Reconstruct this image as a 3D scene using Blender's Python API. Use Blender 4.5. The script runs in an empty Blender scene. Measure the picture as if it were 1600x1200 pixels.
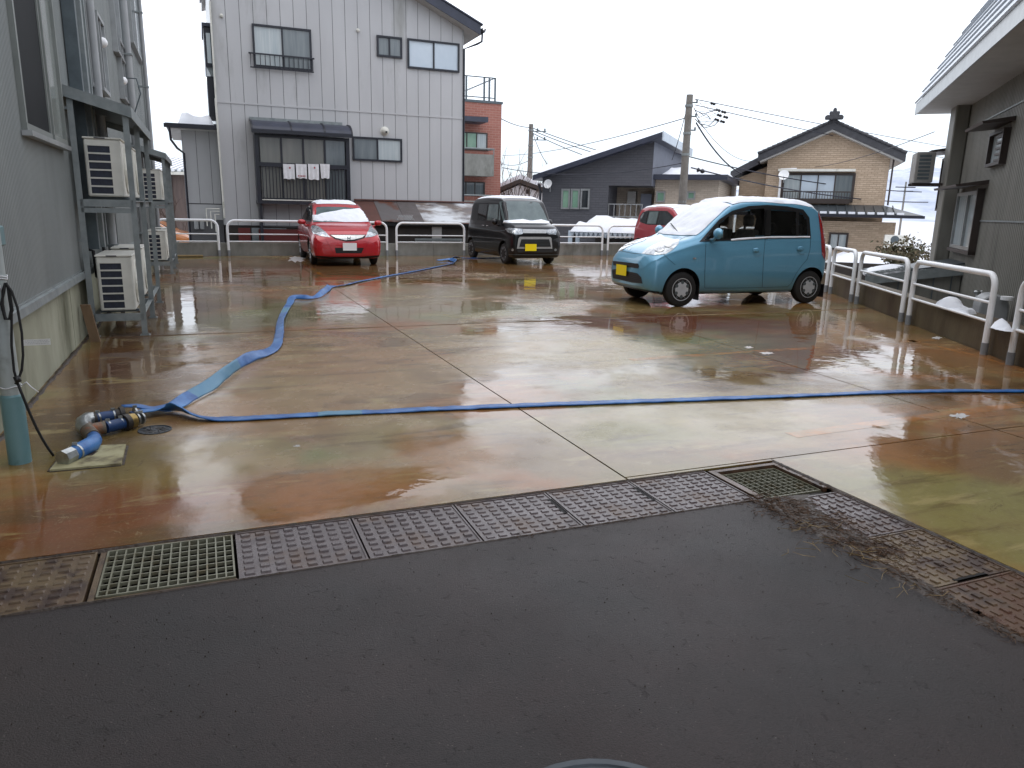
import bpy, bmesh, math, random
import numpy as np
from mathutils import Vector, Matrix, noise as mnoise
from mathutils.bvhtree import BVHTree
from mathutils.geometry import delaunay_2d_cdt
random.seed(7)
scene = bpy.context.scene
col = scene.collection
# ------------------------------------------------------------------ camera
FPX, HY, RS, CH = 1160.0, 328.0, .022, 1.42
_phi = math.atan(RS); _pitch = math.atan((600-HY)*math.cos(_phi)/FPX)
def ray(px, py):
    x = px-800; y = py-600
    c, s = math.cos(_phi), math.sin(_phi)
    xr = c*x+s*y; yr = -s*x+c*y
    return Vector((xr, FPX*math.cos(_pitch)-yr*math.sin(_pitch), -FPX*math.sin(_pitch)-yr*math.cos(_pitch)))
CAM = Vector((0, 0, CH))
def G(px, py, z=0.0):
    r = ray(px, py); return CAM + r*((z-CH)/r.z)
cd = bpy.data.cameras.new('camera'); cam = bpy.data.objects.new('camera', cd); col.objects.link(cam)
fw = ray(800, 600).normalized(); rt = (ray(900, 600)-ray(800, 600)).normalized(); up = (ray(800, 500)-ray(800, 600)).normalized()
M = Matrix((rt, up, -fw)).transposed().to_4x4(); M.translation = CAM
cam.matrix_world = M
cd.sensor_width = 36; cd.lens = FPX/1600*36; cd.clip_end = 6000; cd.clip_start = .05
scene.camera = cam
# ------------------------------------------------------------------ world, sun, exposure
SUN_EL, SUN_AZ = math.radians(68), math.radians(205)
w = bpy.data.worlds.new('World'); scene.world = w; w.use_nodes = True
nt = w.node_tree; N = nt.nodes; Lk = nt.links
for n in list(N): N.remove(n)
wo = N.new('ShaderNodeOutputWorld'); add = N.new('ShaderNodeAddShader')
sky = N.new('ShaderNodeTexSky'); sky.sky_type = 'NISHITA'; sky.sun_disc = False
sky.sun_elevation = SUN_EL; sky.sun_rotation = SUN_AZ
b1 = N.new('ShaderNodeBackground'); b1.inputs[1].default_value = .05; Lk.new(sky.outputs[0], b1.inputs[0])
tc = N.new('ShaderNodeTexCoord'); sp = N.new('ShaderNodeSeparateXYZ'); Lk.new(tc.outputs['Generated'], sp.inputs[0])
cr = N.new('ShaderNodeValToRGB'); Lk.new(sp.outputs[2], cr.inputs[0])
e = cr.color_ramp.elements
e[0].position = 0.0; e[0].color = (.44, .50, .60, 1); e[1].position = .26; e[1].color = (1.12, 1.12, 1.14, 1)
q = e.new(.07); q.color = (.53, .575, .655, 1)
q = e.new(.14); q.color = (.78, .80, .85, 1)
q = e.new(.8); q.color = (.95, .95, .98, 1)
ns = N.new('ShaderNodeTexNoise'); ns.inputs['Scale'].default_value = 2.2; ns.inputs['Detail'].default_value = 3
mp = N.new('ShaderNodeMapping'); mp.inputs['Scale'].default_value = (1, 1, 3.5)
Lk.new(tc.outputs['Generated'], mp.inputs[0]); Lk.new(mp.outputs[0], ns.inputs[0])
mr = N.new('ShaderNodeMapRange'); mr.inputs[1].default_value = .3; mr.inputs[2].default_value = .7; mr.inputs[3].default_value = .93; mr.inputs[4].default_value = 1.07
Lk.new(ns.outputs[0], mr.inputs[0])
mx = N.new('ShaderNodeVectorMath'); mx.operation = 'SCALE'; Lk.new(cr.outputs[0], mx.inputs[0]); Lk.new(mr.outputs[0], mx.inputs['Scale'])
fr = N.new('ShaderNodeMapRange'); fr.interpolation_type = 'SMOOTHSTEP'; fr.inputs[1].default_value = -.7; fr.inputs[2].default_value = .8; fr.inputs[3].default_value = .86; fr.inputs[4].default_value = 1.2
Lk.new(sp.outputs[1], fr.inputs[0]); mx2 = N.new('ShaderNodeVectorMath'); mx2.operation = 'SCALE'; Lk.new(mx.outputs[0], mx2.inputs[0]); Lk.new(fr.outputs[0], mx2.inputs['Scale']); mx = mx2
b2 = N.new('ShaderNodeBackground'); b2.inputs[1].default_value = .92; Lk.new(mx.outputs[0], b2.inputs[0])
Lk.new(b1.outputs[0], add.inputs[0]); Lk.new(b2.outputs[0], add.inputs[1]); Lk.new(add.outputs[0], wo.inputs[0])
sl = bpy.data.lights.new('sun', 'SUN'); sl.energy = .5; sl.angle = math.radians(50); sl.color = (1, .97, .93)
so = bpy.data.objects.new('sun', sl); col.objects.link(so)
so.rotation_euler = Vector((math.sin(SUN_AZ)*math.cos(SUN_EL), math.cos(SUN_AZ)*math.cos(SUN_EL), math.sin(SUN_EL))).to_track_quat('Z', 'Y').to_euler()
scene.view_settings.view_transform = 'Standard'; scene.view_settings.look = 'None'
scene.view_settings.exposure = 0.50; scene.view_settings.gamma = 1

# ------------------------------------------------------------------ frames
class Frame:
    def __init__(s, deg):
        a = math.radians(deg); s.c = math.cos(a); s.s = math.sin(a); s.deg = deg
        s.u = Vector((s.c, s.s, 0)); s.v = Vector((-s.s, s.c, 0))
    def p(s, u, v, z=0.0): return Vector((s.c*u-s.s*v, s.s*u+s.c*v, z))
    def inv(s, P): return Vector((s.c*P[0]+s.s*P[1], -s.s*P[0]+s.c*P[1], P[2]))
    def g(s, px, py, z=0.0): q = s.inv(G(px, py, z)); return q.x, q.y
    def hit(s, px, py, ax, val):
        o = s.inv(CAM); d = s.inv(ray(px, py)); t = (val-o[ax])/d[ax]; return o+d*t
    def fv(s, px, py, v): q = s.hit(px, py, 1, v); return q.x, q.z       # (u,z) on plane v
    def fu(s, px, py, u): q = s.hit(px, py, 0, u); return q.y, q.z       # (v,z) on plane u
WF = Frame(0); LF = Frame(22.3); RF = Frame(-20.5)

# ------------------------------------------------------------------ materials
def lin(r, g, b, k=1.0):
    f = lambda x: ((x/255+.055)/1.055)**2.4 if x > 10 else x/255/12.92
    return (f(r)*k, f(g)*k, f(b)*k, 1)
MATS = {}
def pm(name, c1, rough=.6, c2=None, scale=3.0, metal=0.0, bump=0.0, bscale=60.0, spec=.5, coat=0.0, stretch=None,
       c3=None, s3=.6, p3=(.55, .72), rvar=0.0, detail=6, trans=0.0, emit=None):
    m = bpy.data.materials.new(name); m.use_nodes = True; MATS[name] = m
    t = m.node_tree; n = t.nodes; l = t.links; b = n['Principled BSDF']
    b.inputs['Roughness'].default_value = rough; b.inputs['Metallic'].default_value = metal
    b.inputs['Specular IOR Level'].default_value = spec; b.inputs['Coat Weight'].default_value = coat
    b.inputs['Coat Roughness'].default_value = .04
    co = n.new('ShaderNodeTexCoord'); src = co.outputs['Object']
    if stretch:
        mpn = n.new('ShaderNodeMapping'); mpn.inputs['Scale'].default_value = stretch
        l.new(src, mpn.inputs[0]); src = mpn.outputs[0]
    if c2 is None: c2 = tuple(x*.82 for x in c1[:3])+(1,)
    no = n.new('ShaderNodeTexNoise'); no.inputs['Scale'].default_value = scale; no.inputs['Detail'].default_value = detail
    no.inputs['Roughness'].default_value = .62
    l.new(src, no.inputs[0])
    rp = n.new('ShaderNodeValToRGB'); rp.color_ramp.elements[0].position = .3; rp.color_ramp.elements[1].position = .7
    rp.color_ramp.elements[0].color = c1; rp.color_ramp.elements[1].color = c2
    l.new(no.outputs[0], rp.inputs[0]); out = rp.outputs[0]
    if c3:
        n3 = n.new('ShaderNodeTexNoise'); n3.inputs['Scale'].default_value = s3; n3.inputs['Detail'].default_value = 7; n3.inputs['Roughness'].default_value = .6
        l.new(src, n3.inputs[0])
        r3 = n.new('ShaderNodeMapRange'); r3.inputs[1].default_value = p3[0]; r3.inputs[2].default_value = p3[1]; l.new(n3.outputs[0], r3.inputs[0])
        m3 = n.new('ShaderNodeMix'); m3.data_type = 'RGBA'; m3.inputs[7].default_value = c3
        l.new(r3.outputs[0], m3.inputs[0]); l.new(out, m3.inputs[6]); out = m3.outputs[2]
    l.new(out, b.inputs['Base Color'])
    if rvar:
        rr = n.new('ShaderNodeMapRange'); rr.inputs[1].default_value = .3; rr.inputs[2].default_value = .7
        rr.inputs[3].default_value = max(.02, rough-rvar); rr.inputs[4].default_value = rough+rvar
        l.new(no.outputs[0], rr.inputs[0]); l.new(rr.outputs[0], b.inputs['Roughness'])
    if bump:
        nb = n.new('ShaderNodeTexNoise'); nb.inputs['Scale'].default_value = bscale; nb.inputs['Detail'].default_value = 4
        l.new(src, nb.inputs[0]); bb = n.new('ShaderNodeBump'); bb.inputs['Strength'].default_value = 1; bb.inputs['Distance'].default_value = bump
        l.new(nb.outputs[0], bb.inputs['Height']); l.new(bb.outputs[0], b.inputs['Normal'])
    if trans: b.inputs['Transmission Weight'].default_value = trans
    if emit: b.inputs['Emission Color'].default_value = emit; b.inputs['Emission Strength'].default_value = 1
    return m
pm('clad_left', lin(138, 142, 140), .45, lin(122, 127, 126), 1.2, c3=lin(104, 108, 106), s3=.5, stretch=(1, 1, .35))
pm('clad_house', lin(192, 192, 193), .5, lin(180, 180, 181), .8, stretch=(1, 1, .25), c3=lin(150, 150, 146), s3=1.3, p3=(.58, .8))
pm('groove', lin(104, 104, 106), .8)
pm('clad_right', lin(128, 126, 118), .5, lin(112, 110, 102), 1.5, stretch=(2, 2, .4), c3=lin(86, 84, 76), s3=.8)
pm('concrete', lin(168, 168, 148), .85, lin(140, 140, 120), 3, bump=.002, c3=lin(84, 84, 62), s3=1.4, stretch=(1, 1, .45))
pm('concrete_grey', lin(150, 150, 144), .8, lin(118, 118, 112), 3, bump=.002, c3=lin(82, 80, 70), s3=1.2, stretch=(1, 1, .5))
pm('curb_wet', lin(104, 92, 68), .6, lin(78, 64, 44), 2.5, bump=.003, c3=lin(60, 40, 22), s3=1.5, stretch=(1, 1, .4), p3=(.48, .7))
pm('galv', lin(146, 152, 152), .5, lin(122, 128, 128), 7, metal=.35, c3=lin(112, 122, 126), s3=3)
pm('galv_dark', lin(96, 106, 110), .5, lin(80, 88, 92), 7, metal=.4)
pm('ac_cream', lin(222, 221, 212), .45, lin(206, 204, 194), 4, c3=lin(150, 146, 130), s3=2.4, p3=(.6, .8))
pm('ac_old', lin(150, 148, 144), .5, lin(128, 126, 122), 4)
pm('ac_fin', lin(38, 44, 62), .5, lin(24, 28, 40), 30)
pm('black', lin(26, 27, 30), .4, lin(20, 20, 23), 8)
pm('rubber', lin(24, 24, 26), .75, lin(36, 35, 34), 12, bump=.001)
pm('dark_frame', lin(30, 32, 44), .4, lin(24, 25, 34), 5)
pm('alu', lin(170, 172, 172), .35, lin(150, 152, 152), 6, metal=.5)
pm('glass_dark', lin(34, 38, 42), .05, lin(46, 52, 56), .9, spec=.8)
pm('glass_mid', lin(96, 104, 108), .08, lin(120, 128, 130), 1.4, spec=.8, stretch=(6, 6, .4))
pm('glass_curtain', lin(160, 172, 176), .12, lin(190, 196, 196), 1.6, spec=.8, stretch=(9, 9, .4))
pm('glass_frost', lin(206, 218, 228), .25, lin(190, 204, 216), 1.2, spec=.6)
pm('glass_green', lin(110, 150, 128), .12, lin(140, 176, 150), 1.5, spec=.8)
pm('pipe_grey', lin(160, 162, 163), .45, lin(144, 146, 147), 2)
pm('white_pipe', lin(246, 248, 250), .35, lin(238, 240, 242), 6, c3=lin(190, 186, 170), s3=8, p3=(.68, .9))
pm('sleeve', lin(138, 142, 146), .6)
pm('roof_dark', lin(58, 62, 78), .45, lin(48, 52, 64), 3)
pm('roof_tile', lin(66, 66, 70), .5, lin(50, 50, 54), 6)
pm('soffit', lin(178, 176, 172), .7)
pm('rust', lin(104, 62, 46), .6, lin(70, 56, 52), 2.2, c3=lin(96, 92, 92), s3=1.1, p3=(.45, .55), bump=.003)
pm('shed_dark', lin(58, 50, 44), .8, lin(40, 36, 34), 3)
pm('panel_red', lin(104, 40, 36), .6)
pm('snow', (.86, .88, .92, 1), .75, (.80, .83, .89, 1), 5, bump=.006, bscale=22)
pm('slush', (.6, .6, .6, 1), .4, (.42, .40, .38, 1), 30, bump=.006, bscale=60)
pm('brick', lin(160, 98, 82), .8, lin(142, 84, 70), 2)
pm('beige_wall', lin(196, 172, 142), .8, lin(178, 154, 124), 3)
pm('tan_wall', lin(186, 174, 156), .8, lin(172, 158, 142), 3)
pm('char_wall', lin(82, 84, 94), .7, lin(70, 72, 80), 4)
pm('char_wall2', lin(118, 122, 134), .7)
pm('pole', lin(128, 124, 118), .8, lin(104, 100, 94), 5, c3=lin(86, 82, 76), s3=2)
pm('wire', lin(40, 42, 54), .6)
pm('bark', lin(84, 66, 52), .9, lin(58, 46, 38), 9)
pm('leaf', lin(58, 70, 44), .7, lin(104, 84, 62), 6)
pm('cloth', lin(232, 232, 234), .9, lin(212, 212, 214), 8)
pm('cloth_red', lin(170, 60, 70), .9)
pm('hose', lin(40, 104, 170), .4, lin(26, 76, 138), 5, bump=.0012, bscale=220, c3=lin(86, 146, 206), s3=4, p3=(.5, .8), rvar=.1)
pm('hose_dark', lin(26, 62, 110), .5, lin(20, 48, 88), 14, bump=.001, bscale=260)
pm('hose_worn', lin(96, 138, 160), .5, lin(70, 124, 156), 6)
pm('steel', lin(180, 184, 184), .3, lin(140, 142, 140), 20, metal=.85)
pm('iron', lin(112, 102, 88), .55, lin(84, 76, 66), 18, metal=.3, c3=lin(130, 76, 44), s3=12, p3=(.55, .7), bump=.002, bscale=90)
pm('brass', lin(176, 150, 92), .35, lin(130, 110, 66), 24, metal=.8)
pm('black_iron', lin(44, 42, 42), .5, lin(60, 54, 48), 24, metal=.3, bump=.002)
pm('pvc_grey', lin(172, 178, 176), .4, lin(150, 158, 158), 3, c3=lin(130, 134, 128), s3=6)
pm('pvc_teal', lin(108, 142, 146), .35, lin(94, 128, 132), 4, c3=lin(76, 100, 96), s3=9, p3=(.6, .8))
pm('slab_plate', lin(170, 164, 128), .6, lin(150, 142, 104), 6, c3=lin(92, 82, 56), s3=7, p3=(.5, .66), bump=.002)
pm('cover', lin(88, 76, 76), .30, lin(72, 62, 62), 5, c3=lin(92, 70, 54), s3=3.5, p3=(.52, .7), bump=.0014, bscale=160, rvar=.14)
pm('cover_worn', lin(112, 96, 70), .38, lin(84, 64, 48), 5, c3=lin(62, 46, 38), s3=7, p3=(.48, .6), bump=.0014, bscale=160, rvar=.14)
pm('cover_red', lin(84, 54, 46), .34, lin(100, 84, 62), 7, c3=lin(52, 38, 34), s3=6, p3=(.5, .66), bump=.0014, bscale=160, rvar=.14)
pm('grate_metal', lin(136, 136, 118), .45, lin(106, 102, 84), 9, metal=.2, c3=lin(110, 96, 66), s3=9)
pm('mud', lin(66, 52, 40), .55, lin(46, 38, 32), 14, bump=.01, bscale=40)
pm('seam', lin(84, 66, 44), .6, lin(60, 40, 24), 4, c3=lin(120, 108, 78), s3=1.2, p3=(.5, .6))
pm('drain_dark', lin(40, 34, 26), .6, lin(28, 24, 18), 6)
pm('litter', lin(96, 70, 48), .8, lin(58, 44, 34), 20)
pm('straw', lin(150, 128, 84), .7, lin(110, 90, 60), 20)
pm('barn_brown', lin(106, 92, 86), .8, lin(88, 76, 72), 3, stretch=(3, 3, .3))
pm('wood', lin(128, 104, 80), .8, lin(100, 80, 60), 8, stretch=(1, 1, .2))
pm('paint_blue', lin(102, 162, 192), .32, lin(98, 156, 186), 3, metal=.25, coat=.9)
pm('paint_red', lin(188, 20, 34), .3, lin(178, 16, 30), 3, metal=.1, coat=1)
pm('paint_red2', lin(160, 30, 44), .3, lin(150, 26, 40), 3, metal=.1, coat=1)
pm('paint_black', lin(16, 16, 20), .3, lin(12, 12, 15), 3, coat=.5, spec=.3)
pm('paint_orange', lin(196, 120, 56), .3, coat=1)
pm('paint_silver', lin(70, 78, 90), .3, coat=1)
pm('trim_black', lin(22, 22, 24), .45)
pm('car_glass', lin(24, 28, 30), .04, lin(44, 50, 52), 2.2, spec=.6)
pm('car_glass_l', lin(104, 118, 118), .05, lin(74, 88, 90), 2.4, spec=.8)
pm('lens', lin(214, 220, 224), .12, lin(120, 126, 132), 16, metal=.5, coat=1)
pm('lens_in', lin(120, 124, 128), .15, lin(220, 220, 220), 30, metal=.8, coat=1)
pm('lens_red', lin(170, 18, 26), .15, lin(120, 10, 16), 12, coat=1)
pm('chrome', lin(220, 220, 216), .15, lin(190, 190, 186), 9, metal=.9)
pm('hubcap', lin(200, 204, 210), .35, lin(184, 188, 194), 12, metal=.25)
pm('chrome_soft', lin(190, 192, 192), .3, lin(170, 172, 174), 9, metal=.3)
pm('plate_yellow', lin(252, 226, 4), .5, lin(250, 220, 2), 4)
pm('plate_white', lin(248, 248, 248), .5, lin(240, 240, 240), 4)
pm('label_white', lin(226, 226, 222), .5)
pm('paint_line', lin(204, 118, 50), .4, lin(176, 92, 36), 6, c3=lin(140, 96, 60), s3=5, p3=(.5, .6))
pm('mountain', lin(206, 212, 224), .9, lin(146, 156, 174), .02, detail=10)
pm('terrain', (.72, .75, .8, 1), .85, (.5, .5, .5, 1), .4)

# the wet, rust-stained concrete slab and the wet asphalt
def wet_concrete():
    m = bpy.data.materials.new('wet_concrete'); m.use_nodes = True; MATS['wet'] = m
    t = m.node_tree; n = t.nodes; l = t.links; b = n['Principled BSDF']
    geo = n.new('ShaderNodeNewGeometry'); mp = n.new('ShaderNodeMapping'); mp.vector_type = 'POINT'
    mp.inputs['Rotation'].default_value = (0, 0, -math.radians(22.3)); l.new(geo.outputs['Position'], mp.inputs[0])
    P = mp.outputs[0]
    def noise(sc, det=6, ro=.6, dist=0.0, st=None, off=None):
        src = P
        if st or off:
            q = n.new('ShaderNodeMapping'); q.inputs['Scale'].default_value = st or (1, 1, 1); q.inputs['Location'].default_value = off or (0, 0, 0); l.new(P, q.inputs[0]); src = q.outputs[0]
        x = n.new('ShaderNodeTexNoise'); x.inputs['Scale'].default_value = sc; x.inputs['Detail'].default_value = det
        x.inputs['Roughness'].default_value = ro; x.inputs['Distortion'].default_value = dist; l.new(src, x.inputs[0]); return x.outputs[0]
    def rng(s, a, b_, c=0., d=1.):
        x = n.new('ShaderNodeMapRange'); x.interpolation_type = 'SMOOTHSTEP'
        for i, v in enumerate((a, b_, c, d)): x.inputs[i+1].default_value = v
        l.new(s, x.inputs[0]); return x.outputs[0]
    def mix(f, a, b_):
        x = n.new('ShaderNodeMix'); x.data_type = 'RGBA'
        for s, i in ((f, 0), (a, 6), (b_, 7)):
            if isinstance(s, (tuple, float)): x.inputs[i].default_value = s
            else: l.new(s, x.inputs[i])
        return x.outputs[2]
    def mul(a, b_, op='MULTIPLY'):
        x = n.new('ShaderNodeMath'); x.operation = op; x.use_clamp = op != 'SUBTRACT' or True
        for s, i in ((a, 0), (b_, 1)):
            if isinstance(s, (int, float)): x.inputs[i].default_value = s
            else: l.new(s, x.inputs[i])
        return x.outputs[0]
    def blob(u, v, ru, rv, soft=.55):
        q = n.new('ShaderNodeVectorMath'); q.operation = 'SUBTRACT'; q.inputs[1].default_value = (u, v, 0); l.new(P, q.inputs[0])
        s = n.new('ShaderNodeVectorMath'); s.operation = 'MULTIPLY'; s.inputs[1].default_value = (1/ru, 1/rv, 0); l.new(q.outputs[0], s.inputs[0])
        le = n.new('ShaderNodeVectorMath'); le.operation = 'LENGTH'; l.new(s.outputs[0], le.inputs[0])
        a = mul(le.outputs['Value'], mul(wob, .9), 'ADD'); 
        x = n.new('ShaderNodeMath'); x.operation = 'ADD'; l.new(le.outputs['Value'], x.inputs[0]); l.new(wob2, x.inputs[1])
        return rng(x.outputs[0], 1.0+soft, 1.0-soft)
    wob = noise(1.3, 5, .6)
    w2 = n.new('ShaderNodeMapRange'); w2.inputs[1].default_value = .3; w2.inputs[2].default_value = .7; w2.inputs[3].default_value = -.55; w2.inputs[4].default_value = .55
    l.new(wob, w2.inputs[0]); wob2 = w2.outputs[0]
    tan = lin(138, 112, 68); olive = lin(108, 104, 44); rust = lin(142, 80, 12); dred = lin(96, 40, 11); brown = lin(106, 68, 22)
    c = mix(rng(noise(.55, 7, .62, .4), .36, .62), tan, brown)
    c = mix(rng(noise(.8, 6, .6, .3, off=(7, 3, 0)), .48, .62), c, rust)
    c = mix(rng(noise(.5, 6, .6, .2, off=(-4, 9, 0)), .52, .66), c, olive)
    c = mix(mul(rng(noise(.9, 7, .65, .5, off=(2, -6, 0)), .55, .68), .8), c, dred)
    # stain fields where the photograph has them
    for (u, v, ru, rv, colr, k) in STAINS:
        c = mix(mul(blob(u, v, ru, rv), k), c, colr)
    fine = noise(9, 8, .7)
    c = mix(mul(rng(fine, .45, .75), .35), c, lin(84, 60, 36))
    c = mix(mul(rng(noise(2.6, 7, .66, .6, st=(.3, 1.6, 1), off=(4, 2, 0)), .52, .66), .55), c, lin(84, 56, 24))
    c = mix(mul(rng(noise(3.3, 7, .66, .5, st=(.4, 1.3, 1), off=(9, 6, 0)), .55, .68), .5), c, lin(168, 146, 92))
    crk = noise(4.5, 9, .78, 1.2, off=(3, 1, 0))
    c = mix(mul(rng(crk, .60, .64), .45), c, lin(70, 44, 24)); c = mix(mul(rng(crk, .40, .36), .35), c, lin(160, 140, 104))
    c = mix(mul(rng(noise(60, 4, .7), .5, .8), .25), c, lin(170, 150, 120))
    hsv = n.new('ShaderNodeHueSaturation'); hsv.inputs['Hue'].default_value = .511; hsv.inputs['Saturation'].default_value = .90; hsv.inputs['Value'].default_value = 1.0; l.new(c, hsv.inputs['Color']); c = hsv.outputs[0]
    l.new(c, b.inputs['Base Color'])
    wet = rng(noise(.42, 5, .55, .25, st=(1, .8, 1), off=(1.7, .6, 0)), .36, .50)
    for (u, v, ru, rv, k) in PUDDLES:
        x = n.new('ShaderNodeMath'); x.operation = 'MAXIMUM'; l.new(wet, x.inputs[0]); l.new(mul(blob(u, v, ru, rv, .35), k), x.inputs[1]); wet = x.outputs[0]
    for (u, v, ru, rv, k) in DRIER:
        x = n.new('ShaderNodeMath'); x.operation = 'SUBTRACT'; x.use_clamp = True; l.new(wet, x.inputs[0]); l.new(mul(blob(u, v, ru, rv, .5), k), x.inputs[1]); wet = x.outputs[0]
    ro = n.new('ShaderNodeMapRange'); ro.inputs[3].default_value = .27; ro.inputs[4].default_value = .02; l.new(wet, ro.inputs[0])
    rv_ = mul(ro.outputs[0], rng(noise(3.5, 6, .65, off=(5, 5, 0)), .3, .7, .65, 1.3))
    b.inputs['Roughness'].default_value = .6; b.inputs['Specular IOR Level'].default_value = .05
    b.inputs['Coat Weight'].default_value = 1; b.inputs['Coat IOR'].default_value = 1.40; l.new(rv_, b.inputs['Coat Roughness'])
    # gentle unevenness of slab and water film
    h1 = noise(2.2, 3, .5, st=(1, 1, 1)); h2 = noise(26, 3, .5, st=(1, .7, 1)); h3 = noise(180, 4, .6)
    dry = n.new('ShaderNodeMath'); dry.operation = 'SUBTRACT'; dry.inputs[0].default_value = 1; l.new(wet, dry.inputs[1])
    def bump(h, d, prev=None, st=None):
        x = n.new('ShaderNodeBump'); x.inputs['Distance'].default_value = d; l.new(h, x.inputs['Height'])
        if st is not None: l.new(st, x.inputs['Strength'])
        if prev is not None: l.new(prev, x.inputs['Normal'])
        return x.outputs[0]
    k1 = bump(h1, .0045); k2 = bump(h2, .0003, k1); k3 = bump(h3, .0006, k2, dry.outputs[0])
    l.new(k3, b.inputs['Coat Normal']); l.new(bump(h3, .001, k1), b.inputs['Normal'])
O_ = lin(146, 80, 11); R_ = lin(112, 48, 11); Y_ = lin(128, 116, 58); T_ = lin(160, 138, 98); D_ = lin(80, 38, 14); GY = lin(118, 112, 78)
# (u, v, radius u, radius v, colour, strength)
STAINS = [(-.5, 3.75, .7, .45, R_, .8), (.6, 3.7, .5, .35, O_, .9), (-.2, 4.4, .5, .4, Y_, .7), (.2, 5.9, 1.6, 1.4, lin(150, 104, 48), .6),
          (1.1, 4.3, .55, .5, Y_, .5), (1.3, 4.1, .4, .35, O_, .7), (3.2, 4.2, 1.2, .6, T_, .8), (2.6, 4.0, .5, .3, Y_, .8),
          (3.6, 2.5, .6, .8, Y_, .9), (3.9, 2.0, .6, .9, Y_, .8), (4.0, 3.2, .5, .35, O_, .85), (4.5, 3.0, .5, .5, lin(110, 70, 34), .8), (5.0, 3.6, .8, .4, O_, .4),
          (5.6, 6.2, 1.0, .6, R_, .7), (4.9, 6.7, .9, .5, Y_, .5), (5.6, 8.2, 1.7, .75, lin(100, 34, 14), .95), (4.2, 8.0, .9, .5, lin(104, 40, 16), .8), (-.6, 10.2, .5, 1.2, lin(92, 40, 20), .8), (1.5, 18.2, 3.0, 1.0, lin(104, 40, 20), .7), (.0, 15.6, 1.2, 1.0, lin(110, 52, 26), .6), (7.0, 7.5, 1.2, 1.0, R_, .5), (7.5, 5.6, .8, 1.2, O_, .6),
          (3.5, 7.0, 1.5, 1.4, T_, .7), (1.0, 6.4, 1.0, 1.2, lin(150, 122, 84), .5), (3.3, 9.8, .9, .5, Y_, .8), (4.0, 10.3, .7, .4, GY, .6), (0.2, 9.8, 1.6, .8, GY, .75), (3.2, 11.5, 2.2, 1.6, lin(136, 118, 84), .6),
          (-.6, 11.5, .7, 2.4, D_, .6), (.8, 7.2, 1.3, .9, lin(142, 82, 30), .5), (-.7, 6.8, .5, 1.4, lin(96, 62, 30), .8), (4, 17, 5, 2, lin(112, 62, 26), .6), (-.7, 5.0, .35, .8, lin(92, 74, 34), .8), (-.9, 8.0, .25, 2.5, D_, .8)]
PUDDLES = [(-.4, 11.2, .8, 2.2, 1), (.6, 3.65, .9, .3, 1), (5.6, 6.3, 1.2, .7, 1), (8.0, 7.3, 1.6, 1.2, 1), (8.6, 8.8, 1.8, 1.4, 1), (3.2, 10.8, 1.6, .9, 1), (6, 8.6, 2.5, 1.0, 1), (3, 13, 1.5, .8, .9), (0.5, 17.5, 3, 2, .9), (5, 18.5, 4, 1.6, .9), (1.2, 4.6, .7, .5, .9)]
DRIER = [(.9, 6.6, 1.3, 1.5, .85), (3.3, 4.6, 1.4, .9, .7), (3.4, 7.0, 1.4, 1.2, .8), (.3, 5.2, .8, .6, .6), (1.8, 3.9, .6, .4, .6), (2.6, 12.6, 2.0, 1.4, .6), (1.4, 8.6, 1.5, .9, .6)]
wet_concrete()
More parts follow.
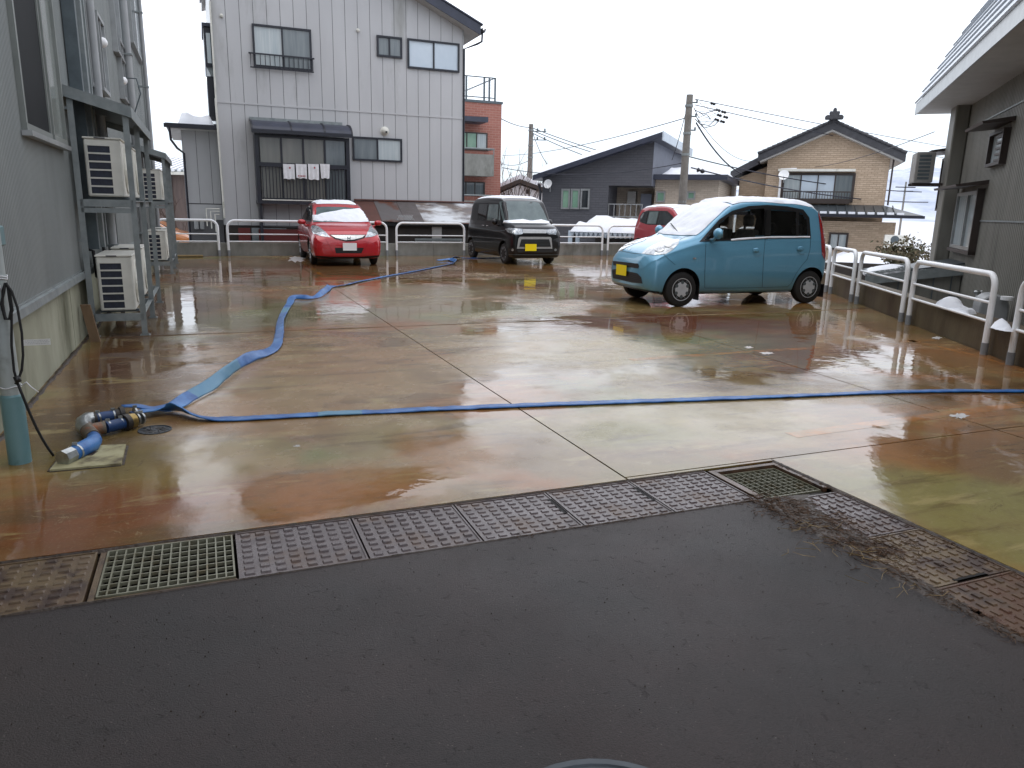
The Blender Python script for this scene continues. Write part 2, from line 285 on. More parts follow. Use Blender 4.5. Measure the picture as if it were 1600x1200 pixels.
def asphalt():
    m = bpy.data.materials.new('asphalt'); m.use_nodes = True; MATS['asphalt'] = m
    t = m.node_tree; n = t.nodes; l = t.links; b = n['Principled BSDF']
    geo = n.new('ShaderNodeNewGeometry')
    def noise(sc, det=5, ro=.6, dist=0):
        x = n.new('ShaderNodeTexNoise'); x.inputs['Scale'].default_value = sc; x.inputs['Detail'].default_value = det; x.inputs['Roughness'].default_value = ro; x.inputs['Distortion'].default_value = dist
        l.new(geo.outputs['Position'], x.inputs[0]); return x.outputs[0]
    def ramp(s, a, ca, b_, cb):
        x = n.new('ShaderNodeValToRGB'); x.color_ramp.elements[0].position = a; x.color_ramp.elements[0].color = ca; x.color_ramp.elements[1].position = b_; x.color_ramp.elements[1].color = cb
        l.new(s, x.inputs[0]); return x.outputs[0]
    def mixm(f, a, b_, k=1., mode='MIX'):
        x = n.new('ShaderNodeMix'); x.data_type = 'RGBA'; x.blend_type = mode
        if isinstance(f, float): x.inputs[0].default_value = f
        else: l.new(f, x.inputs[0])
        l.new(a, x.inputs[6])
        if isinstance(b_, tuple): x.inputs[7].default_value = b_
        else: l.new(b_, x.inputs[7])
        return x.outputs[2]
    base = ramp(noise(1.1, 5), .35, lin(53, 43, 41), .65, lin(42, 38, 37))
    c = mixm(.75, base, ramp(noise(130, 5, .75), .32, (.35, .33, .33, 1), .68, (1.5, 1.5, 1.5, 1)), mode='MULTIPLY')
    vo = n.new('ShaderNodeTexVoronoi'); vo.inputs['Scale'].default_value = 85; l.new(geo.outputs['Position'], vo.inputs[0])
    sp = n.new('ShaderNodeMath'); sp.operation = 'LESS_THAN'; sp.inputs[1].default_value = .11; l.new(vo.outputs['Distance'], sp.inputs[0])
    wn = n.new('ShaderNodeSeparateColor'); l.new(vo.outputs['Color'], wn.inputs[0])
    g = n.new('ShaderNodeMath'); g.operation = 'GREATER_THAN'; g.inputs[1].default_value = .93; l.new(wn.outputs[0], g.inputs[0])
    mm = n.new('ShaderNodeMath'); mm.operation = 'MULTIPLY'; l.new(sp.outputs[0], mm.inputs[0]); l.new(g.outputs[0], mm.inputs[1])
    c = mixm(mm.outputs[0], c, lin(150, 140, 130))
    l.new(c, b.inputs['Base Color']); 
    rr = n.new('ShaderNodeMapRange'); rr.inputs[1].default_value = .35; rr.inputs[2].default_value = .65; rr.inputs[3].default_value = .42; rr.inputs[4].default_value = .62
    l.new(noise(.8, 4), rr.inputs[0]); l.new(rr.outputs[0], b.inputs['Roughness']); b.inputs['Specular IOR Level'].default_value = .45
    pits = ramp(noise(24, 6, .7, .4), .30, (0, 0, 0, 1), .40, (1, 1, 1, 1))
    bb = n.new('ShaderNodeBump'); bb.inputs['Distance'].default_value = .0045; l.new(noise(190, 5, .7), bb.inputs['Height'])
    b3 = n.new('ShaderNodeBump'); b3.inputs['Distance'].default_value = .0022; l.new(pits, b3.inputs['Height']); l.new(bb.outputs[0], b3.inputs['Normal'])
    l.new(b3.outputs[0], b.inputs['Normal'])
asphalt()
def brickify(name, c1, c2, mortar, bw, bh, frame, ax='u', ms=.012):
    m = bpy.data.materials.new(name); m.use_nodes = True; MATS[name] = m
    t = m.node_tree; n = t.nodes; l = t.links; b = n['Principled BSDF']; b.inputs['Roughness'].default_value = .8
    geo = n.new('ShaderNodeNewGeometry'); mp = n.new('ShaderNodeMapping'); mp.inputs['Rotation'].default_value = (0, 0, -math.radians(frame.deg)); l.new(geo.outputs['Position'], mp.inputs[0])
    s = n.new('ShaderNodeSeparateXYZ'); l.new(mp.outputs[0], s.inputs[0]); c = n.new('ShaderNodeCombineXYZ')
    ad = n.new('ShaderNodeMath'); ad.operation = 'ADD'; l.new(s.outputs[0], ad.inputs[0]); l.new(s.outputs[1], ad.inputs[1])
    l.new(ad.outputs[0], c.inputs[0]); l.new(s.outputs[2], c.inputs[1])
    br = n.new('ShaderNodeTexBrick'); l.new(c.outputs[0], br.inputs[0]); br.inputs['Color1'].default_value = c1; br.inputs['Color2'].default_value = c2; br.inputs['Mortar'].default_value = mortar
    br.inputs['Scale'].default_value = 1; br.inputs['Brick Width'].default_value = bw; br.inputs['Row Height'].default_value = bh; br.inputs['Mortar Size'].default_value = ms; br.inputs['Bias'].default_value = 0
    l.new(br.outputs['Color'], b.inputs['Base Color'])
    bp = n.new('ShaderNodeBump'); bp.inputs['Distance'].default_value = .01; bp.invert = True; l.new(br.outputs['Fac'], bp.inputs['Height']); l.new(bp.outputs[0], b.inputs['Normal'])
brickify('brick', lin(168, 112, 98), lin(158, 102, 88), lin(176, 132, 120), .34, .12, LF, ms=.014)
brickify('beige_wall', lin(200, 178, 154), lin(184, 162, 138), lin(172, 150, 128), .26, .085, RF, ms=.008)
brickify('tan_wall', lin(196, 182, 166), lin(182, 168, 152), lin(168, 154, 138), .26, .08, RF, ms=.008)
brickify('char_wall', lin(90, 90, 95), lin(84, 84, 89), lin(78, 78, 83), .3, .1, RF, ms=.007)

# ------------------------------------------------------------------ mesh builder
class MB:
    def __init__(s, F=WF): s.v = []; s.f = []; s.F = F; s.sm = False
    def add(s, vs, fs):
        o = len(s.v); s.v += [s.F.p(*p) for p in vs]; s.f += [tuple(i+o for i in f) for f in fs]; return s
    def box(s, u0, u1, v0, v1, z0, z1):
        return s.add([(u0, v0, z0), (u1, v0, z0), (u1, v1, z0), (u0, v1, z0), (u0, v0, z1), (u1, v0, z1), (u1, v1, z1), (u0, v1, z1)],
                     [(3, 2, 1, 0), (4, 5, 6, 7), (0, 1, 5, 4), (1, 2, 6, 5), (2, 3, 7, 6), (3, 0, 4, 7)])
    def prism(s, poly, a0, a1, ax='v'):
        n = len(poly); vs = []
        for a in (a0, a1):
            for (p, z) in poly: vs.append((p, a, z) if ax == 'v' else ((a, p, z) if ax == 'u' else (p, z, a)))
        fs = [tuple(range(n)), tuple(range(2*n-1, n-1, -1))]
        for i in range(n): j = (i+1) % n; fs.append((i, i+n, j+n, j))
        return s.add(vs, fs)
    def quad(s, a, b, c, d): return s.add([a, b, c, d], [(0, 1, 2, 3)])
    def tube(s, pts, r, n=8, cap=True):
        pts = [Vector(p) for p in pts]; k = len(pts); rs = r if isinstance(r, (list, tuple)) else [r]*k
        vs = []; prev = None
        for i, p in enumerate(pts):
            t = (pts[min(i+1, k-1)]-pts[max(i-1, 0)])
            t = t.normalized() if t.length > 1e-9 else Vector((0, 0, 1))
            if prev is None:
                a = Vector((0, 0, 1)) if abs(t.z) < .9 else Vector((1, 0, 0)); nrm = t.cross(a).normalized()
            else: nrm = (prev-t*prev.dot(t)).normalized()
            prev = nrm; bn = t.cross(nrm)
            for j in range(n):
                an = 2*math.pi*j/n; vs.append(tuple(p+(nrm*math.cos(an)+bn*math.sin(an))*rs[i]))
        fs = []
        for i in range(k-1):
            for j in range(n):
                j2 = (j+1) % n; fs.append((i*n+j, i*n+j2, (i+1)*n+j2, (i+1)*n+j))
        if cap: fs += [tuple(range(n-1, -1, -1)), tuple(range((k-1)*n, k*n))]
        return s.add(vs, fs)
    def cyl(s, u, v, z0, z1, r, n=20, r2=None): return s.tube([(u, v, z0), (u, v, z1)], [r, r if r2 is None else r2], n)
    def lathe(s, c, axis, prof, n=24):
        # prof: list (dist along axis, radius)
        ax = Vector(axis).normalized(); a = Vector((0, 0, 1)) if abs(ax.z) < .9 else Vector((1, 0, 0)); e1 = ax.cross(a).normalized(); e2 = ax.cross(e1)
        vs = []; c = Vector(c)
        for (d, r) in prof:
            for j in range(n): an = 2*math.pi*j/n; vs.append(tuple(c+ax*d+(e1*math.cos(an)+e2*math.sin(an))*r))
        fs = []
        for i in range(len(prof)-1):
            for j in range(n): j2 = (j+1) % n; fs.append((i*n+j, i*n+j2, (i+1)*n+j2, (i+1)*n+j))
        fs += [tuple(range(n-1, -1, -1)), tuple(range((len(prof)-1)*n, len(prof)*n))]
        return s.add(vs, fs)
    def build(s, name, mat, parent=None, smooth=False, base=None, bevel=0):
        me = bpy.data.meshes.new(name)
        off = Vector((0, 0, 0))
        if parent is not None: off = worldpos(parent)
        if base is not None: off = Vector(base)
        me.from_pydata([tuple(Vector(v)-off) for v in s.v], [], s.f)
        bm = bmesh.new(); bm.from_mesh(me); bmesh.ops.recalc_face_normals(bm, faces=bm.faces)
        if bevel: bmesh.ops.bevel(bm, geom=list(bm.edges), offset=bevel, segments=1, affect='EDGES', clamp_overlap=True)
        bm.to_mesh(me); bm.free()
        me.materials.append(MATS[mat] if isinstance(mat, str) else mat)
        o = bpy.data.objects.new(name, me); col.objects.link(o)
        if parent is not None: o.parent = parent
        if base is not None:
            o.location = Vector(base) - (worldpos(parent) if parent is not None else Vector((0, 0, 0)))
        if smooth:
            for p in me.polygons: p.use_smooth = True
            if smooth is not True:
                md = o.modifiers.new('e', 'EDGE_SPLIT'); md.split_angle = math.radians(smooth)
        return o
def worldpos(o):
    p = Vector((0, 0, 0))
    while o is not None: p += Vector(o.location); o = o.parent
    return p
def tag(o, label=None, cat=None, group=None, kind=None):
    if label: o['label'] = label
    if cat: o['category'] = cat
    if group: o['group'] = group
    if kind: o['kind'] = kind
    return o
def thing(name, label, cat, base, group=None, rot=0):
    o = bpy.data.objects.new(name, None); o.empty_display_size = .2; o.location = base; o.rotation_euler = (0, 0, rot); col.objects.link(o)
    return tag(o, label, cat, group)
def struct(o, kind='structure'): o['kind'] = kind; return o
def copy_tree(o, parent=None):
    c = o.copy(); col.objects.link(c); c.parent = parent
    for ch in [x for x in bpy.data.objects if x.parent == o]: copy_tree(ch, c)
    return c
def pchip(xs, ys, x):
    xs = np.array(xs, float); ys = np.array(ys, float); h = np.diff(xs); d = np.diff(ys)/h; m = np.zeros(len(xs)); m[0] = d[0]; m[-1] = d[-1]
    for i in range(1, len(xs)-1):
        if d[i-1]*d[i] > 0: w1 = 2*h[i]+h[i-1]; w2 = h[i]+2*h[i-1]; m[i] = (w1+w2)/(w1/d[i-1]+w2/d[i])
    i = np.clip(np.searchsorted(xs, x)-1, 0, len(h)-1); t = (x-xs[i])/h[i]
    return (2*t**3-3*t**2+1)*ys[i]+(t**3-2*t**2+t)*h[i]*m[i]+(-2*t**3+3*t**2)*ys[i+1]+(t**3-t**2)*h[i]*m[i+1]

# ================================================================== GROUND AND LOT
def clip(poly, n, d):   # keep n.p <= d
    out = []
    for i in range(len(poly)):
        a, b = poly[i], poly[(i+1) % len(poly)]; fa = a[0]*n[0]+a[1]*n[1]-d; fb = b[0]*n[0]+b[1]*n[1]-d
        if fa <= 0: out.append(a)
        if (fa < 0 < fb) or (fb < 0 < fa): t = fa/(fa-fb); out.append((a[0]+(b[0]-a[0])*t, a[1]+(b[1]-a[1])*t))
    return out
# right-hand fence line in lot coordinates
FA = Vector(LF.inv(Vector((4.86, 6.2, 0)))); FB = Vector(LF.inv(Vector((6.11, 14.62, 0))))
FA = Vector((LF.g(1577, 570)[0]+.03, LF.g(1577, 570)[1], 0)); FB = Vector((LF.g(1290, 456)[0]+.03, LF.g(1290, 456)[1], 0))
fd = (FB-FA).normalized(); fn = Vector((fd.y, -fd.x, 0))     # outward normal
FD = fn.dot(FA)+.03
JA0, JA1 = LF.g(1010, 500), LF.g(1600, 685)
jd = Vector((JA1[0]-JA0[0], JA1[1]-JA0[1], 0)).normalized(); jn = Vector((-jd.y, jd.x, 0))
if jn.x < 0: jn = -jn
JD = jn.x*JA0[0]+jn.y*JA0[1]
TV0, TV1, TU0, TU1 = 2.84, 3.30, 2.55, 3.05       # drain lines
V1, V2, V3 = 8.87, 14.78, 22.43
g_ = .006
cells = []
def cell(u0, u1, v0, v1, side=None):
    p = [(u0, v0), (u1, v0), (u1, v1), (u0, v1)]
    p = clip(p, (fn.x, fn.y), FD)
    if side == 'l': p = clip(p, (jn.x, jn.y), JD-g_)
    if side == 'r': p = clip(p, (-jn.x, -jn.y), -JD-g_)
    if len(p) > 2: cells.append(p)
for (a, b) in ((TV1, V1), (V1, V2), (V2, V3)):
    a += g_; b -= g_
    cell(-1.26, 2.05-g_, a, b)
    if a > 3.4: cell(2.05+g_, 9, a, b, 'l'); cell(3, 20, a, b, 'r')
    else: cell(2.05+g_, 9, 3.34, b, 'l'); cell(3, 20, 3.34, b, 'r')
cell(2.05+g_, TU1+.0, TV1+g_, 3.328); cell(TU1+g_, 20, -4, 3.328, 'l'); cell(TU1+g_, 20, -4, 3.328, 'r')
m = MB(LF)
for p in cells:
    if len(p) >= 3: m.prism(p, -.25, 0.0, ax='z')
lot = m.build('parking_lot', 'wet'); struct(lot)
m = MB(LF); m.prism([(-1.3, 2.9), (20, 2.9), (20, 24), (-1.3, 24)], -.3, -.02, 'z'); 
lb = MB(LF); lb.prism(clip([(-1.3, TV1+.002), (20, TV1+.002), (20, 22.6), (-1.3, 22.6)], (fn.x, fn.y), FD+.02), -.4, -.012, 'z')
lb.prism([(TU1+.002, -4), (9, -4), (9, TV1+.002), (TU1+.002, TV1+.002)], -.4, -.012, 'z')
struct(lb.build('slab_bed', 'drain_dark'))
# asphalt road: fine grid with slight unevenness
bm = bmesh.new(); nu, nv = 46, 60; grid = []
for i in range(nu+1):
    r = []
    for j in range(nv+1):
        u = -4+(TU0+4)*i/nu; v = -6+(TV0+6)*j/nv
        z = .006*mnoise.noise(Vector((u*.9, v*.9, 0)))-.008
        du = TU0-u; dv = TV0-v
        if i == nu: u += .012*mnoise.noise(Vector((v*9, 3, 0)))
        if j == nv: v += .010*mnoise.noise(Vector((u*9, 7, 0)))
        r.append(bm.verts.new(LF.p(u, v, z)))
    grid.append(r)
for i in range(nu):
    for j in range(nv): bm.faces.new((grid[i][j], grid[i+1][j], grid[i+1][j+1], grid[i][j+1]))
me = bpy.data.meshes.new('road'); bm.to_mesh(me); bm.free(); me.materials.append(MATS['asphalt'])
for p in me.polygons: p.use_smooth = True
road = bpy.data.objects.new('road', me); col.objects.link(road); struct(road)
# concrete U channel beneath the covers
m = MB(LF)
m.box(-4, TU1, TV0-.01, TV0+.035, -.5, -.03); m.box(-4, TU1, TV1-.035, TV1+.001, -.5, -.03); m.box(-4, TU1, TV0+.035, TV1-.035, -.5, -.42)
m.box(TU0-.01, TU0+.035, -4, TV0-.012, -.5, -.03); m.box(TU1-.035, TU1+.001, -4, TV1-.036, -.5, -.03); m.box(TU0+.035, TU1-.035, -4, TV0+.034, -.5, -.42)
struct(m.build('drain_channel', 'drain_dark'))
# terrain: reaches the horizon, lower than the raised lot
m = MB(WF)
T0 = -1.3
m.prism([(-900, -900), (900, -900), (900, 1800), (-900, 1800)], T0-1, T0, 'z')
struct(m.build('ground', 'terrain'))
# land under the road and behind it
m = MB(LF); m.box(-4.0, TU0-.012, -6, TV0-.012, -.9, -.04); m.box(TU1, 9, -6, -4, -.9, -.04); struct(m.build('road_bed', 'drain_dark'))

# ---- raised mortar seams across the lot
for vv, sd, wd_ in ((V1, 1, .016), (V2, 2, .02)):
    u_hi = 12
    for uu in np.arange(2, 16, .1):
        if fn.x*uu+fn.y*vv > FD-.1: u_hi = uu; break
    mm = MB(LF); ragged0 = []
    n_ = int((u_hi+1.2)/.04); vs = []
    for i in range(n_+1):
        uu = -1.2+(u_hi+1.2)*i/n_; q = mnoise.noise(Vector((uu*3, vv, sd)))*.004; hh = .003+.006*max(0, mnoise.noise(Vector((uu*1.1, 5, sd)))+.35)
        ww = wd_*(.6+.6*abs(mnoise.noise(Vector((uu*2.3, 1, sd)))))
        vs += [(uu, vv-ww+q, -.003), (uu, vv-ww*.5+q, hh), (uu, vv+ww*.5+q, hh*.8), (uu, vv+ww+q, -.003)]
    mm.add(vs, [(i*4+j, i*4+j+1, i*4+j+5, i*4+j+4) for i in range(n_) for j in range(3)])
    struct(mm.build('slab_seam', 'seam', smooth=True))
# ---- painted bay lines
def strip(px, wdt, name='bay_line', z=.0008, frame=LF):
    pts = [Vector((*LF.g(*p), 0)) for p in px]; mm = MB(LF); L = []; R = []
    res = []
    for a, b in zip(pts[:-1], pts[1:]):
        k = max(2, int((b-a).length/.08))
        for i in range(k): res.append(a.lerp(b, i/k))
    res.append(pts[-1])
    for i, p in enumerate(res):
        t = (res[min(i+1, len(res)-1)]-res[max(i-1, 0)]).normalized(); nn = Vector((-t.y, t.x, 0))
        j1 = .012*mnoise.noise(p*7); j2 = .012*mnoise.noise(p*7+Vector((9, 9, 9)))
        L.append(p+nn*(wdt/2+j1)); R.append(p-nn*(wdt/2+j2))
    vs = [(*q[:2], z) for q in L+R]; n_ = len(res)
    mm.add(vs, [(i, i+1, n_+i+1, n_+i) for i in range(n_-1)])
    return mm.build(name, 'paintwet')
def paintwet():
    m2 = MATS['wet'].copy(); m2.name = 'worn_paint'; MATS['paintwet'] = m2
    t = m2.node_tree; b = t.nodes['Principled BSDF']; l = t.links
    old = b.inputs['Base Color'].links[0].from_socket
    x = t.nodes.new('ShaderNodeMix'); x.data_type = 'RGBA'; x.inputs[7].default_value = lin(186, 118, 42)
    nz = t.nodes.new('ShaderNodeTexNoise'); nz.inputs['Scale'].default_value = 7; nz.inputs['Detail'].default_value = 8; nz.inputs['Roughness'].default_value = .75
    mr = t.nodes.new('ShaderNodeMapRange'); mr.inputs[1].default_value = .42; mr.inputs[2].default_value = .62; mr.inputs[3].default_value = .0; mr.inputs[4].default_value = .7
    l.new(nz.outputs[0], mr.inputs[0]); l.new(mr.outputs[0], x.inputs[0]); l.new(old, x.inputs[6]); l.new(x.outputs[2], b.inputs['Base Color'])
paintwet()
for k, (pts, wd) in enumerate([([(985, 562), (1120, 553), (1280, 543)], .11), ([(1236, 680), (1420, 655), (1610, 630)], .12), ([(1407, 534), (1462, 531)], .1),
                 ([(1418, 531), (1500, 550), (1620, 583)], .1), ([(462, 403), (500, 428)], .1), ([(500, 428), (575, 474)], .08), ([(1620, 470), (1660, 474)], .1)]):
    if k < 6: struct(strip(pts, wd))

# ================================================================== DRAIN COVERS AND GRATES
def cover(u0, u1, v0, v1, mat, label, ang=0, notch=None, blocks=(8, 8), tall=.005, border=True, group='drain covers along the lot edge'):
    c = LF.p((u0+u1)/2, (v0+v1)/2, -.012)
    t = thing('drain_cover', label, 'drain cover', c, group)
    e = .004; m = MB(LF); z0, z1 = -.06, -.010
    m.box(u0+e, u1-e, v0+e, v1-e, z0, z1)
    nx, ny = blocks; du = (u1-u0-.03)/nx; dv = (v1-v0-.03)/ny
    for i in range(nx):
        for j in range(ny):
            cu = u0+.015+(i+.5)*du; cv = v0+.015+(j+.5)*dv
            a, b = (du*.34, dv*.24) if not ang else (du*.24, dv*.34)
            h = tall*.8*(.75+.4*random.random()); s = .8
            m.add([(cu-a, cv-b, z1), (cu+a, cv-b, z1), (cu+a, cv+b, z1), (cu-a, cv+b, z1), (cu-a*s, cv-b*s, z1+h), (cu+a*s, cv-b*s, z1+h), (cu+a*s, cv+b*s, z1+h), (cu-a*s, cv+b*s, z1+h)],
                  [(4, 5, 6, 7), (0, 1, 5, 4), (1, 2, 6, 5), (2, 3, 7, 6), (3, 0, 4, 7)])
    m.build('plate', mat, t)
    if border:
        m = MB(LF)
        A_ = [(u0+e, v0+e), (u1-e, v0+e), (u1-e, v1-e), (u0+e, v1-e)]; B_ = [(u0+.012, v0+.014), (u1-.012, v0+.014), (u1-.012, v1-.014), (u0+.012, v1-.014)]
        m.add([(*p, z) for z in (-.0095, -.0065) for p in A_+B_], [(i+o, (i+1) % 4+o, (i+1) % 4+4+o, i+4+o) for i in range(4) for o in (0, 8)]+[(i, (i+1) % 4, (i+1) % 4+8, i+8) for i in range(4)]+[(i+4, (i+1) % 4+4, (i+1) % 4+12, i+12) for i in range(4)])
        m.build('rim', mat, t)
    if notch:
        m = MB(LF); m.box(*notch, -.03, -.0065); m.build('lifting_slot', 'drain_black', t)
    return t
pm('drain_black', (.008, .007, .006, 1), .8)
Ub = [-1.5, -1.02, -.50, .03, .545, 1.05, 1.55, 2.05, 2.55]
LABS = {0: 'worn brown drain cover half out of frame left of the large grate', 1: 'worn brown drain cover just left of the large metal grate', 3: 'wet brown embossed cover just right of the large grate',
        4: 'second embossed drain cover to the right of the large grate', 5: 'grey brown drain cover ending at the first dark lifting slot', 6: 'drain cover lying between the two dark lifting slots', 7: 'embossed drain cover just left of the corner grate'}
MT = {0: 'cover_worn', 1: 'cover_worn', 3: 'cover', 4: 'cover', 5: 'cover', 6: 'cover', 7: 'cover'}
for i in range(8):
    if i == 2: continue
    a, b = Ub[i], Ub[i+1]
    nt_ = None
    if i in (5, 6): nt_ = (b-.03, b-.006, TV0+.17, TV0+.36)
    cover(a, b, TV0+.004, TV1-.004, MT[i], LABS[i], notch=nt_, blocks=(8, 8) if i in (0, 1, 3, 4) else (8, 9), tall=.008 if i in (0, 1, 3, 4) else .006)
LB2 = ['litter strewn drain cover beside the corner grate', 'second cover of the right drain line with pale worn studs', 'reddish wet cover of the right drain line at the frame edge', 'cover of the right drain line just out of view', 'fifth cover of the right drain line beyond the frame', 'sixth cover of the right drain line beyond the frame', 'last cover of the right drain line beyond the frame']
vb = [2.80, 2.30, 1.85, 1.36, .9, .4, -.1, -.6]
for i in range(7):
    cover(TU0+.006, TU1-.006, vb[i+1], vb[i], ['cover', 'cover_worn', 'cover_red', 'cover_red', 'cover', 'cover', 'cover_worn'][i], LB2[i], ang=1, blocks=(9, 8), tall=.007,
          notch=(TU0+.18, TU0+.36, vb[i+1]+.004, vb[i+1]+.03) if i == 1 else None)
def grate(u0, u1, v0, v1, nx, ny, label, z=-.004, th=.005, rot=0):
    t = thing('drain_grate', label, 'grate', LF.p((u0+u1)/2, (v0+v1)/2, z))
    m = MB(LF)
    for (a0, a1, b0, b1) in ((u0, u1, v0, v0+.007), (u0, u1, v1-.007, v1), (u0, u0+.007, v0+.008, v1-.008), (u1-.007, u1, v0+.008, v1-.008)): m.box(a0, a1, b0, b1, z-.035, z)
    m.build('rim', 'grate_metal', t)
    m = MB(LF)
    for i in range(1, nx): c = u0+(u1-u0)*i/nx; m.box(c-th/2, c+th/2, v0+.007, v1-.007, z-.030, z-.0015)
    for j in range(1, ny): c = v0+(v1-v0)*j/ny; m.box(u0+.007, u1-.007, c-th/2, c+th/2, z-.018, z-.004)
    m.build('bars', 'grate_metal', t); return t
grate(Ub[2]+.035, Ub[3]-.008, TV0+.03, TV1-.025, 14, 8, 'large galvanised grid grate in the drain line', th=.006)
grate(TU0+.06, TU1-.05, TV0+.03, TV1-.06, 10, 9, 'small square grate at the corner of the drain lines', z=-.02, th=.0032)
m = MB(LF)   # iron angle frame of the corner pit
for (a0, a1, b0, b1) in ((TU0+.012, TU0+.05, TV0+.02, TV1-.02), (TU0+.052, TU1-.02, TV1-.05, TV1-.02), (TU1-.045, TU1-.02, TV0+.02, TV1-.052)): m.box(a0, a1, b0, b1, -.06, -.004)
tag(m.build('grate_frame', 'cover_red', None, base=LF.p(TU0+.25, TV0+.2, -.02)), 'reddish iron angle frame around the small corner grate', 'frame')
m = MB(LF); m.box(Ub[2]+.008, Ub[2]+.03, TV0+.01, TV1-.01, -.06, -.012); m.box(Ub[2]+.032, Ub[3]-.004, TV0+.006, TV0+.026, -.06, -.011); m.box(Ub[2]+.032, Ub[3]-.004, TV1-.022, TV1-.003, -.06, -.009)
tag(m.build('grate_frame', 'cover_worn', None, base=LF.p(-.25, TV0+.2, -.02)), 'brown concrete seat around the large grid grate', 'frame')
# mud line along the joints of drain and slab / asphalt (ragged)
bm_pts = []
m = MB(LF)
def ragged(m, a, b, w0, h, step=.02, seed=0):
    a = Vector((*a, 0)); b = Vector((*b, 0)); d = (b-a); L = d.length; d.normalize(); nn = Vector((-d.y, d.x, 0)); k = int(L/step); prof = []
    for i in range(k+1):
        p = a+d*(L*i/k); ww = w0*(.35+1.3*abs(mnoise.noise(Vector((p.x*7+seed, p.y*7, 1))))+.5*abs(mnoise.noise(Vector((p.x*31, p.y*31, seed)))))
        hh = h*(.4+1.2*abs(mnoise.noise(Vector((p.x*19, p.y*19, 5+seed)))))
        prof.append([(p-nn*ww), (p-nn*ww*.4), (p+nn*ww*.3), (p+nn*ww*(.7+.5*mnoise.noise(p*23)))]+[hh])
    vs = []; fs = []
    for q in prof:
        z = [-.014, q[4]-.006, q[4]*.8-.006, -.014]
        for i in range(4): vs.append((q[i].x, q[i].y, z[i]))
    for i in range(len(prof)-1):
        for j in range(3): fs.append((i*4+j, i*4+j+1, (i+1)*4+j+1, (i+1)*4+j))
    m.add(vs, fs)
ragged(m, (-1.5, TV1+.0), (TU0, TV1+.0), .014, .008)
ragged(m, (-1.5, TV0), (TU0, TV0), .012, .006, seed=3)
ragged(m, (TU1, TV1), (TU1, .5), .022, .012, seed=5)
ragged(m, (TU0, TV0-.02), (TU0, .5), .026, .012, seed=8)
tag(m.build('mud', 'mud', smooth=True), 'dark ragged mud packed along the edges of the drain lines', 'mud', kind='stuff')
# leaf litter and twigs around the corner
m = MB(LF)
def twig(u, v, L, r, z):
    a = random.uniform(0, 6.28); bend = random.uniform(-.5, .5)
    pts = [(u, v, z), (u+L*.5*math.cos(a), v+L*.5*math.sin(a), z+random.uniform(0, .003)), (u+L*math.cos(a+bend), v+L*math.sin(a+bend), z-.002)]
    m.tube(pts, r, 3)
for i in range(1100):
    t = random.random()**1.3
    u = random.gauss(TU0+.04+.09*t, .07+.05*t); v = TV0-.02-t*.75+random.gauss(0, .07)
    if u > TU1+.02 or v > TV1-.03 or v > TV0+.05 and u < TU0+.0: continue
    if u < TU0-.16: continue
    twig(u, v, random.uniform(.015, .07), random.uniform(.0007, .0018), random.uniform(-.006, .004))
for i in range(160):
    s_ = random.random(); u = TU1+random.gauss(-.03, .018); v = TV1-.05-s_*1.6
    twig(u, v, random.uniform(.01, .03), random.uniform(.0008, .0016), -.003)
for i in range(350):
    s_ = random.random(); twig(TU0+random.gauss(0, .03), TV0-.7-s_*1.1, random.uniform(.01, .04), random.uniform(.0008, .0018), .0)
for i in range(120): twig(random.uniform(1.2, 2.55), TV0+random.gauss(0, .012), random.uniform(.01, .03), .001, -.002)
tag(m.build('litter', 'litter'), 'brown twigs and rotten leaf litter heaped at the corner of the drains', 'leaf litter', kind='stuff')
m = MB(LF)
for i in range(40): twig(random.gauss(TU0-.05, .09), TV0-.25-random.random()*.8, random.uniform(.04, .12), .0011, .004)
tag(m.build('straw', 'straw'), 'a few pale straws among the brown litter', 'straw', kind='stuff')
m = MB(LF)
for i in range(420):
    u = random.uniform(-1.2, TU0-.05); v = random.uniform(.6, TV0-.05); s_ = random.uniform(.0008, .0026)
    if mnoise.noise(Vector((u*1.2, v*1.2, 4))) < -.1 and random.random() < .6: continue
    m.add([(u-s_, v-s_*.6, -.006), (u+s_, v-s_, -.006), (u+s_*.7, v+s_, -.005), (u-s_, v+s_*.7, -.006), (u, v, -.001)], [(0, 1, 4), (1, 2, 4), (2, 3, 4), (3, 0, 4)])
tag(m.build('grit', 'mud'), 'dark grit scattered over the asphalt', 'grit', kind='stuff')
# ---- muddy mat under the litter
def mudmat(label, poly, h, seed, step=.02):
    o = snow_heap('mud', label, LF, poly, -.012, h, step=step, seed=seed, cat='mud'); o.data.materials[0] = MATS['mud']; o['kind'] = 'stuff'
# manholes
def manhole(c, r, label, rings=True, z=0.0, F=LF):
    t = thing('manhole_cover', label, 'manhole', F.p(c[0], c[1], z))
    m = MB(F); n = 40
    m.lathe((c[0], c[1], z-.03), (0, 0, 1), [(0, r), (.036, r), (.038, r*.985), (.038, r*.93), (.033, r*.92)], n); m.build('ring', 'ring_iron', t, smooth=30)
    m = MB(F); m.lathe((c[0], c[1], z-.025), (0, 0, 1), [(0, r*.91), (.026, r*.91), (.027, r*.90)], n)
    if rings:
        for k in range(12):
            a = k*math.pi/6; ca, sa = math.cos(a), math.sin(a)
            pts = [(c[0]+ca*r*q+(-sa)*r*.10*math.sin(q*6), c[1]+sa*r*q+ca*r*.10*math.sin(q*6), z+.003) for q in (.25, .4, .55, .7, .85)]
            m.tube(pts, r*.035, 4)
        for rr in (.22, .62): m.tube([(c[0]+rr*r*math.cos(a*math.pi/16), c[1]+rr*r*math.sin(a*math.pi/16), z+.0025) for a in range(33)], r*.03, 4)
    m.build('lid', 'black_iron', t, smooth=30); return t
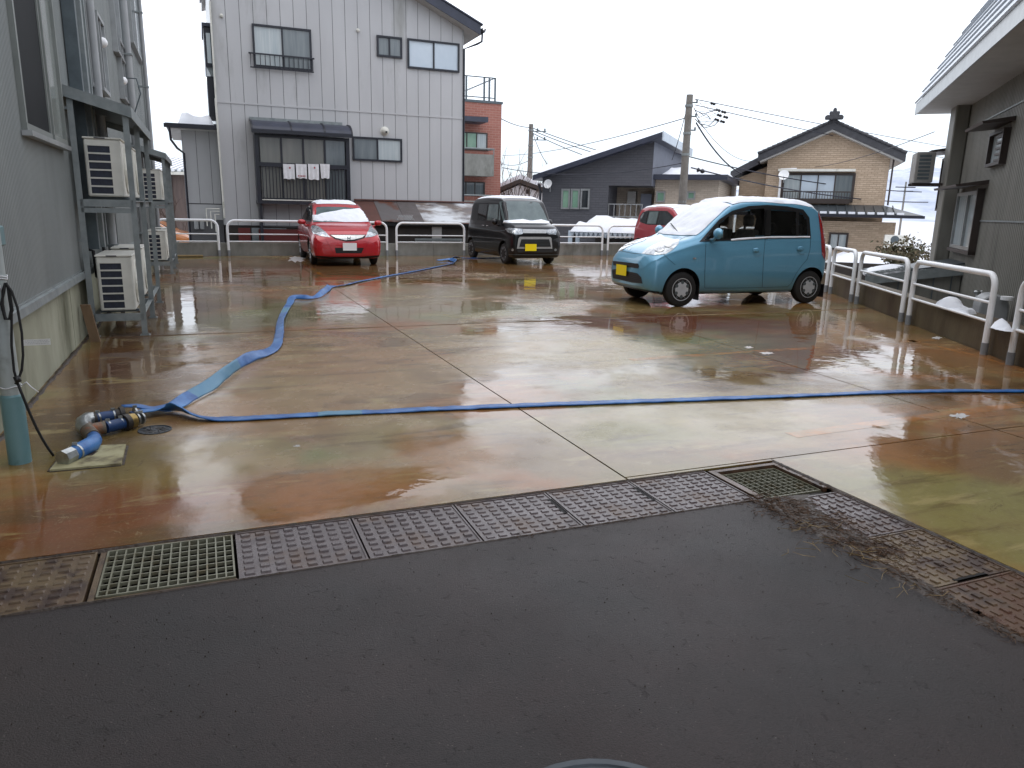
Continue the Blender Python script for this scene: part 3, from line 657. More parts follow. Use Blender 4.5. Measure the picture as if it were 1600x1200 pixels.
pm('ring_iron', lin(66, 72, 78), .5, lin(54, 60, 66), 10, metal=.3)
mc = LF.inv(Vector((.25, 1.40, 0)))
manhole((mc.x, mc.y), .30, 'large round manhole cover cut off by the bottom of the frame', z=-.004)
mc = LF.g(242, 672); manhole(mc, .10, 'small black round cover in the concrete below the hose couplings', z=-.002)

# ================================================================== CURBS AND GUARD RAILS
def fence_rail(F, p0, p1, h, mid, low, label, group, r=.030, sleeve=.14, z0=0.0, cr=.16):
    a = Vector((p0[0], p0[1], 0)); b = Vector((p1[0], p1[1], 0)); d = (b-a); L = d.length; d.normalize()
    t = thing('guard_rail', label, 'guard rail', F.p(a.x, a.y, z0), group)
    pts = [(0, z0+.0), (0, z0+h-cr)]
    for k in range(1, 7): an = math.pi/2*k/6; pts.append((cr-cr*math.cos(an), h-cr+cr*math.sin(an)+z0))
    for k in range(0, 7): an = math.pi/2*k/6; pts.append((L-cr+cr*math.sin(an), h-cr+cr*math.cos(an)+z0))
    pts.append((L, z0))
    P = [(a.x+d.x*s, a.y+d.y*s, z) for s, z in pts]
    m = MB(F); m.tube(P, r, 12); m.build('hoop', 'white_pipe', t, smooth=50)
    for hh in (mid, low):
        if hh is None: continue
        m = MB(F); m.tube([(a.x+d.x*.01, a.y+d.y*.01, z0+hh), (b.x-d.x*.01, b.y-d.y*.01, z0+hh)], r*.5, 8); m.build('rail', 'white_pipe', t, smooth=50)
    for q in (a, b):
        m = MB(F); m.cyl(q.x, q.y, z0-.01, z0+sleeve, r*1.12, 12); m.build('sleeve', 'sleeve', t, smooth=50)
    return t
gb = 'white guard rails along the back of the lot'
VB = 22.40
backs = [(247, 343, 'white hoop rail nearest the left building'), (358, 476, 'white hoop rail left of the red hatchback'), (490, 605, 'white hoop rail ending just right of the red hatchback'),
         (620, 725, 'white hoop rail standing free between the red and black cars'), (740, 832, 'white hoop rail hidden behind the black box van'), (845, 940, 'white hoop rail right of the black box van'),
         (949, 1040, 'white hoop rail meeting the nose of the light blue car'), (1050, 1135, 'white hoop rail behind the light blue car'), (1150, 1240, 'hidden hoop rail behind the light blue car')]
for (x0, x1, lb_) in backs:
    u0, _ = LF.fv(x0, 399, VB); u1, _ = LF.fv(x1, 399, VB)
    fence_rail(LF, (u0, VB), (u1, VB), .97, .60 if x0 > 300 or True else None, .40, lb_, gb, r=.034, cr=.2, sleeve=.16)
# back curb in cast lengths
m = MB(LF); u = -1.9
while u < 14.6:
    m.box(u+.006, u+1.2-.006, VB+.07, VB+.25, -.6, .355+.006*random.random()); u += 1.2
m.box(-1.9, 14.6, VB+.085, VB+.24, -1.3, .34)
tag(m.build('back_curb', 'concrete_grey', base=LF.p(6, VB+.1, 0)), 'stained grey concrete curb below the rails at the back of the lot', 'curb wall')
m = MB(LF); m.tube([(-.9, VB-.12, .035), (.1, VB-.16, .035)], .03, 6)
rA = Vector((*LF.g(1577, 570), 0)); rB = Vector((*LF.g(1290, 456), 0)); rd = (rB-rA).normalized()
def onfence(px, py):
    # point on the fence line seen at column px
    n_ = Vector((rd.y, -rd.x, 0)); o = LF.inv(CAM); dd = LF.inv(ray(px, py)); t = (n_.dot(rA)-n_.dot(o))/n_.dot(dd); q = o+dd*t; return (q.x, q.y)
gr = 'white guard rails along the right side of the lot'
q1 = Vector((*onfence(1577, 570), 0)); q0 = q1-rd*2.35
rights = [((q0.x, q0.y), (q1.x, q1.y), 'white hoop rail cut by the right edge of the frame'),
          (onfence(1536, 557), onfence(1418, 508), 'nearest whole white hoop rail on the right side'),
          (onfence(1407, 503), onfence(1338, 472), 'white hoop rail in front of the snowy lean-to roof'),
          (onfence(1329, 470), onfence(1297, 457), 'short white hoop rail just behind the light blue car')]
q2 = Vector((*onfence(1290, 456), 0)); q3 = q2+rd*2.3; rights.append(((q2.x, q2.y), (q3.x, q3.y), 'white hoop rail hidden by the tail of the light blue car'))
q4 = q3+rd*.3; q5 = q4+rd*2.3; rights.append(((q4.x, q4.y), (q5.x, q5.y), 'farthest hoop rail of the right side behind the light blue car'))
q6 = q5+rd*.3; q7 = q6+rd*2.3; rights.append(((q6.x, q6.y), (q7.x, q7.y), 'last hoop rail of the right side near the back corner'))
for a, b, lb_ in rights:
    fence_rail(LF, a, b, .86, .56, .36, lb_, gr, r=.033, cr=.14, sleeve=.13)
n_ = Vector((rd.y, -rd.x, 0))
m = MB(LF)
a0 = rA-rd*8; L = 22
bvx = []
k = 110
for i in range(k+1):
    p = a0+rd*(L*i/k); w_ = .006*mnoise.noise(p*2)
    i0 = p+n_*(.07+w_); i1 = p+n_*(.27)
    bvx += [(i0.x, i0.y, -.05), (i0.x, i0.y, .34), ((i0+n_*.012).x, (i0+n_*.012).y, .352), (i1.x, i1.y, .352), (i1.x, i1.y, -1.3)]
fs = []
for i in range(k):
    for j in range(4): fs.append((i*5+j, i*5+j+1, (i+1)*5+j+1, (i+1)*5+j))
m.add(bvx, fs)
tag(m.build('right_curb', 'curb_wet', base=LF.p(rA.x, rA.y, 0)), 'mossy brown concrete curb below the rails on the right', 'curb wall')
# snow on and behind the right curb
def snow_heap(name, label, F, poly, z, h, kind=None, step=.05, seed=0, cat='snow'):
    m = MB(F); xs = [p[0] for p in poly]; ys = [p[1] for p in poly]; V = []; E = []
    for i in range(len(poly)):
        a, b = poly[i], poly[(i+1) % len(poly)]; L = math.hypot(b[0]-a[0], b[1]-a[1]); kk = max(1, int(L/step))
        for j in range(kk): V.append(Vector((a[0]+(b[0]-a[0])*j/kk+.35*step*mnoise.noise(Vector((a[0]+j, seed, i))), a[1]+(b[1]-a[1])*j/kk+.35*step*mnoise.noise(Vector((seed, a[1]+j, i))))))
    nb = len(V); E = [(i, (i+1) % nb) for i in range(nb)]
    x = min(xs)
    while x < max(xs):
        y = min(ys)
        while y < max(ys):
            P = Vector((x+random.uniform(-.2, .2)*step, y+random.uniform(-.2, .2)*step))
            if inside(P, V) and bdist(P, V) > step*.5: V.append(P)
            y += step
        x += step
    vo, eo, fo, *_ = delaunay_2d_cdt(V, E, [], 1, 1e-5)
    bnd = [Vector((v.x, v.y)) for v in V[:nb]]; vs = []
    for v in vo:
        dd = bdist(Vector((v.x, v.y)), bnd); hh = h*min(1, (dd/(2.2*step)))**.5*(.75+.5*mnoise.noise(Vector((v.x*1.5+seed, v.y*1.5, 0))))
        zz = z(v.x, v.y) if callable(z) else z
        vs.append((v.x, v.y, zz+hh+.002))
    m.add(vs, [tuple(f) for f in fo])
    o = m.build(name, 'snow', smooth=True); tag(o, label, cat, kind=kind); return o
def inside(P, poly):
    c = False; n = len(poly); j = n-1
    for i in range(n):
        a, b = poly[i], poly[j]
        if (a[1] > P[1]) != (b[1] > P[1]) and P[0] < (b[0]-a[0])*(P[1]-a[1])/(b[1]-a[1])+a[0]: c = not c
        j = i
    return c
def bdist(P, poly):
    best = 1e9; n = len(poly)
    for i in range(n):
        a, b = poly[i], poly[(i+1) % n]; dx, dy = b[0]-a[0], b[1]-a[1]; L = dx*dx+dy*dy
        t = 0 if L == 0 else max(0, min(1, ((P[0]-a[0])*dx+(P[1]-a[1])*dy)/L)); best = min(best, math.hypot(P[0]-a[0]-dx*t, P[1]-a[1]-dy*t))
    return best
def gz(px, py, z): q = LF.g(px, py, z); return q
snow_heap('snow', 'heap of old snow on the right curb below the middle rail', LF, [gz(x, y, .352) for x, y in [(1460, 476), (1474, 472), (1492, 472), (1504, 476), (1506, 480), (1514, 483), (1523, 486), (1527, 491), (1512, 493), (1495, 489), (1477, 483)]], .345, .10, step=.035)
snow_heap('snow', 'small rounded snow lump on the curb between two rail posts', LF, [gz(x, y, .352) for x, y in [(1547, 512), (1552, 507), (1562, 505), (1572, 507), (1580, 513), (1583, 519), (1570, 518), (1556, 515)]], .352, .08, step=.03)
mudmat('brown mud mat spread over the cover beside the corner grate', [(TU0-.03, TV0+.02), (TU0+.2, TV0-.0), (TU0+.32, TV0-.02), (TU0+.22, TV0-.18), (TU0+.16, TV0-.38), (TU0+.20, TV0-.5), (TU0+.08, TV0-.72), (TU0-.03, TV0-.6), (TU0-.05, TV0-.3)], .010, 3)
mudmat('thin mud along the asphalt edge of the right drain line', [(TU0-.03, TV0-.7), (TU0+.05, TV0-.78), (TU0+.07, TV0-1.0), (TU0+.03, TV0-1.4), (TU0-.03, TV0-1.5), (TU0-.05, TV0-1.1)], .012, 6)
for i, (x, y, rx, ry, lb_) in enumerate([(1465, 528, 7, 2, 'small melting snow lump on wet concrete near the right curb'), (1500, 650, 13, 4, 'thin slush patch on the worn orange line'), (1170, 543, 6, 1.6, 'melting slush spot below the tail of the light blue car'),
                    (1197, 552, 10, 1.8, 'longest slush spot on the concrete joint'), (463, 405, 12, 4, 'patch of slush by the front wheel of the red hatchback'), (465, 697, 5, 1.6, 'small white slush spot on bare concrete near the drain')]):
    snow_heap('slush', lb_, LF, [LF.g(x+rx*math.cos(a*.35)*(1+.4*math.sin(a*5+i)), y+ry*math.sin(a*.35)*(1+.4*math.cos(a*3+i))) for a in range(18)], .0, .014 if i in (0, 4) else .003, step=.03, seed=i).data.materials.__setitem__(0, MATS['slush'])
# ================================================================== BUILDING HELPERS
def win(parent, F, ax, val, out, a0, a1, z0, z1, panes=2, glass='glass_dark', frame='dark_frame', fw=.05, name='window', depth=.07, glasses=None, mull=.045, recess=.02):
    """window on plane (ax=1: v=val, spans u; ax=0: u=val, spans v); out=+-1 side it faces"""
    def bx(m, p0, p1, q0, q1, d0, d1):
        lo, hi = sorted((val+out*d0, val+out*d1))
        if ax == 1: m.box(p0, p1, lo, hi, q0, q1)
        else: m.box(lo, hi, p0, p1, q0, q1)
    m = MB(F)
    bx(m, a0, a1, z0, z0+fw, -.02, depth); bx(m, a0, a1, z1-fw, z1, -.02, depth)
    bx(m, a0, a0+fw, z0+fw, z1-fw, -.02, depth-.002); bx(m, a1-fw, a1, z0+fw, z1-fw, -.02, depth-.002)
    w_ = (a1-a0-2*fw)/panes
    for i in range(1, panes): c = a0+fw+w_*i; bx(m, c-mull/2, c+mull/2, z0+fw, z1-fw, -.02, depth-.012)
    f = m.build(name, frame, parent)
    for i in range(panes):
        m = MB(F); g_ = (glasses[i] if glasses else glass)
        bx(m, a0+fw+w_*i+(mull/2 if i else 0)+.0005, a0+fw+w_*(i+1)-(mull/2 if i < panes-1 else 0)-.0005, z0+fw+.0005, z1-fw-.0005, .004, recess+.012*(i % 2))
        o = m.build('pane', g_, None); o.parent = f; 
        for v in o.data.vertices: v.co -= worldpos(f)
    return f
def corrug(F, ax, val, out, a0, a1, zb, zt, pitch, depth, shape='zig'):
    """ribbed sheet; zb/zt functions or numbers"""
    m = MB(F); n = int((a1-a0)/pitch); fz = lambda z, a: z(a) if callable(z) else z
    vs = []; 
    pat = [(0, 0), (.35, 0), (.5, 1), (.85, 1)]
    for i in range(n+1):
        for (k, d) in pat:
            a = a0+(i+k)*pitch
            if a > a1: continue
            x = val+out*(d*depth+.001)
            for z in (fz(zb, a), fz(zt, a)): vs.append((a, x, z) if ax == 1 else (x, a, z))
    m.add(vs, [(2*i, 2*i+2, 2*i+3, 2*i+1) for i in range(len(vs)//2-1)])
    return m
# ================================================================== LEFT BUILDING
UW = -1.22
lbld = thing('left_building', 'pale grey ribbed metal building with concrete base along the left edge', 'building', LF.p(-1.3, 10, 0))
Z0c = .66; LVE = 22.15
m = MB(LF); m.box(-9, UW-.03, -4, LVE, Z0c, 9.2); m.build('wall_core', 'clad_left', lbld)
corrug(LF, 0, UW-.012, 1, -4, LVE, Z0c+.03, 9.2, .045, .007).build('cladding', 'clad_left', lbld)
m = MB(LF); m.box(-9.0, -1.26, -4, LVE-.02, -1.3, Z0c-.01)
for v in (1.5, 4.9, 8.3, 11.7, 15.1, 18.5): m.box(-1.262, -1.257, v, v+.012, 0, Z0c-.02)
m.build('concrete_base', 'concrete', lbld)
m = MB(LF); m.prism([(-1.27, Z0c-.03), (-1.19, Z0c-.03), (-1.195, Z0c+.03), (UW+.004, Z0c+.035), (UW+.004, Z0c+.05), (-1.27, Z0c+.05)], -4, LVE, 'v'); m.build('drip_flashing', 'galv', lbld)
m = MB(LF); m.box(UW-.02, UW+.03, LVE-.12, LVE+.02, Z0c+.06, 9.2); m.build('corner_trim', 'clad_left', lbld)
m = MB(LF); m.box(-9.2, UW+.15, -4, LVE+.2, 9.2, 9.45); m.build('roof', 'roof_dark', lbld)
# windows of the left building (plane u)
va, za = LF.fu(35, 203, UW); vb_, zb_ = LF.fu(98, 230, UW)
win(lbld, LF, 0, UW, 1, va, vb_, 1.93, 4.4, 2, frame='alu', glasses=['glass_mesh', 'glass_curtain'], fw=.045, depth=.06) if False else None
pm('glass_mesh', lin(26, 28, 30), .6, lin(20, 22, 24), 2, spec=.1)
pm('alu_dark', lin(132, 136, 132), .4, lin(120, 124, 120), 5, metal=.2)
pm('glass_pale', lin(150, 156, 152), .1, lin(128, 134, 130), 1, spec=.6)
f = win(lbld, LF, 0, UW, 1, va, va+(vb_-va)*.60, 1.93, 4.4, 1, frame='alu_dark', glasses=['glass_mesh'], fw=.05, depth=.035)
win(lbld, LF, 0, UW, 1, va+(vb_-va)*.60+.003, vb_, 1.93, 4.4, 1, frame='alu_dark', glasses=['glass_pale'], fw=.045, depth=.05)
m = MB(LF); m.box(UW, UW+.07, va-.04, vb_+.03, 1.885, 1.925); m.build('window_ledge', 'alu', lbld)
for (xa, ya, xb, yb, nz, gl) in [(177, 0, 193, 92, 1, 'glass_mid'), (203, 0, 217, 78, 1, 'glass_mid'), (153, 95, 164, 152, 1, 'glass_dark'), (188, 142, 199, 166, 1, 'glass_mid'), (134, 60, 141, 140, 1, 'glass_mid')]:
    v0, z0 = LF.fu(xa, yb-12, UW); v1, z1 = LF.fu(xb, yb, UW); _, zt = LF.fu(xb, ya, UW)
    win(lbld, LF, 0, UW, 1, v0, v1, min(z0, z1), max(zt, min(z0, z1)+1.0) if ya else min(z0, z1)+1.9, 2, frame='alu', glasses=[gl, 'glass_curtain'], fw=.05, depth=.08)
# pipes
def vpipe(px, py, r, name='downpipe', mat='pipe_grey', z0=0.0, z1=9, off=.09, box=False, clips=True):
    v, _ = LF.fu(px, py, UW+off); m = MB(LF)
    if box: m.box(UW+.005, UW+off+r, v-r, v+r, z0, z1)
    else: m.cyl(UW+off, v, z0, z1, r, 12)
    m.build(name, mat, lbld, smooth=40)
    if clips:
        m = MB(LF)
        for z in np.arange(z0+.8, z1, 1.6): m.box(UW, UW+off+r+.01, v-r-.012, v+r+.012, z, z+.03)
        m.build('pipe_clamp', 'galv', lbld)
vpipe(113, 60, .055, 'pipe_cover', 'galv_dark', .9, 9, .07, True, False)
vpipe(122, 60, .06, 'pipe_cover', 'galv', .9, 9, .07, True, False)
vpipe(131, 60, .035, 'pipe_cover', 'galv', .9, 9, .06, True, False)
vpipe(144, 60, .055, z0=.05, off=.10); vpipe(199, 80, .065, z0=.02, off=.12)
vpipe(224, 80, .045, z0=.02, off=.17); 
for (x, y) in ((158, 66), (191, 126)):
    v, z = LF.fu(x, y, UW+.05); m = MB(LF); m.lathe((UW, v, z), (1, 0, 0), [(0, .07), (.07, .07), (.11, .055), (.13, .02)], 14); m.build('vent_hood', 'plate_white', lbld, smooth=40)
v, z = LF.fu(190, 135, UW); m = MB(LF); m.tube([(UW, v, z+.15), (UW+.25, v, z+.15), (UW+.3, v, z-.1), (UW+.15, v, z-.5)], .012, 6); m.build('conduit', 'galv_dark', lbld)
# grey junction box at frame edge
v, z = LF.fu(2, 368, UW+.1)
t = thing('switch_box', 'small blue grey box on the cladding at the left frame edge', 'box', LF.p(UW, 5.1, 1.1))
vq, zq = LF.fu(8, 368, UW+.1); m = MB(LF); m.box(UW, UW+.10, vq-.55, vq, zq-.06, zq+.06); m.build('case', 'pvc_teal', t, bevel=.01)

# ---- equipment racks with air conditioners
def rack(v0, label):
    t = thing('equipment_rack', label, 'rack', LF.p(-.92, v0+.9, 0), 'galvanised racks on the left wall')
    uo, ui = -.68, -1.165; a = .028; L = 2.95
    def post(u, v, h, nm='post'): m = MB(LF); m.prism([(u-a, v-a), (u+a, v-a), (u+a, v-a+.008), (u-a+.008, v-a+.008), (u-a+.008, v+a), (u-a, v+a)], .012, h, 'z'); m.build(nm, 'galv', t)
    for vv in (v0, v0+1.38, v0+L):
        post(uo, vv, 2.30); 
    for vv in (v0, v0+L): post(ui, vv, 2.42)
    for z in (.17, 1.36):
        for vv in (v0, v0+1.38, v0+L): m = MB(LF); m.box(ui, uo, vv-.028, vv-.02, z, z+.075); m.box(ui, uo, vv-.02, vv+.025, z+.067, z+.075); m.build('cross_beam', 'galv', t)
        for uu in (ui, uo-.03): m = MB(LF); m.box(uu-.005, uu+.003, v0, v0+L, z-.002, z+.066); m.box(uu+.003, uu+.045, v0, v0+L, z+.058, z+.066); m.build('long_beam', 'galv', t)
    m = MB(LF); m.box(ui, uo, v0-.028, v0-.02, 1.30, 1.35) ; m.build('cross_beam', 'galv', t)
    # sloping rain roof with side channel
    m = MB(LF)
    m.add([(UW, v0-.06, 2.50), (uo+.05, v0-.06, 2.335), (uo+.05, v0+L+.1, 2.335), (UW, v0+L+.1, 2.50), (UW, v0-.06, 2.512), (uo+.05, v0-.06, 2.347), (uo+.05, v0+L+.1, 2.347), (UW, v0+L+.1, 2.512)],
          [(3, 2, 1, 0), (4, 5, 6, 7), (0, 1, 5, 4), (1, 2, 6, 5), (2, 3, 7, 6), (3, 0, 4, 7)]); m.build('rain_roof', 'galv_dark', t)
    m = MB(LF)
    for vv in (v0-.07, v0+L+.1):
        m = MB(LF); m.add([(UW, vv, 2.42), (uo+.06, vv, 2.25), (uo+.06, vv+.01, 2.25), (UW, vv+.01, 2.42), (UW, vv, 2.53), (uo+.06, vv, 2.36), (uo+.06, vv+.01, 2.36), (UW, vv+.01, 2.53)],
          [(3, 2, 1, 0), (4, 5, 6, 7), (0, 1, 5, 4), (1, 2, 6, 5), (2, 3, 7, 6), (3, 0, 4, 7)]); m.build('side_channel', 'galv', t)
    m = MB(LF); m.box(uo+.052, uo+.062, v0-.06, v0+L+.11, 2.25, 2.36); m.build('eave_channel', 'galv', t)
    for z in (2.30, 1.0):
        m = MB(LF); m.box(UW, ui, v0-.015, v0+.015, z, z+.03); m.build('wall_bracket', 'galv', t)
    for (u, v) in ((uo, v0), (ui, v0), (uo, v0+1.38), (uo, v0+L), (ui, v0+L)):
        m = MB(LF); m.box(u-.05, u+.05, v-.05, v+.05, .001, .011); m.cyl(u+.035, v-.035, .011, .03, .008, 8); m.build('foot_plate', 'galv', t)
    return t
def ac_unit(v0, z0, label, w=.88, h=.62, d=.34):
    u0 = -1.09; u1 = u0+d
    t = thing('air_conditioner', label, 'air conditioner', LF.p(u0+d/2, v0+w/2, z0), 'outdoor air conditioner units on the racks')
    m = MB(LF); m.box(u0, u1, v0, v0+w, z0+.03, z0+h-.02); m.build('case', 'ac_cream', t, bevel=.012)
    m = MB(LF); m.box(u0-.008, u1+.008, v0-.008, v0+w+.008, z0+h-.02, z0+h); m.build('lid', 'ac_cream', t, bevel=.006)
    # end face: six dark fin openings, bars between
    m = MB(LF)
    for k in range(6):
        zz = z0+.06+k*(h-.13)/6; m.box(u0+.035, u0+.235, v0-.0035, v0+.01, zz, zz+(h-.13)/6-.018)
    m.build('fin_opening', 'ac_fin', t)
    m = MB(LF)
    for k in range(7):
        zz = z0+.06+k*(h-.13)/6-.016; m.box(u0+.03, u0+.24, v0-.009, v0-.0036, zz, zz+.013)
    for uu in (u0+.026, u0+.236): m.box(uu, uu+.008, v0-.0085, v0-.0030, z0+.045, z0+h-.075)
    m.build('end_grille', 'ac_cream', t)
    m = MB(LF); m.box(u0+.1, u0+.2, v0-.012, v0-.0085, z0+h-.016, z0+h-.004); m.build('lid_handle', 'ac_fin', t)
    # fan grille on the side facing the lot
    m = MB(LF); cv = v0+w*.40; cz = z0+h*.5
    m.lathe((u1+.001, cv, cz), (1, 0, 0), [(0, .24), (.012, .24), (.012, .225), (.002, .225)], 28); m.build('fan_ring', 'ac_cream', t)
    m = MB(LF); m.lathe((u1+.0015, cv, cz), (1, 0, 0), [(0, .22), (.001, .22)], 28); m.build('fan_opening', 'ac_fin', t)
    m = MB(LF)
    for rr in (.04, .08, .12, .16, .2): m.tube([(u1+.014, cv+rr*math.cos(a*math.pi/10), cz+rr*math.sin(a*math.pi/10)) for a in range(21)], .003, 4)
    for a in range(6): m.tube([(u1+.015, cv, cz), (u1+.015, cv+.225*math.cos(a*math.pi/3), cz+.225*math.sin(a*math.pi/3))], .003, 4)
    m.build('fan_guard', 'ac_cream', t)
    m = MB(LF); m.prism([(u1, z0+.10), (u1+.025, z0+.14), (u1+.025, z0+h-.12), (u1, z0+h-.08)], v0+w-.20, v0+w-.03, 'v'); m.build('service_cover', 'ac_cream', t)
    for vv in (v0+.12, v0+w-.16): m = MB(LF); m.box(u0-.02, u1+.02, vv, vv+.04, z0, z0+.03); m.build('foot', 'galv_dark', t)
    return t
RK1, RK2 = 8.93, 16.75
rack(RK1, 'nearer galvanised steel rack bolted to the left wall'); rack(RK2, 'farther galvanised steel rack near the end of the left wall')
for (rk, nm) in ((RK1, 'nearer'), (RK2, 'farther')):
    for (z, sh) in ((.245, 'bottom'), (1.435, 'upper')):
        ac_unit(rk+.03, z, 'cream outdoor unit at the near end of the %s shelf of the %s rack' % (sh, nm))
        ac_unit(rk+1.48, z, 'cream outdoor unit at the far end of the %s shelf of the %s rack' % (sh, nm))
    m = MB(LF)
    for k, (vv, z) in enumerate(((rk+.5, .6), (rk+1.4, .7), (rk+.7, 1.7))):
        m = MB(LF); m.tube([(UW+.01, vv, z+.3), (UW+.06, vv, z+.28), (UW+.07, vv, z), (UW+.12, vv+.05, z-.05)], .018, 7); m.build('pipe_run', 'rubber', lbld, smooth=True)
# wooden plank leaning at the rack foot
a = LF.g(135, 543); 
t = MB(LF); t.add([(-1.17, 8.62, 0), (-1.08, 8.60, 0), (-1.08, 8.66, 0), (-1.17, 8.68, 0), (-1.235, 8.66, .38), (-1.145, 8.64, .38), (-1.145, 8.69, .38), (-1.235, 8.71, .38)], [(3, 2, 1, 0), (4, 5, 6, 7), (0, 1, 5, 4), (1, 2, 6, 5), (2, 3, 7, 6), (3, 0, 4, 7)])
tag(t.build('plank', 'wood', base=LF.p(-1.12, 8.63, 0)), 'short brown plank leaning by the foot of the nearer rack', 'plank')
m = MB(LF); m.tube([(-.75, 21.9, .035), (-.1, 22.0, .03)], .03, 8); tag(m.build('log', 'straw', base=LF.p(-.4, 21.95, 0)), 'short pale pipe lying at the foot of the back curb', 'pipe')
# moss line at the wall foot
m = MB(LF); ragged(m, (-1.235, 0), (-1.235, 21.5), .035, .03, step=.05, seed=11); tag(m.build('moss', 'moss', smooth=True) if 'moss' in MATS else m.build('moss', 'mud', smooth=True), 'dark moss and dirt along the foot of the left wall', 'moss', kind='stuff')

# ================================================================== POST, CABLE, HOSE, PLATE
pb = Vector((*LF.g(32, 722), 0))
post = thing('conduit_post', 'grey plastic post with teal lower sleeve in front of the left wall', 'post', LF.p(pb.x, pb.y, 0))
m = MB(LF); m.cyl(pb.x, pb.y, .34, 2.6, .048, 20); m.build('upper_pipe', 'pvc_grey', post, smooth=40)
m = MB(LF); m.cyl(pb.x, pb.y, 0, .38, .056, 20); m.tube([(pb.x, pb.y, .375), (pb.x, pb.y, .39)], [.056, .049], 20); m.build('lower_sleeve', 'pvc_teal', post, smooth=40)
# cable: coil tied to the post and the run to the hose pump
cb = thing('black_cable', 'black cable coiled on the grey post and running down to the hose end', 'cable', LF.p(pb.x, pb.y, 0))
def pxy(px, py, du=0.0, dv=0.0):   # point in the plane just in front of the post, facing the camera
    q = LF.hit(px, py, 1, pb.y-.06+dv); return (q.x, q.y, q.z)
m = MB(LF)
for k in range(3):
    o = k*1.2
    loop = [(8, 442), (4+o, 455), (4-o, 475), (8, 495+2*k), (14, 499), (17+o, 485), (16, 462), (11, 446), (8, 442)]
    m.tube([pxy(*p, dv=-.012*k) for p in loop], .0065, 7)
m.tube([pxy(*p, dv=-.03) for p in [(9, 442), (18, 455), (27, 480), (34, 520), (36, 555), (34, 578), (29, 592), (24, 600)]], .0065, 7)
m.tube([pxy(*p, dv=-.02) for p in [(12, 450), (18, 490), (18, 540), (22, 580), (28, 600)]], .0065, 7)
m.build('coil', 'rubber', cb, smooth=True)
m = MB(LF); e1 = LF.g(84, 716)
P = [pxy(28, 600, dv=-.03)]; A = Vector(P[0]); B = Vector((e1[0], e1[1], .015))
for k in range(1, 9): s_ = k/8; q = A.lerp(B, s_); q.z -= .05*math.sin(math.pi*s_); P.append(tuple(q))
m.tube(P, .0072, 7); m.build('run', 'rubber', cb, smooth=True)
m = MB(LF); m.tube([pxy(25, 588, dv=-.035), pxy(29, 597, dv=-.035)], .016, 8); m.build('tape', 'trim_black', cb, smooth=True)
q = Vector(pxy(36, 535, dv=-.03)); 
m = MB(LF); m.box(q.x, q.x+.125, q.y, q.y+.001, q.z-.018, q.z+.014); lab = m.build('label', 'label_white', cb)
m = MB(LF)
random.seed(3)
for r_ in range(3):
    x = q.x+.01
    while x < q.x+.115: w_ = random.uniform(.003, .012); m.box(x, x+w_, q.y-.0006, q.y-.0002, q.z+.006-r_*.008, q.z+.008-r_*.008); x += w_+.003
o = m.build('print', 'alu', None); o.parent = lab
for v in o.data.vertices: v.co -= worldpos(lab)
for (z, lb_) in ((1.13, 'white string tied round the upper post and cable coil'), (.45, 'white string tied round the post above its teal sleeve')):
    zz = LF.hit(14, 435, 1, pb.y)[2] if z > 1 else LF.hit(20, 603, 1, pb.y)[2]
    m = MB(LF)
    for k in range(2 if z > 1 else 1): m.tube([(pb.x+.053*math.cos(a*math.pi/12), pb.y+.053*math.sin(a*math.pi/12), zz+.004*math.sin(a)+k*.012) for a in range(25)], .003, 5)
    s = pb.y-.06
    if z > 1:
        m.tube([(pb.x, s, zz), (pb.x-.02, s-.01, zz+.05), (pb.x+.01, s-.01, zz+.07), (pb.x+.03, s, zz+.04), (pb.x, s, zz)], .003, 5)
        m.tube([(pb.x, s, zz), (pb.x-.03, s-.01, zz-.01), (pb.x-.02, s, zz-.05)], .003, 5); m.tube([(pb.x, s, zz), (pb.x+.03, s-.01, zz-.03), (pb.x+.03, s, zz-.06)], .003, 5)
    else:
        m.tube([(pb.x+.05, s+.02, zz), (pb.x+.09, s, zz+.03), (pb.x+.11, s, zz+.0), (pb.x+.14, s, zz-.03)], .003, 5)
    tag(m.build('string', 'cloth', base=LF.p(pb.x, pb.y, zz), smooth=True), lb_, 'string')

# concrete cover plate with a slot
cs = [Vector((*LF.g(*p), 0)) for p in ((108, 700), (197, 697), (190, 727), (78, 737))]
cpt = thing('cover_plate', 'pale concrete cover plate with a small slot under the hose end', 'plate', LF.p(*((sum(cs, Vector())/4)[:2])))
m = MB(LF); m.prism([(p.x, p.y) for p in cs], -.02, .012, 'z'); m.build('slab', 'slab_plate', cpt)
s0 = Vector((*LF.g(143, 712), 0)); m = MB(LF); m.prism([(s0.x-.035, s0.y-.03), (s0.x+.01, s0.y-.035), (s0.x+.03, s0.y+.035), (s0.x-.005, s0.y+.04)], .0125, .0135, 'z'); m.build('slot', 'mud', cpt)
cc = sum(cs, Vector())/4
m = MB(LF)
for i in range(4):
    a, b = cs[i], cs[(i+1) % 4]; d = (b-a).normalized(); nn = Vector((d.y, -d.x, 0)) ; nn = nn if (a-cc).dot(nn) > 0 else -nn
    m.prism([((a+nn*.002).x, (a+nn*.002).y), ((b+nn*.002).x, (b+nn*.002).y), ((b+nn*.014).x, (b+nn*.014).y), ((a+nn*.014).x, (a+nn*.014).y)], -.002, .002+.0003*i, 'z')
m.build('gap_line', 'mud', cpt)

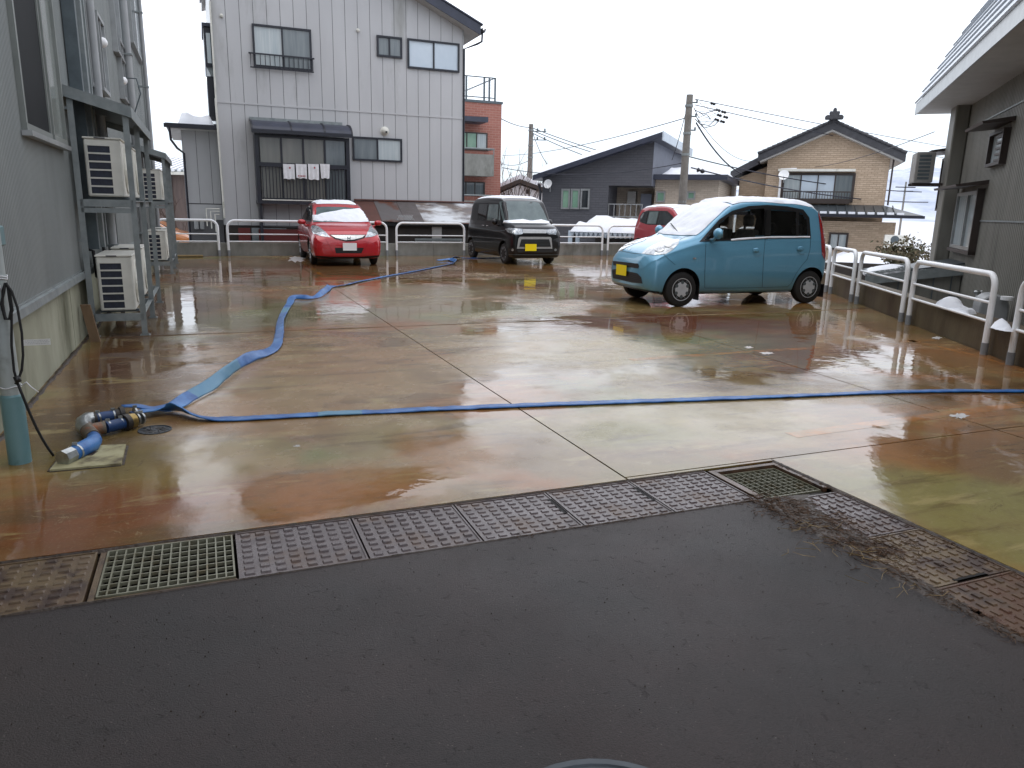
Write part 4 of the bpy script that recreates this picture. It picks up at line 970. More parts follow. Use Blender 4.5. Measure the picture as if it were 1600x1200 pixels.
def ribbon(pts, name, mat, parent, th=.010, close_ends=True, worn=()):
    """pts: (u,v,z,width,tilt) flattened hose with rounded cross-section, tilt in radians around its run"""
    # resample
    P = np.array(pts, float); d = np.r_[0, np.cumsum(np.linalg.norm(np.diff(P[:, :3], axis=0), axis=1))]
    S = np.arange(0, d[-1], .03); Q = np.stack([pchip(d, P[:, k], S) for k in range(5)], 1)
    m = MB(LF); n = 12; vs = []
    for i in range(len(Q)):
        a = Vector(Q[max(i-1, 0), :3]); b = Vector(Q[min(i+1, len(Q)-1), :3]); t = (b-a).normalized()
        side = t.cross(Vector((0, 0, 1))).normalized(); upv = side.cross(t)
        tl = Q[i, 4]; e1 = side*math.cos(tl)+upv*math.sin(tl); e2 = upv*math.cos(tl)-side*math.sin(tl)
        c = Vector(Q[i, :3]); w_ = Q[i, 3]*.46
        c.z = max(c.z, th*.6+abs(math.sin(tl))*w_)
        wr = .004*mnoise.noise(Vector((S[i]*3.1, 0, 5)))
        for j in range(n):
            an = 2*math.pi*j/n; x = math.copysign(abs(math.cos(an))**.7, math.cos(an))*w_*(.90+.10*mnoise.noise(Vector((S[i]*5, 2, 2)))); y = math.sin(an)*th*(.6+.5*abs(math.cos(an)))+wr
            if y < 0: y *= .6
            y += .005*mnoise.noise(Vector((S[i]*9, x*22, 1)))+.004*max(0, mnoise.noise(Vector((S[i]*26, x*30, 4))))
            vs.append(tuple(c+e1*x+e2*y))
    fs = []
    for i in range(len(Q)-1):
        for j in range(n): fs.append((i*n+j, i*n+(j+1) % n, (i+1)*n+(j+1) % n, (i+1)*n+j))
    fs += [tuple(range(n-1, -1, -1)), tuple(range((len(Q)-1)*n, len(Q)*n))]
    m.add(vs, fs); o = m.build(name, mat, parent, smooth=True)
    if worn:
        o.data.materials.append(MATS['hose_worn']); nq = len(Q)-1
        for k, p in enumerate(o.data.polygons):
            s_ = (k//n)/nq
            if any(a <= s_ <= b for a, b in worn): p.material_index = 1
    return o
gx = lambda x, y: LF.g(x, y)
rig = thing('hose_fitting', 'elbow and tee pipe fitting joining the three blue hoses', 'pipe fitting', LF.p(*gx(170, 668)))
def q3(px, py, z): u, v = LF.g(px, py, z); return Vector((u, v, z))
E0 = q3(136, 661, .055); TA = q3(160, 669, .055); 
bA = q3(178, 653, .055); bB = q3(233, 646, .055)      # back branch
fA = q3(167, 668, .05); fB = q3(222, 656, .05)        # front branch
m = MB(LF)
# elbow (light zinc) + tee (brown iron)
el = []
c0 = q3(150, 656, .055)
m.tube([q3(146, 655, .055)+Vector((0, .02, 0)), q3(138, 655, .06), q3(131, 660, .06), q3(131, 668, .055), q3(136, 673, .05)], [.042, .046, .048, .046, .042], 16); m.build('elbow', 'steel', rig, smooth=50)
m = MB(LF); m.tube([q3(132, 665, .052), q3(139, 675, .050), q3(146, 683, .048)], [.043, .043, .043], 16); m.tube([q3(139, 673, .05), q3(152, 670, .05), q3(163, 668, .05)], [.042, .040, .040], 16)
m.tube([q3(161, 668, .05), q3(165, 667.5, .05)], .044, 12); m.build('tee', 'iron', rig, smooth=50)
m = MB(LF); m.tube([q3(144, 655, .055), q3(150, 654, .055)], .043, 14); m.build('dark_collar', 'black_iron', rig, smooth=50)
m = MB(LF); m.tube([q3(150, 654, .055), q3(180, 649, .055)], .037, 16); m.build('back_sleeve', 'hose_dark', rig, smooth=50)
m = MB(LF); m.tube([q3(180, 649, .055), q3(187, 648, .055)], .040, 14); m.tube([q3(187, 648, .055), q3(194, 647, .055)], .053, 18); m.build('back_coupling', 'black_iron', rig, smooth=40)
m = MB(LF); m.tube([q3(165, 668, .05), q3(193, 661, .05)], .037, 16); m.build('front_sleeve', 'hose_dark', rig, smooth=50)
m = MB(LF); m.tube([q3(193, 661, .052), q3(200, 659, .052)], .053, 18); m.build('front_coupling', 'black_iron', rig, smooth=40)
m = MB(LF); m.tube([q3(200, 659, .052), q3(209, 656.5, .052)], .048, 18); m.build('brass_adapter', 'brass', rig, smooth=40)
def clamp(a, b, r, parent=rig):
    m = MB(LF); m.tube([a, b], r, 16); d = (b-a).normalized(); s_ = d.cross(Vector((0, 0, 1))).normalized(); c = (a+b)/2+Vector((0, 0, r)) - s_*0
    m.box(c.x-.012, c.x+.012, c.y-.008, c.y+.008, c.z-.002, c.z+.012); m.build('hose_clamp', 'steel', parent, smooth=40)
clamp(q3(152, 653.7, .055), q3(154.5, 653.2, .055), .039); clamp(q3(176, 649.6, .055), q3(178.5, 649.2, .055), .039)
clamp(q3(168, 667, .05), q3(170.5, 666.4, .05), .039); clamp(q3(188, 662, .05), q3(190.5, 661.5, .05), .039)
clamp(q3(204+6, 645.5, .055), q3(207+6, 645, .055), .040); clamp(q3(213, 655.3, .05), q3(215.5, 654.7, .05), .040); clamp(q3(219.5, 653.9, .05), q3(222, 653.2, .05), .040)
# short hose to the metal end piece
sh = thing('outlet_hose', 'short thick blue hose with a shiny metal end on the concrete plate', 'hose', LF.p(*gx(130, 695)))
m = MB(LF); m.tube([q3(146, 683, .048), q3(148, 688, .046), q3(143, 694, .046), q3(122, 705, .045), q3(112, 710, .045)], [.037, .040, .046, .044, .040], 16); m.build('hose', 'hose', sh, smooth=True)
m = MB(LF); m.tube([q3(113, 709.5, .045), q3(97, 717, .042)], [.044, .046], 8); m.build('metal_end', 'steel', sh, smooth=30)
clamp(q3(119.5, 706, .045), q3(117, 707.3, .045), .0465, sh)
# two long flat hoses
R90 = 1.2
hA = [(*gx(191, 647), .055, .075, 0), (*gx(212, 645), .05, .085, .0), (*gx(235, 645), .03, .11, .0), (*gx(262, 642), .02, .122, -.25), (*gx(300, 624), .02, .128, -.5), (*gx(330, 608), .02, .128, -.6), (*gx(350, 594), .02, .112, -1.1), (*gx(366, 582), .02, .112, -1.2), (*gx(393, 566), .02, .122, -1.0),
      (*gx(415, 556), .02, .122, -.5), (*gx(430, 545), .02, .128, -.1), (*gx(436, 527), .01, .128, .3), (*gx(438, 508), .01, .128, .5), (*gx(444, 490), .01, .122, .2), (*gx(452, 476), .01, .122, 0), (*gx(463, 467), .02, .128, -.5), (*gx(480, 468), .02, .122, -.6), (*gx(492, 466), .01, .12, -.2),
      (*gx(506, 460), .01, .122, -.9), (*gx(513, 455), .02, .128, -1.0), (*gx(519, 449), .02, .122, -.2), (*gx(530, 448), .01, .12, .2), (*gx(560, 441), .01, .12, .1), (*gx(600, 433), .01, .112, 0), (*gx(650, 424), .01, .112, .1), (*gx(690, 416), .01, .112, .1), (*gx(706, 413), .02, .122, .4),
      (*gx(711, 410), .05, .128, .9), (*gx(703, 407.5), .05, .128, .4), (*gx(683, 408.5), .03, .128, .1)]
h1 = thing('fire_hose', 'twisted flat blue hose running back to the black box van', 'hose', LF.p(*gx(350, 590)))
ribbon(hA, 'flat_hose', 'hose', h1, worn=((.035, .095), (.30, .33)))
ribbon([(*gx(700, 407), .03, .15, .2), (*gx(710, 405), .05, .16, .5), (*gx(722, 404), .02, .15, 0), (*gx(735, 404), .01, .15, 0), (*gx(790, 402.5), .01, .15, 0)], 'folded_end', 'hose', h1)
hB = [(*gx(206, 657), .05, .08, 0), (*gx(222, 654), .05, .09, .0), (*gx(240, 650), .04, .12, .1), (*gx(262, 647), .04, .15, .5), (*gx(275, 648), .045, .15, .75), (*gx(292, 652), .03, .115, .7), (*gx(310, 656), .015, .105, .35), (*gx(330, 657), .01, .12, .15), (*gx(350, 657), .01, .12, 0), (*gx(400, 655), .01, .115, 0),
      (*gx(480, 650.5), .01, .118, 0), (*gx(640, 643), .01, .118, 0), (*gx(800, 636), .01, .115, 0), (*gx(950, 630.5), .01, .115, 0), (*gx(1100, 625.5), .01, .115, 0), (*gx(1250, 620), .01, .105, .05), (*gx(1370, 615), .01, .105, 0), (*gx(1450, 613), .01, .105, 0), (*gx(1620, 612.5), .01, .105, 0), (*gx(1720, 611), .01, .105, 0)]
h2 = thing('fire_hose', 'straight flat blue hose crossing the lot to the right edge', 'hose', LF.p(*gx(800, 640)))
ribbon(hB, 'flat_hose', 'hose', h2, worn=((.165, .205),))
# ================================================================== GREY HOUSE BEHIND THE LOT
VH = 24.2
hs = thing('grey_house', 'tall light grey two storey house with dark framed windows behind the red car', 'house', LF.p(4.2, VH+3, T0))
HL, HR = .56, 7.98
ridge_u = 2.6; eave_z = 6.93; pitch = .44
def htop(u): return eave_z+pitch*(HR-u) if u > ridge_u else eave_z+pitch*(HR-ridge_u)-pitch*(ridge_u-u)
ZB = 4.27       # belt trim level
m = MB(LF); m.prism([(HL, .80), (HR, 1.52-.9), (HR, eave_z), (ridge_u, htop(ridge_u)), (HL, htop(HL))], VH+.012, VH+7.5, 'v'); m.build('wall_core', 'groove', hs)
wu = HL; pw = .372; m = MB(LF); lo = MB(LF)
k = 0
while wu < HR-.02:
    a, b = wu+.007, min(wu+pw, HR)-.007
    if not (a < ridge_u < b): m.prism([(a, ZB+.02), (b, ZB+.02), (b, htop(b)), (a, htop(a))], VH, VH+.03, 'v')
    else: m.prism([(a, ZB+.02), (b, ZB+.02), (b, htop(b)), (ridge_u, htop(ridge_u)), (a, htop(a))], VH, VH+.03, 'v')
    zb = .80 if wu < 4.1 else .80
    lo.box(a, b, VH, VH+.03, zb, ZB-.02); wu += pw; k += 1
m.build('upper_siding', 'clad_house', hs); lo.build('lower_siding', 'clad_house', hs)
m = MB(LF); m.box(HL-.01, HR+.01, VH-.018, VH-.001, ZB-.022, ZB+.022); m.build('belt_trim', 'clad_house', hs)
m = MB(LF); m.box(HL-.02, HL+.003, VH-.012, VH+7.5, .8, htop(HL)-.05); m.box(HR-.003, HR+.02, VH-.012, VH+7.5, .6, eave_z); m.build('corner_trim', 'alu', hs)
# roof with verge, soffit, gutter
m = MB(LF)
def roofpoly(e0, e1, th0, th1):
    return [(ridge_u, htop(ridge_u)+th0), (HR+e1, eave_z-pitch*e1+th0), (HR+e1, eave_z-pitch*e1+th1), (ridge_u, htop(ridge_u)+th1), (HL-e0, htop(HL)-pitch*e0+th1), (HL-e0, htop(HL)-pitch*e0+th0)]
m.prism(roofpoly(.15, .42, .0, .05), VH-.42, VH+8, 'v'); m.build('soffit', 'soffit', hs)
m = MB(LF); m.prism(roofpoly(.17, .44, .0, .30), VH-.46, VH-.425, 'v'); m.build('verge_board', 'roof_dark', hs)
m = MB(LF); m.prism(roofpoly(.2, .50, .306, .35), VH-.50, VH+8, 'v'); m.build('roof', 'roof_dark', hs)
m = MB(LF); ge = HR+.50; gz_ = eave_z-pitch*.5+.16
m.prism([(ge, gz_+.09), (ge+.02, gz_-.02), (ge+.10, gz_-.03), (ge+.13, gz_+.09), (ge+.12, gz_+.09), (ge+.09, gz_-.01), (ge+.03, gz_), (ge+.01, gz_+.09)], VH-.44, VH+8, 'v'); m.build('gutter', 'dark_frame', hs)
m = MB(LF); m.tube([(ge+.05, VH-.30, gz_), (ge+.04, VH-.28, gz_-.28), (ge-.1, VH-.25, gz_-.36), (HR+.04, VH-.02, gz_-.5), (HR+.045, VH-.01, 1.2)], .033, 8); m.build('downpipe', 'dark_frame', hs, smooth=50)
def hwin(x0, y0, x1, y1, n, gl, v=VH, **k):
    u0, z1 = LF.fv(x0, y0, v); u1, z0 = LF.fv(x1, y1, v); return win(hs, LF, 1, v, -1, u0, u1, z0, z1, n, glasses=gl, **k), (u0, u1, z0, z1)
_, b1 = hwin(393, 37, 488, 112, 2, ['glass_curtain', 'glass_mid'], fw=.055)
_, b2 = hwin(588, 55, 628, 92, 2, ['glass_mid2', 'glass_mid2'] if False else ['glass_mid', 'glass_mid'], fw=.055)
_, b3 = hwin(636, 60, 717, 114, 2, ['glass_frost', 'glass_frost'], fw=.055)
_, b4 = hwin(550, 213, 628, 254, 2, ['glass_mid', 'glass_curtain'], fw=.055)
# railing of the upper window
def railing(parent, u0, u1, z0, z1, n, vf, mat='dark_frame', bw=.018, back=VH):
    m = MB(LF); m.box(u0, u1, vf-.02, vf+.02, z1-.04, z1); m.box(u0+.03, u1-.03, vf-.015, vf+.015, z0, z0+.03)
    for u in (u0+.04, u1-.07): m.box(u, u+.03, vf+.02, back-.001, z1-.035, z1-.005)
    m.build('rail_frame', mat, parent)
    m = MB(LF)
    for i in range(n): u = u0+.05+(u1-u0-.1)*i/(n-1); m.box(u-bw/2, u+bw/2, vf-.01, vf+.01, z0+.03, z1-.04)
    m.build('rail_bars', mat, parent)
u0, zt = LF.fv(388, 80, VH-.15); u1, zb = LF.fv(492, 113, VH-.15)
railing(hs, u0, u1, zb-.02, zt-.02, 14, VH-.15)
# dome vent, caps
u, z = LF.fv(601, 205, VH); m = MB(LF); m.lathe((u, VH, z), (0, -1, 0), [(0, .14), (.02, .14), (.03, .115), (.12, .10), (.17, .05), (.18, .0)], 20); m.build('dome_vent', 'ac_cream', hs, smooth=50)
u, z = LF.fv(603, 206, VH-.1); m = MB(LF); m.lathe((u, VH-.15, z-.01), (0, -1, 0), [(0, .035), (.035, .03)], 12); m.build('vent_hole', 'black', hs)
for (x, y) in ((559, 47), (346, 24)):
    u, z = LF.fv(x, y, VH); m = MB(LF); m.lathe((u, VH, z), (0, -1, -.4), [(0, .05), (.07, .05), (.09, .03)], 10); m.build('vent_cap', 'ac_cream', hs, smooth=50)
# ground floor glazed bay with curved awning
bay = VH-.62
uL, zT = LF.fv(397, 207, bay); uR, zM = LF.fv(547, 262, bay); _, zBt = LF.fv(400, 313, bay); _, zMid = LF.fv(400, 258, bay)
zT = LF.fv(470, 212, bay)[1]; zMid = LF.fv(470, 259, bay)[1]; zBt = LF.fv(470, 314, bay)[1]
by = MB(LF)
by.box(uL, uL+.11, bay, bay+.08, zBt, zT); by.box(uR-.11, uR, bay, bay+.08, zBt, zT)
by.box(uL+.11, uR-.11, bay, bay+.08, zT-.09, zT); by.box(uL+.11, uR-.11, bay, bay+.08, zMid-.06, zMid+.06); by.box(uL+.11, uR-.11, bay, bay+.08, zBt, zBt+.07)
by.box(uL, uL+.08, bay+.08, VH-.002, zBt, zT); by.build('bay_frame', 'dark_frame', hs)
m = MB(LF); m.box(uR-.045, uR-.04, bay+.08, VH-.002, zBt, zT); 
m.build('bay_side_glass', 'glass_mid', hs)
seg = (uR-uL-.22)/4
m = MB(LF)
for i in (1, 2, 3): c = uL+.11+seg*i; m.box(c-.028, c+.028, bay+.015, bay+.06, zMid+.06, zT-.09)
for i in (1, 2, 3): c = uL+.11+seg*i; m.box(c-.028, c+.028, bay+.015, bay+.06, zBt+.07, zMid-.06)
m.build('bay_mullions', 'dark_frame', hs)
pm('glass_bay', lin(134, 134, 128), .12, lin(112, 114, 110), .7, spec=.6, stretch=(5, 5, .5))
for i in range(4):
    for (a, b, nm) in ((zMid+.061, zT-.091, 'upper_pane'), (zBt+.071, zMid-.061, 'lower_pane')):
        m = MB(LF); c = uL+.11+seg*i+.03; m.box(c, c+seg-.06, bay+.045, bay+.052, a, b); m.build(nm, ['glass_bay', 'glass_bay', 'glass_bay', 'glass_mid'][i], hs)
m = MB(LF)
n_ = 26
for i in range(n_): c = uL+.17+(uR-uL-.34)*i/(n_-1); m.box(c-.012, c+.012, bay-.045, bay-.02, zBt+.05, zMid-.06)
m.box(uL+.1, uR-.1, bay-.05, bay-.018, zMid-.058, zMid-.02); m.build('bay_bars', 'dark_frame', hs)
m = MB(LF); m.box(uL-.01, uR+.01, bay-.08, VH-.002, zBt-.10, zBt-.002); m.build('bay_floor', 'dark_frame', hs)
m = MB(LF); m.box(uL+.12, uR-.6, bay-.085, bay-.05, zBt+.0, zBt+.028); m.build('bay_sill', 'ac_cream', hs)
# curved awning
aw = MB(LF); prof = []
for k in range(9):
    an = math.pi/2*k/8; prof.append((VH-.02-.80*math.sin(an), zT+.05+.36*math.cos(an)))
poly = prof+[(p-0.0 if i else p, z-.025) for i, (p, z) in reversed(list(enumerate(prof)))]
poly = [(p, z) for p, z in poly]
aw.prism(poly, uL-.06, uR+.05, 'u'); aw.build('awning_panel', 'glass_awn' if 'glass_awn' in MATS else 'roof_dark', hs)
m = MB(LF); m.box(uL-.08, uR+.07, VH-.86, VH-.80, zT-.0, zT+.10); m.build('awning_gutter', 'dark_frame', hs)
m = MB(LF); m.box(uL-.08, uR-.1, VH-.06, VH-.001, zT+.40, zT+.50); m.build('awning_ledge', 'galv', hs)
m = MB(LF)
for u in (uL-.085, uL+1.0, uL+1.95, uR+.03): m.prism([(p, z+.028) for p, z in prof]+[(p, z-.03) for p, z in reversed(prof)], u, u+.045, 'u')
m.build('awning_ribs', 'dark_frame', hs)
# lower dark wall with low apron
m = MB(LF); m.box(HL+.01, HR-.02, VH+.02, VH+7, T0, .80); m.build('basement', 'shed_dark', hs)
m = MB(LF); m.box(uL+.05, uL+.12, bay+.06, VH, T0, zBt-.1); m.build('bay_leg', 'dark_frame', hs)
for i, (x0, y0, x1, y1, mt_) in enumerate([(372, 356, 392, 376, 'panel_red'), (393, 356, 448, 371, 'glass_mid'), (414, 372, 450, 379, 'panel_red'), (404, 358, 470, 380, 'panel_red')]):
    u0, z1 = LF.fv(x0, y0, VH-.1-.05*i); u1, z0 = LF.fv(x1, y1, VH-.1-.05*i); m = MB(LF); m.box(u0, u1, VH-.12-.05*i, VH-.08-.05*i, z0-.4, z1); m.build('basement_panel', mt_ if i != 3 else 'panel_red', hs)
# cream gas pipes at the house corner
u0, _ = LF.fv(338, 160, VH-.06)
m = MB(LF); m.tube([(HL-.02, VH-.05, 6.9), (HL-.02, VH-.05, 4.3)], .025, 7); m.tube([(HL-.03, VH-.06, 4.35), (HL+.0, VH-.06, 1.0)], .03, 7); m.build('gas_pipe', 'gas_pipe' if 'gas_pipe' in MATS else 'ac_cream', hs, smooth=50)
for k, (x0, y) in enumerate(((322, 326), (329, 330), (336, 335))):
    ua, za = LF.fv(x0, y, VH-.07); ub, _ = LF.fv(343, y, VH-.07); m = MB(LF); m.tube([(ub, VH-.08, za), (ua, VH-.08, za), (ua, VH-.08, za-.5)], .018, 6); m.build('gas_pipe', 'ac_cream', hs, smooth=50)
# side bay window high on the left wall
for (xa, ya, xb, yb, dd) in ((317, 38, 333, 118, .42),):
    u0, z1 = LF.fv(xa, ya, VH+.5); _, z0 = LF.fv(xa, yb, VH+.5)
    m = MB(LF); m.box(u0, HL-.02, VH+.5, VH+2.4, z0+.25, z1-.05); m.build('side_bay', 'dark_frame', hs)
    m = MB(LF); m.box(u0+.06, HL-.06, VH+.48, VH+.5-.001, z0+.35, z1-.22); m.build('side_bay_glass', 'glass_curtain', hs)
    m = MB(LF); m.box(u0-.04, HL-.01, VH+.42, VH+2.5, z1-.05, z1+.04); m.build('side_bay_roof', 'roof_dark', hs)
    m = MB(LF); m.prism([(u0+.02, z0+.25), (HL-.02, z0+.25), (HL-.02, z0), (u0+.12, z0+.03)], VH+.55, VH+2.35, 'v'); m.build('side_bay_base', 'galv', hs)
    m = MB(LF); m.box(HL-.22, HL-.02, VH+.55, VH+2.0, z0-1.1, z0); m.build('side_bay_base', 'dark_frame', hs)
# towels
for i in range(4):
    x0, x1 = [(442, 461), (462, 480), (481, 499), (500, 516)][i]
    u0, z1 = LF.fv(x0, 256, bay-.08); u1, z0 = LF.fv(x1, [280, 279, 281, 279][i], bay-.08)
    m = MB(LF); vs = []; nu_, nz_ = 8, 8
    for a in range(nu_+1):
        for b in range(nz_+1):
            s_ = b/nz_; uu = u0+(u1-u0)*(a/nu_); uu += (1-2*a/nu_)*.004*s_*(1 if i != 3 else 6); vs.append((uu, bay-.085-.02*math.sin(a*1.9+i)*(.3+s_), z1+(z0-z1)*s_+.012*math.sin(a*1.3+i)*s_))
    m.add(vs, [(a*(nz_+1)+b, (a+1)*(nz_+1)+b, (a+1)*(nz_+1)+b+1, a*(nz_+1)+b+1) for a in range(nu_) for b in range(nz_)])
    m.add([(u0+.005, bay-.075, z1+.004), (u1-.005, bay-.075, z1+.004), (u1-.005, bay-.03, z1+.004), (u0+.005, bay-.03, z1+.004)], [(0, 1, 2, 3)])
    o = m.build('towel', 'cloth', None, base=LF.p(u0, bay-.08, z0), smooth=True)
    tag(o, ['leftmost white towel on the bay railing', 'white towel with red marks along its lower hem, second from the left', 'third white towel from the left on the bay railing', 'rightmost white towel with a slanting hem on the bay railing'][i], 'towel', 'towels hung over the bay railing')
    if i in (0, 1, 2):
        mk = MB(LF)
        if i == 1:
            for q in range(5): mk.box(u0+.05+q*.045, u0+.08+q*.045, bay-.118, bay-.114, z0+.05, z0+.085)
        else: mk.box(u0+.17, u0+.21, bay-.118, bay-.114, z1-.13, z1-.08)
        s_ = mk.build('red_print', 'cloth_red', None); s_.parent = o
        for v in s_.data.vertices: v.co -= worldpos(o)
# annex on the left
VA = 25.0
ax_ = thing('grey_annex', 'low light grey annex with snow on its dark roof left of the grey house', 'annex', LF.p(-.5, VA+2, T0))
AL = LF.fv(287, 250, VA)[0]; AT = LF.fv(300, 200, VA)[1]; AB = LF.fv(300, 343, VA)[1]; AM = LF.fv(300, 319, VA)[1]
m = MB(LF); m.box(AL+.01, HL-.02, VA+.02, VA+4, T0, AT+.15); m.build('wall_core', 'groove', ax_)
m = MB(LF); wu = AL
while wu < HL-.05: m.box(wu+.006, min(wu+.372, HL-.03)-.006, VA, VA+.03, AM+.03, AT+.1); wu += .372
m.build('siding', 'clad_house', ax_)
m = MB(LF); m.box(AL, HL-.03, VA-.004, VA+.03, AB, AM); m.build('skirting', 'clad_house', ax_)
m = MB(LF); m.box(AL-.02, AL+.01, VA-.005, VA+4, T0+.2, AT+.1); m.build('side_wall', 'clad_house', ax_)
EL, EZ = LF.fv(258, 194, VA-.5)
m = MB(LF); m.box(EL, HL-.05, VA-.5, VA+4.3, EZ-.02, EZ+.05); m.build('roof', 'roof_dark', ax_)
m = MB(LF); m.box(EL+.05, HL-.05, VA-.45, VA+4.2, EZ-.09, EZ-.022); m.build('soffit', 'soffit', ax_)
m = MB(LF); m.box(EL-.04, HL-.05, VA-.58, VA-.50, EZ-.08, EZ+.03); m.build('gutter', 'dark_frame', ax_)
m = MB(LF); m.tube([(EL+.1, VA-.54, EZ-.08), (EL+.12, VA-.52, EZ-.42), (AL-.15, VA-.2, EZ-.62), (AL+.02, VA-.05, EZ-.75), (AL+.02, VA-.05, T0+.3)], .035, 7); m.build('downpipe', 'dark_frame', ax_, smooth=50)
snow_heap('snow', 'thick snow mound on the dark annex roof', LF, [(EL+.35, VA-.3), (HL-.1, VA-.3), (HL-.1, VA+3.8), (EL+.35, VA+3.8)], lambda u, v: EZ+.05, .55, step=.11)
# gas meters hanging below the annex
for k, x in enumerate((307, 316)):
    u0, z0 = LF.fv(x, 352, VA-.1); m = MB(LF); m.box(u0-.06, u0+.06, VA-.14, VA-.01, z0-.12, z0+.16); m.build('meter_box', 'pipe_grey', ax_, bevel=.02)

# ---- rusty shed in front of the grey house
sdh = thing('rusty_shed', 'low shed with patched rusty sheet roof in front of the grey house', 'shed', LF.p(6.6, VH-.7, T0))
u0, zz1 = LF.fv(560, 319, VH-.03); u1, zz2 = LF.fv(735, 323, VH-.03)
ub0, zf = LF.fv(600, 346, VH-1.2); ub1, _ = LF.fv(737, 348, VH-1.2)
zz1 = 1.60; u0 = 4.4; u1 = 8.6; zf = LF.fv(680, 347, VH-1.2)[1]
sheets = [(4.40, 5.02, 'panel_brown'), (5.02, 5.35, 'rust'), (5.35, 5.75, 'rust'), (5.75, 6.35, 'sheet_grey'), (6.35, 8.6, 'sheet_frost')]
pm('panel_brown', lin(98, 62, 54), .6, lin(84, 58, 52), 2); pm('sheet_grey', lin(96, 90, 90), .6, lin(82, 76, 74), 4); pm('sheet_frost', lin(88, 86, 92), .55, lin(120, 104, 90), 2, c3=lin(206, 210, 214), s3=.9, p3=(.42, .6), stretch=(1.0, 1.0, 4), bump=.004)
for i, (a, b, mt_) in enumerate(sheets):
    m = MB(LF); dz = .012*(i % 2)
    n_ = 8; vs = []
    for k in range(n_+1):
        s_ = k/n_; vs += [(a+.003, VH-.02-1.2*s_, zz1+(zf-zz1)*s_+dz+.012*mnoise.noise(Vector((a*3, s_*4, 1)))), (b+.0, VH-.02-1.2*s_, zz1+(zf-zz1)*s_+dz+.012*mnoise.noise(Vector((b*3, s_*4, 1))))]
    top = len(vs); vs += [(x, y, z-.02) for x, y, z in vs]
    fs = [(2*k, 2*k+1, 2*k+3, 2*k+2) for k in range(n_)]+[(top+2*k+2, top+2*k+3, top+2*k+1, top+2*k) for k in range(n_)]+[(2*n_, 2*n_+1, top+2*n_+1, top+2*n_), (0, top, top+1, 1)]
    fs += [(2*k, 2*k+2, top+2*k+2, top+2*k) for k in range(n_)]+[(2*k+1, top+2*k+1, top+2*k+3, 2*k+3) for k in range(n_)]
    m.add(vs, fs); m.build('roof_sheet', mt_, sdh)
m = MB(LF)
for uu, s_ in ((5.05, .3), (5.35, .5), (5.78, .4), (6.38, .7)): m.box(uu, uu+.03, VH-.02-1.21, VH-.02, 0, .001) if False else None
m = MB(LF); m.tube([(4.4, VH-.05, zz1+.03), (8.6, VH-.05, zz1+.03)], .03, 6); m.build('ridge_flashing', 'panel_brown', sdh)
m = MB(LF); m.box(4.5, 8.5, VH-1.0, VH-.1, T0, zf-.1); m.build('wall', 'shed_dark', sdh)
m = MB(LF); m.box(4.45, 8.55, VH-1.14, VH-1.10, zf-.13, zf-.045); m.build('eave_board', 'black', sdh)
ua, _ = LF.fv(675, 360, VH-1.02); ub, _ = LF.fv(690, 360, VH-1.02); m = MB(LF); m.box(ua, ub, VH-1.03, VH-1.005, -.2, zf-.15); m.build('pale_board', 'tan_pl', sdh) if 'tan_pl' in MATS else m.build('pale_board', 'soffit', sdh)
m = MB(LF)
for x in (650, 689, 720): uu, zq = LF.fv(x, 377, VH-1.06); m.box(uu-.02, uu+.02, VH-1.08, VH-1.035, -.3, zq+.08)
uu, _ = LF.fv(648, 375, VH-1.06); u2, _ = LF.fv(722, 375, VH-1.06); zq = LF.fv(680, 375, VH-1.06)[1]; m.box(uu, u2, VH-1.10, VH-1.08, zq-.02, zq+.05); m.build('low_frame', 'galv', sdh)
m = MB(LF); ca, cz = LF.fv(632, 343, VH-1.25)
for k in range(9): a = ca-.2+k*.05; m.tube([(a, VH-1.2, cz+.12), (a+.12, VH-1.24, cz-.02)], .008, 4); m.tube([(a+.08, VH-1.2, cz+.14), (a-.03, VH-1.25, cz-.02)], .008, 4)
m.build('wire_mesh', 'pipe_grey', sdh)

# ================================================================== RIGHT BUILDING
QW = 3.0
rb = thing('right_building', 'olive grey ribbed building with steep metal roof at the right edge', 'building', RF.p(QW+2, 14, T0))
RE = RF.fu(1475, 160, QW)[0]   # far end of the building
RP = RF.fu(1490, 140, QW)[0]   # pillar
EQ = 2.15
re1, ez1 = RF.fu(1431, 177, EQ); re0, ez0 = RF.fu(1600, 37, EQ)
EZr = (ez1+ez0)/2; print('right eave', re1, ez1, re0, ez0, 'RE', RE, 'RP', RP)
m = MB(RF); m.box(QW+.03, QW+9, 2, re1-.5, T0, EZr+.3); m.build('wall_core', 'clad_right', rb)
corrug(RF, 0, QW, -1, 2, re1-.5, T0, EZr+.25, .10, .012).build('cladding', 'clad_right', rb)
pr0 = RF.fu(1490, 200, QW-.28)[0]
m = MB(RF); m.box(QW-.28, QW-.015, pr0, pr0+.62, T0, EZr+.2); m.build('pillar', 'clad_right', rb, bevel=.02)
for (yy, z_) in ((202, None), (345, None)):
    r_, z_ = RF.fu(1530, yy, QW-.02); m = MB(RF); 
    if yy == 202: r_, z_ = RF.fu(1560, 178, QW-.02)
    m.box(QW-.028, QW-.014, 2, pr0-.01, z_-.012, z_+.012); m.build('joint_trim', 'galv', rb)
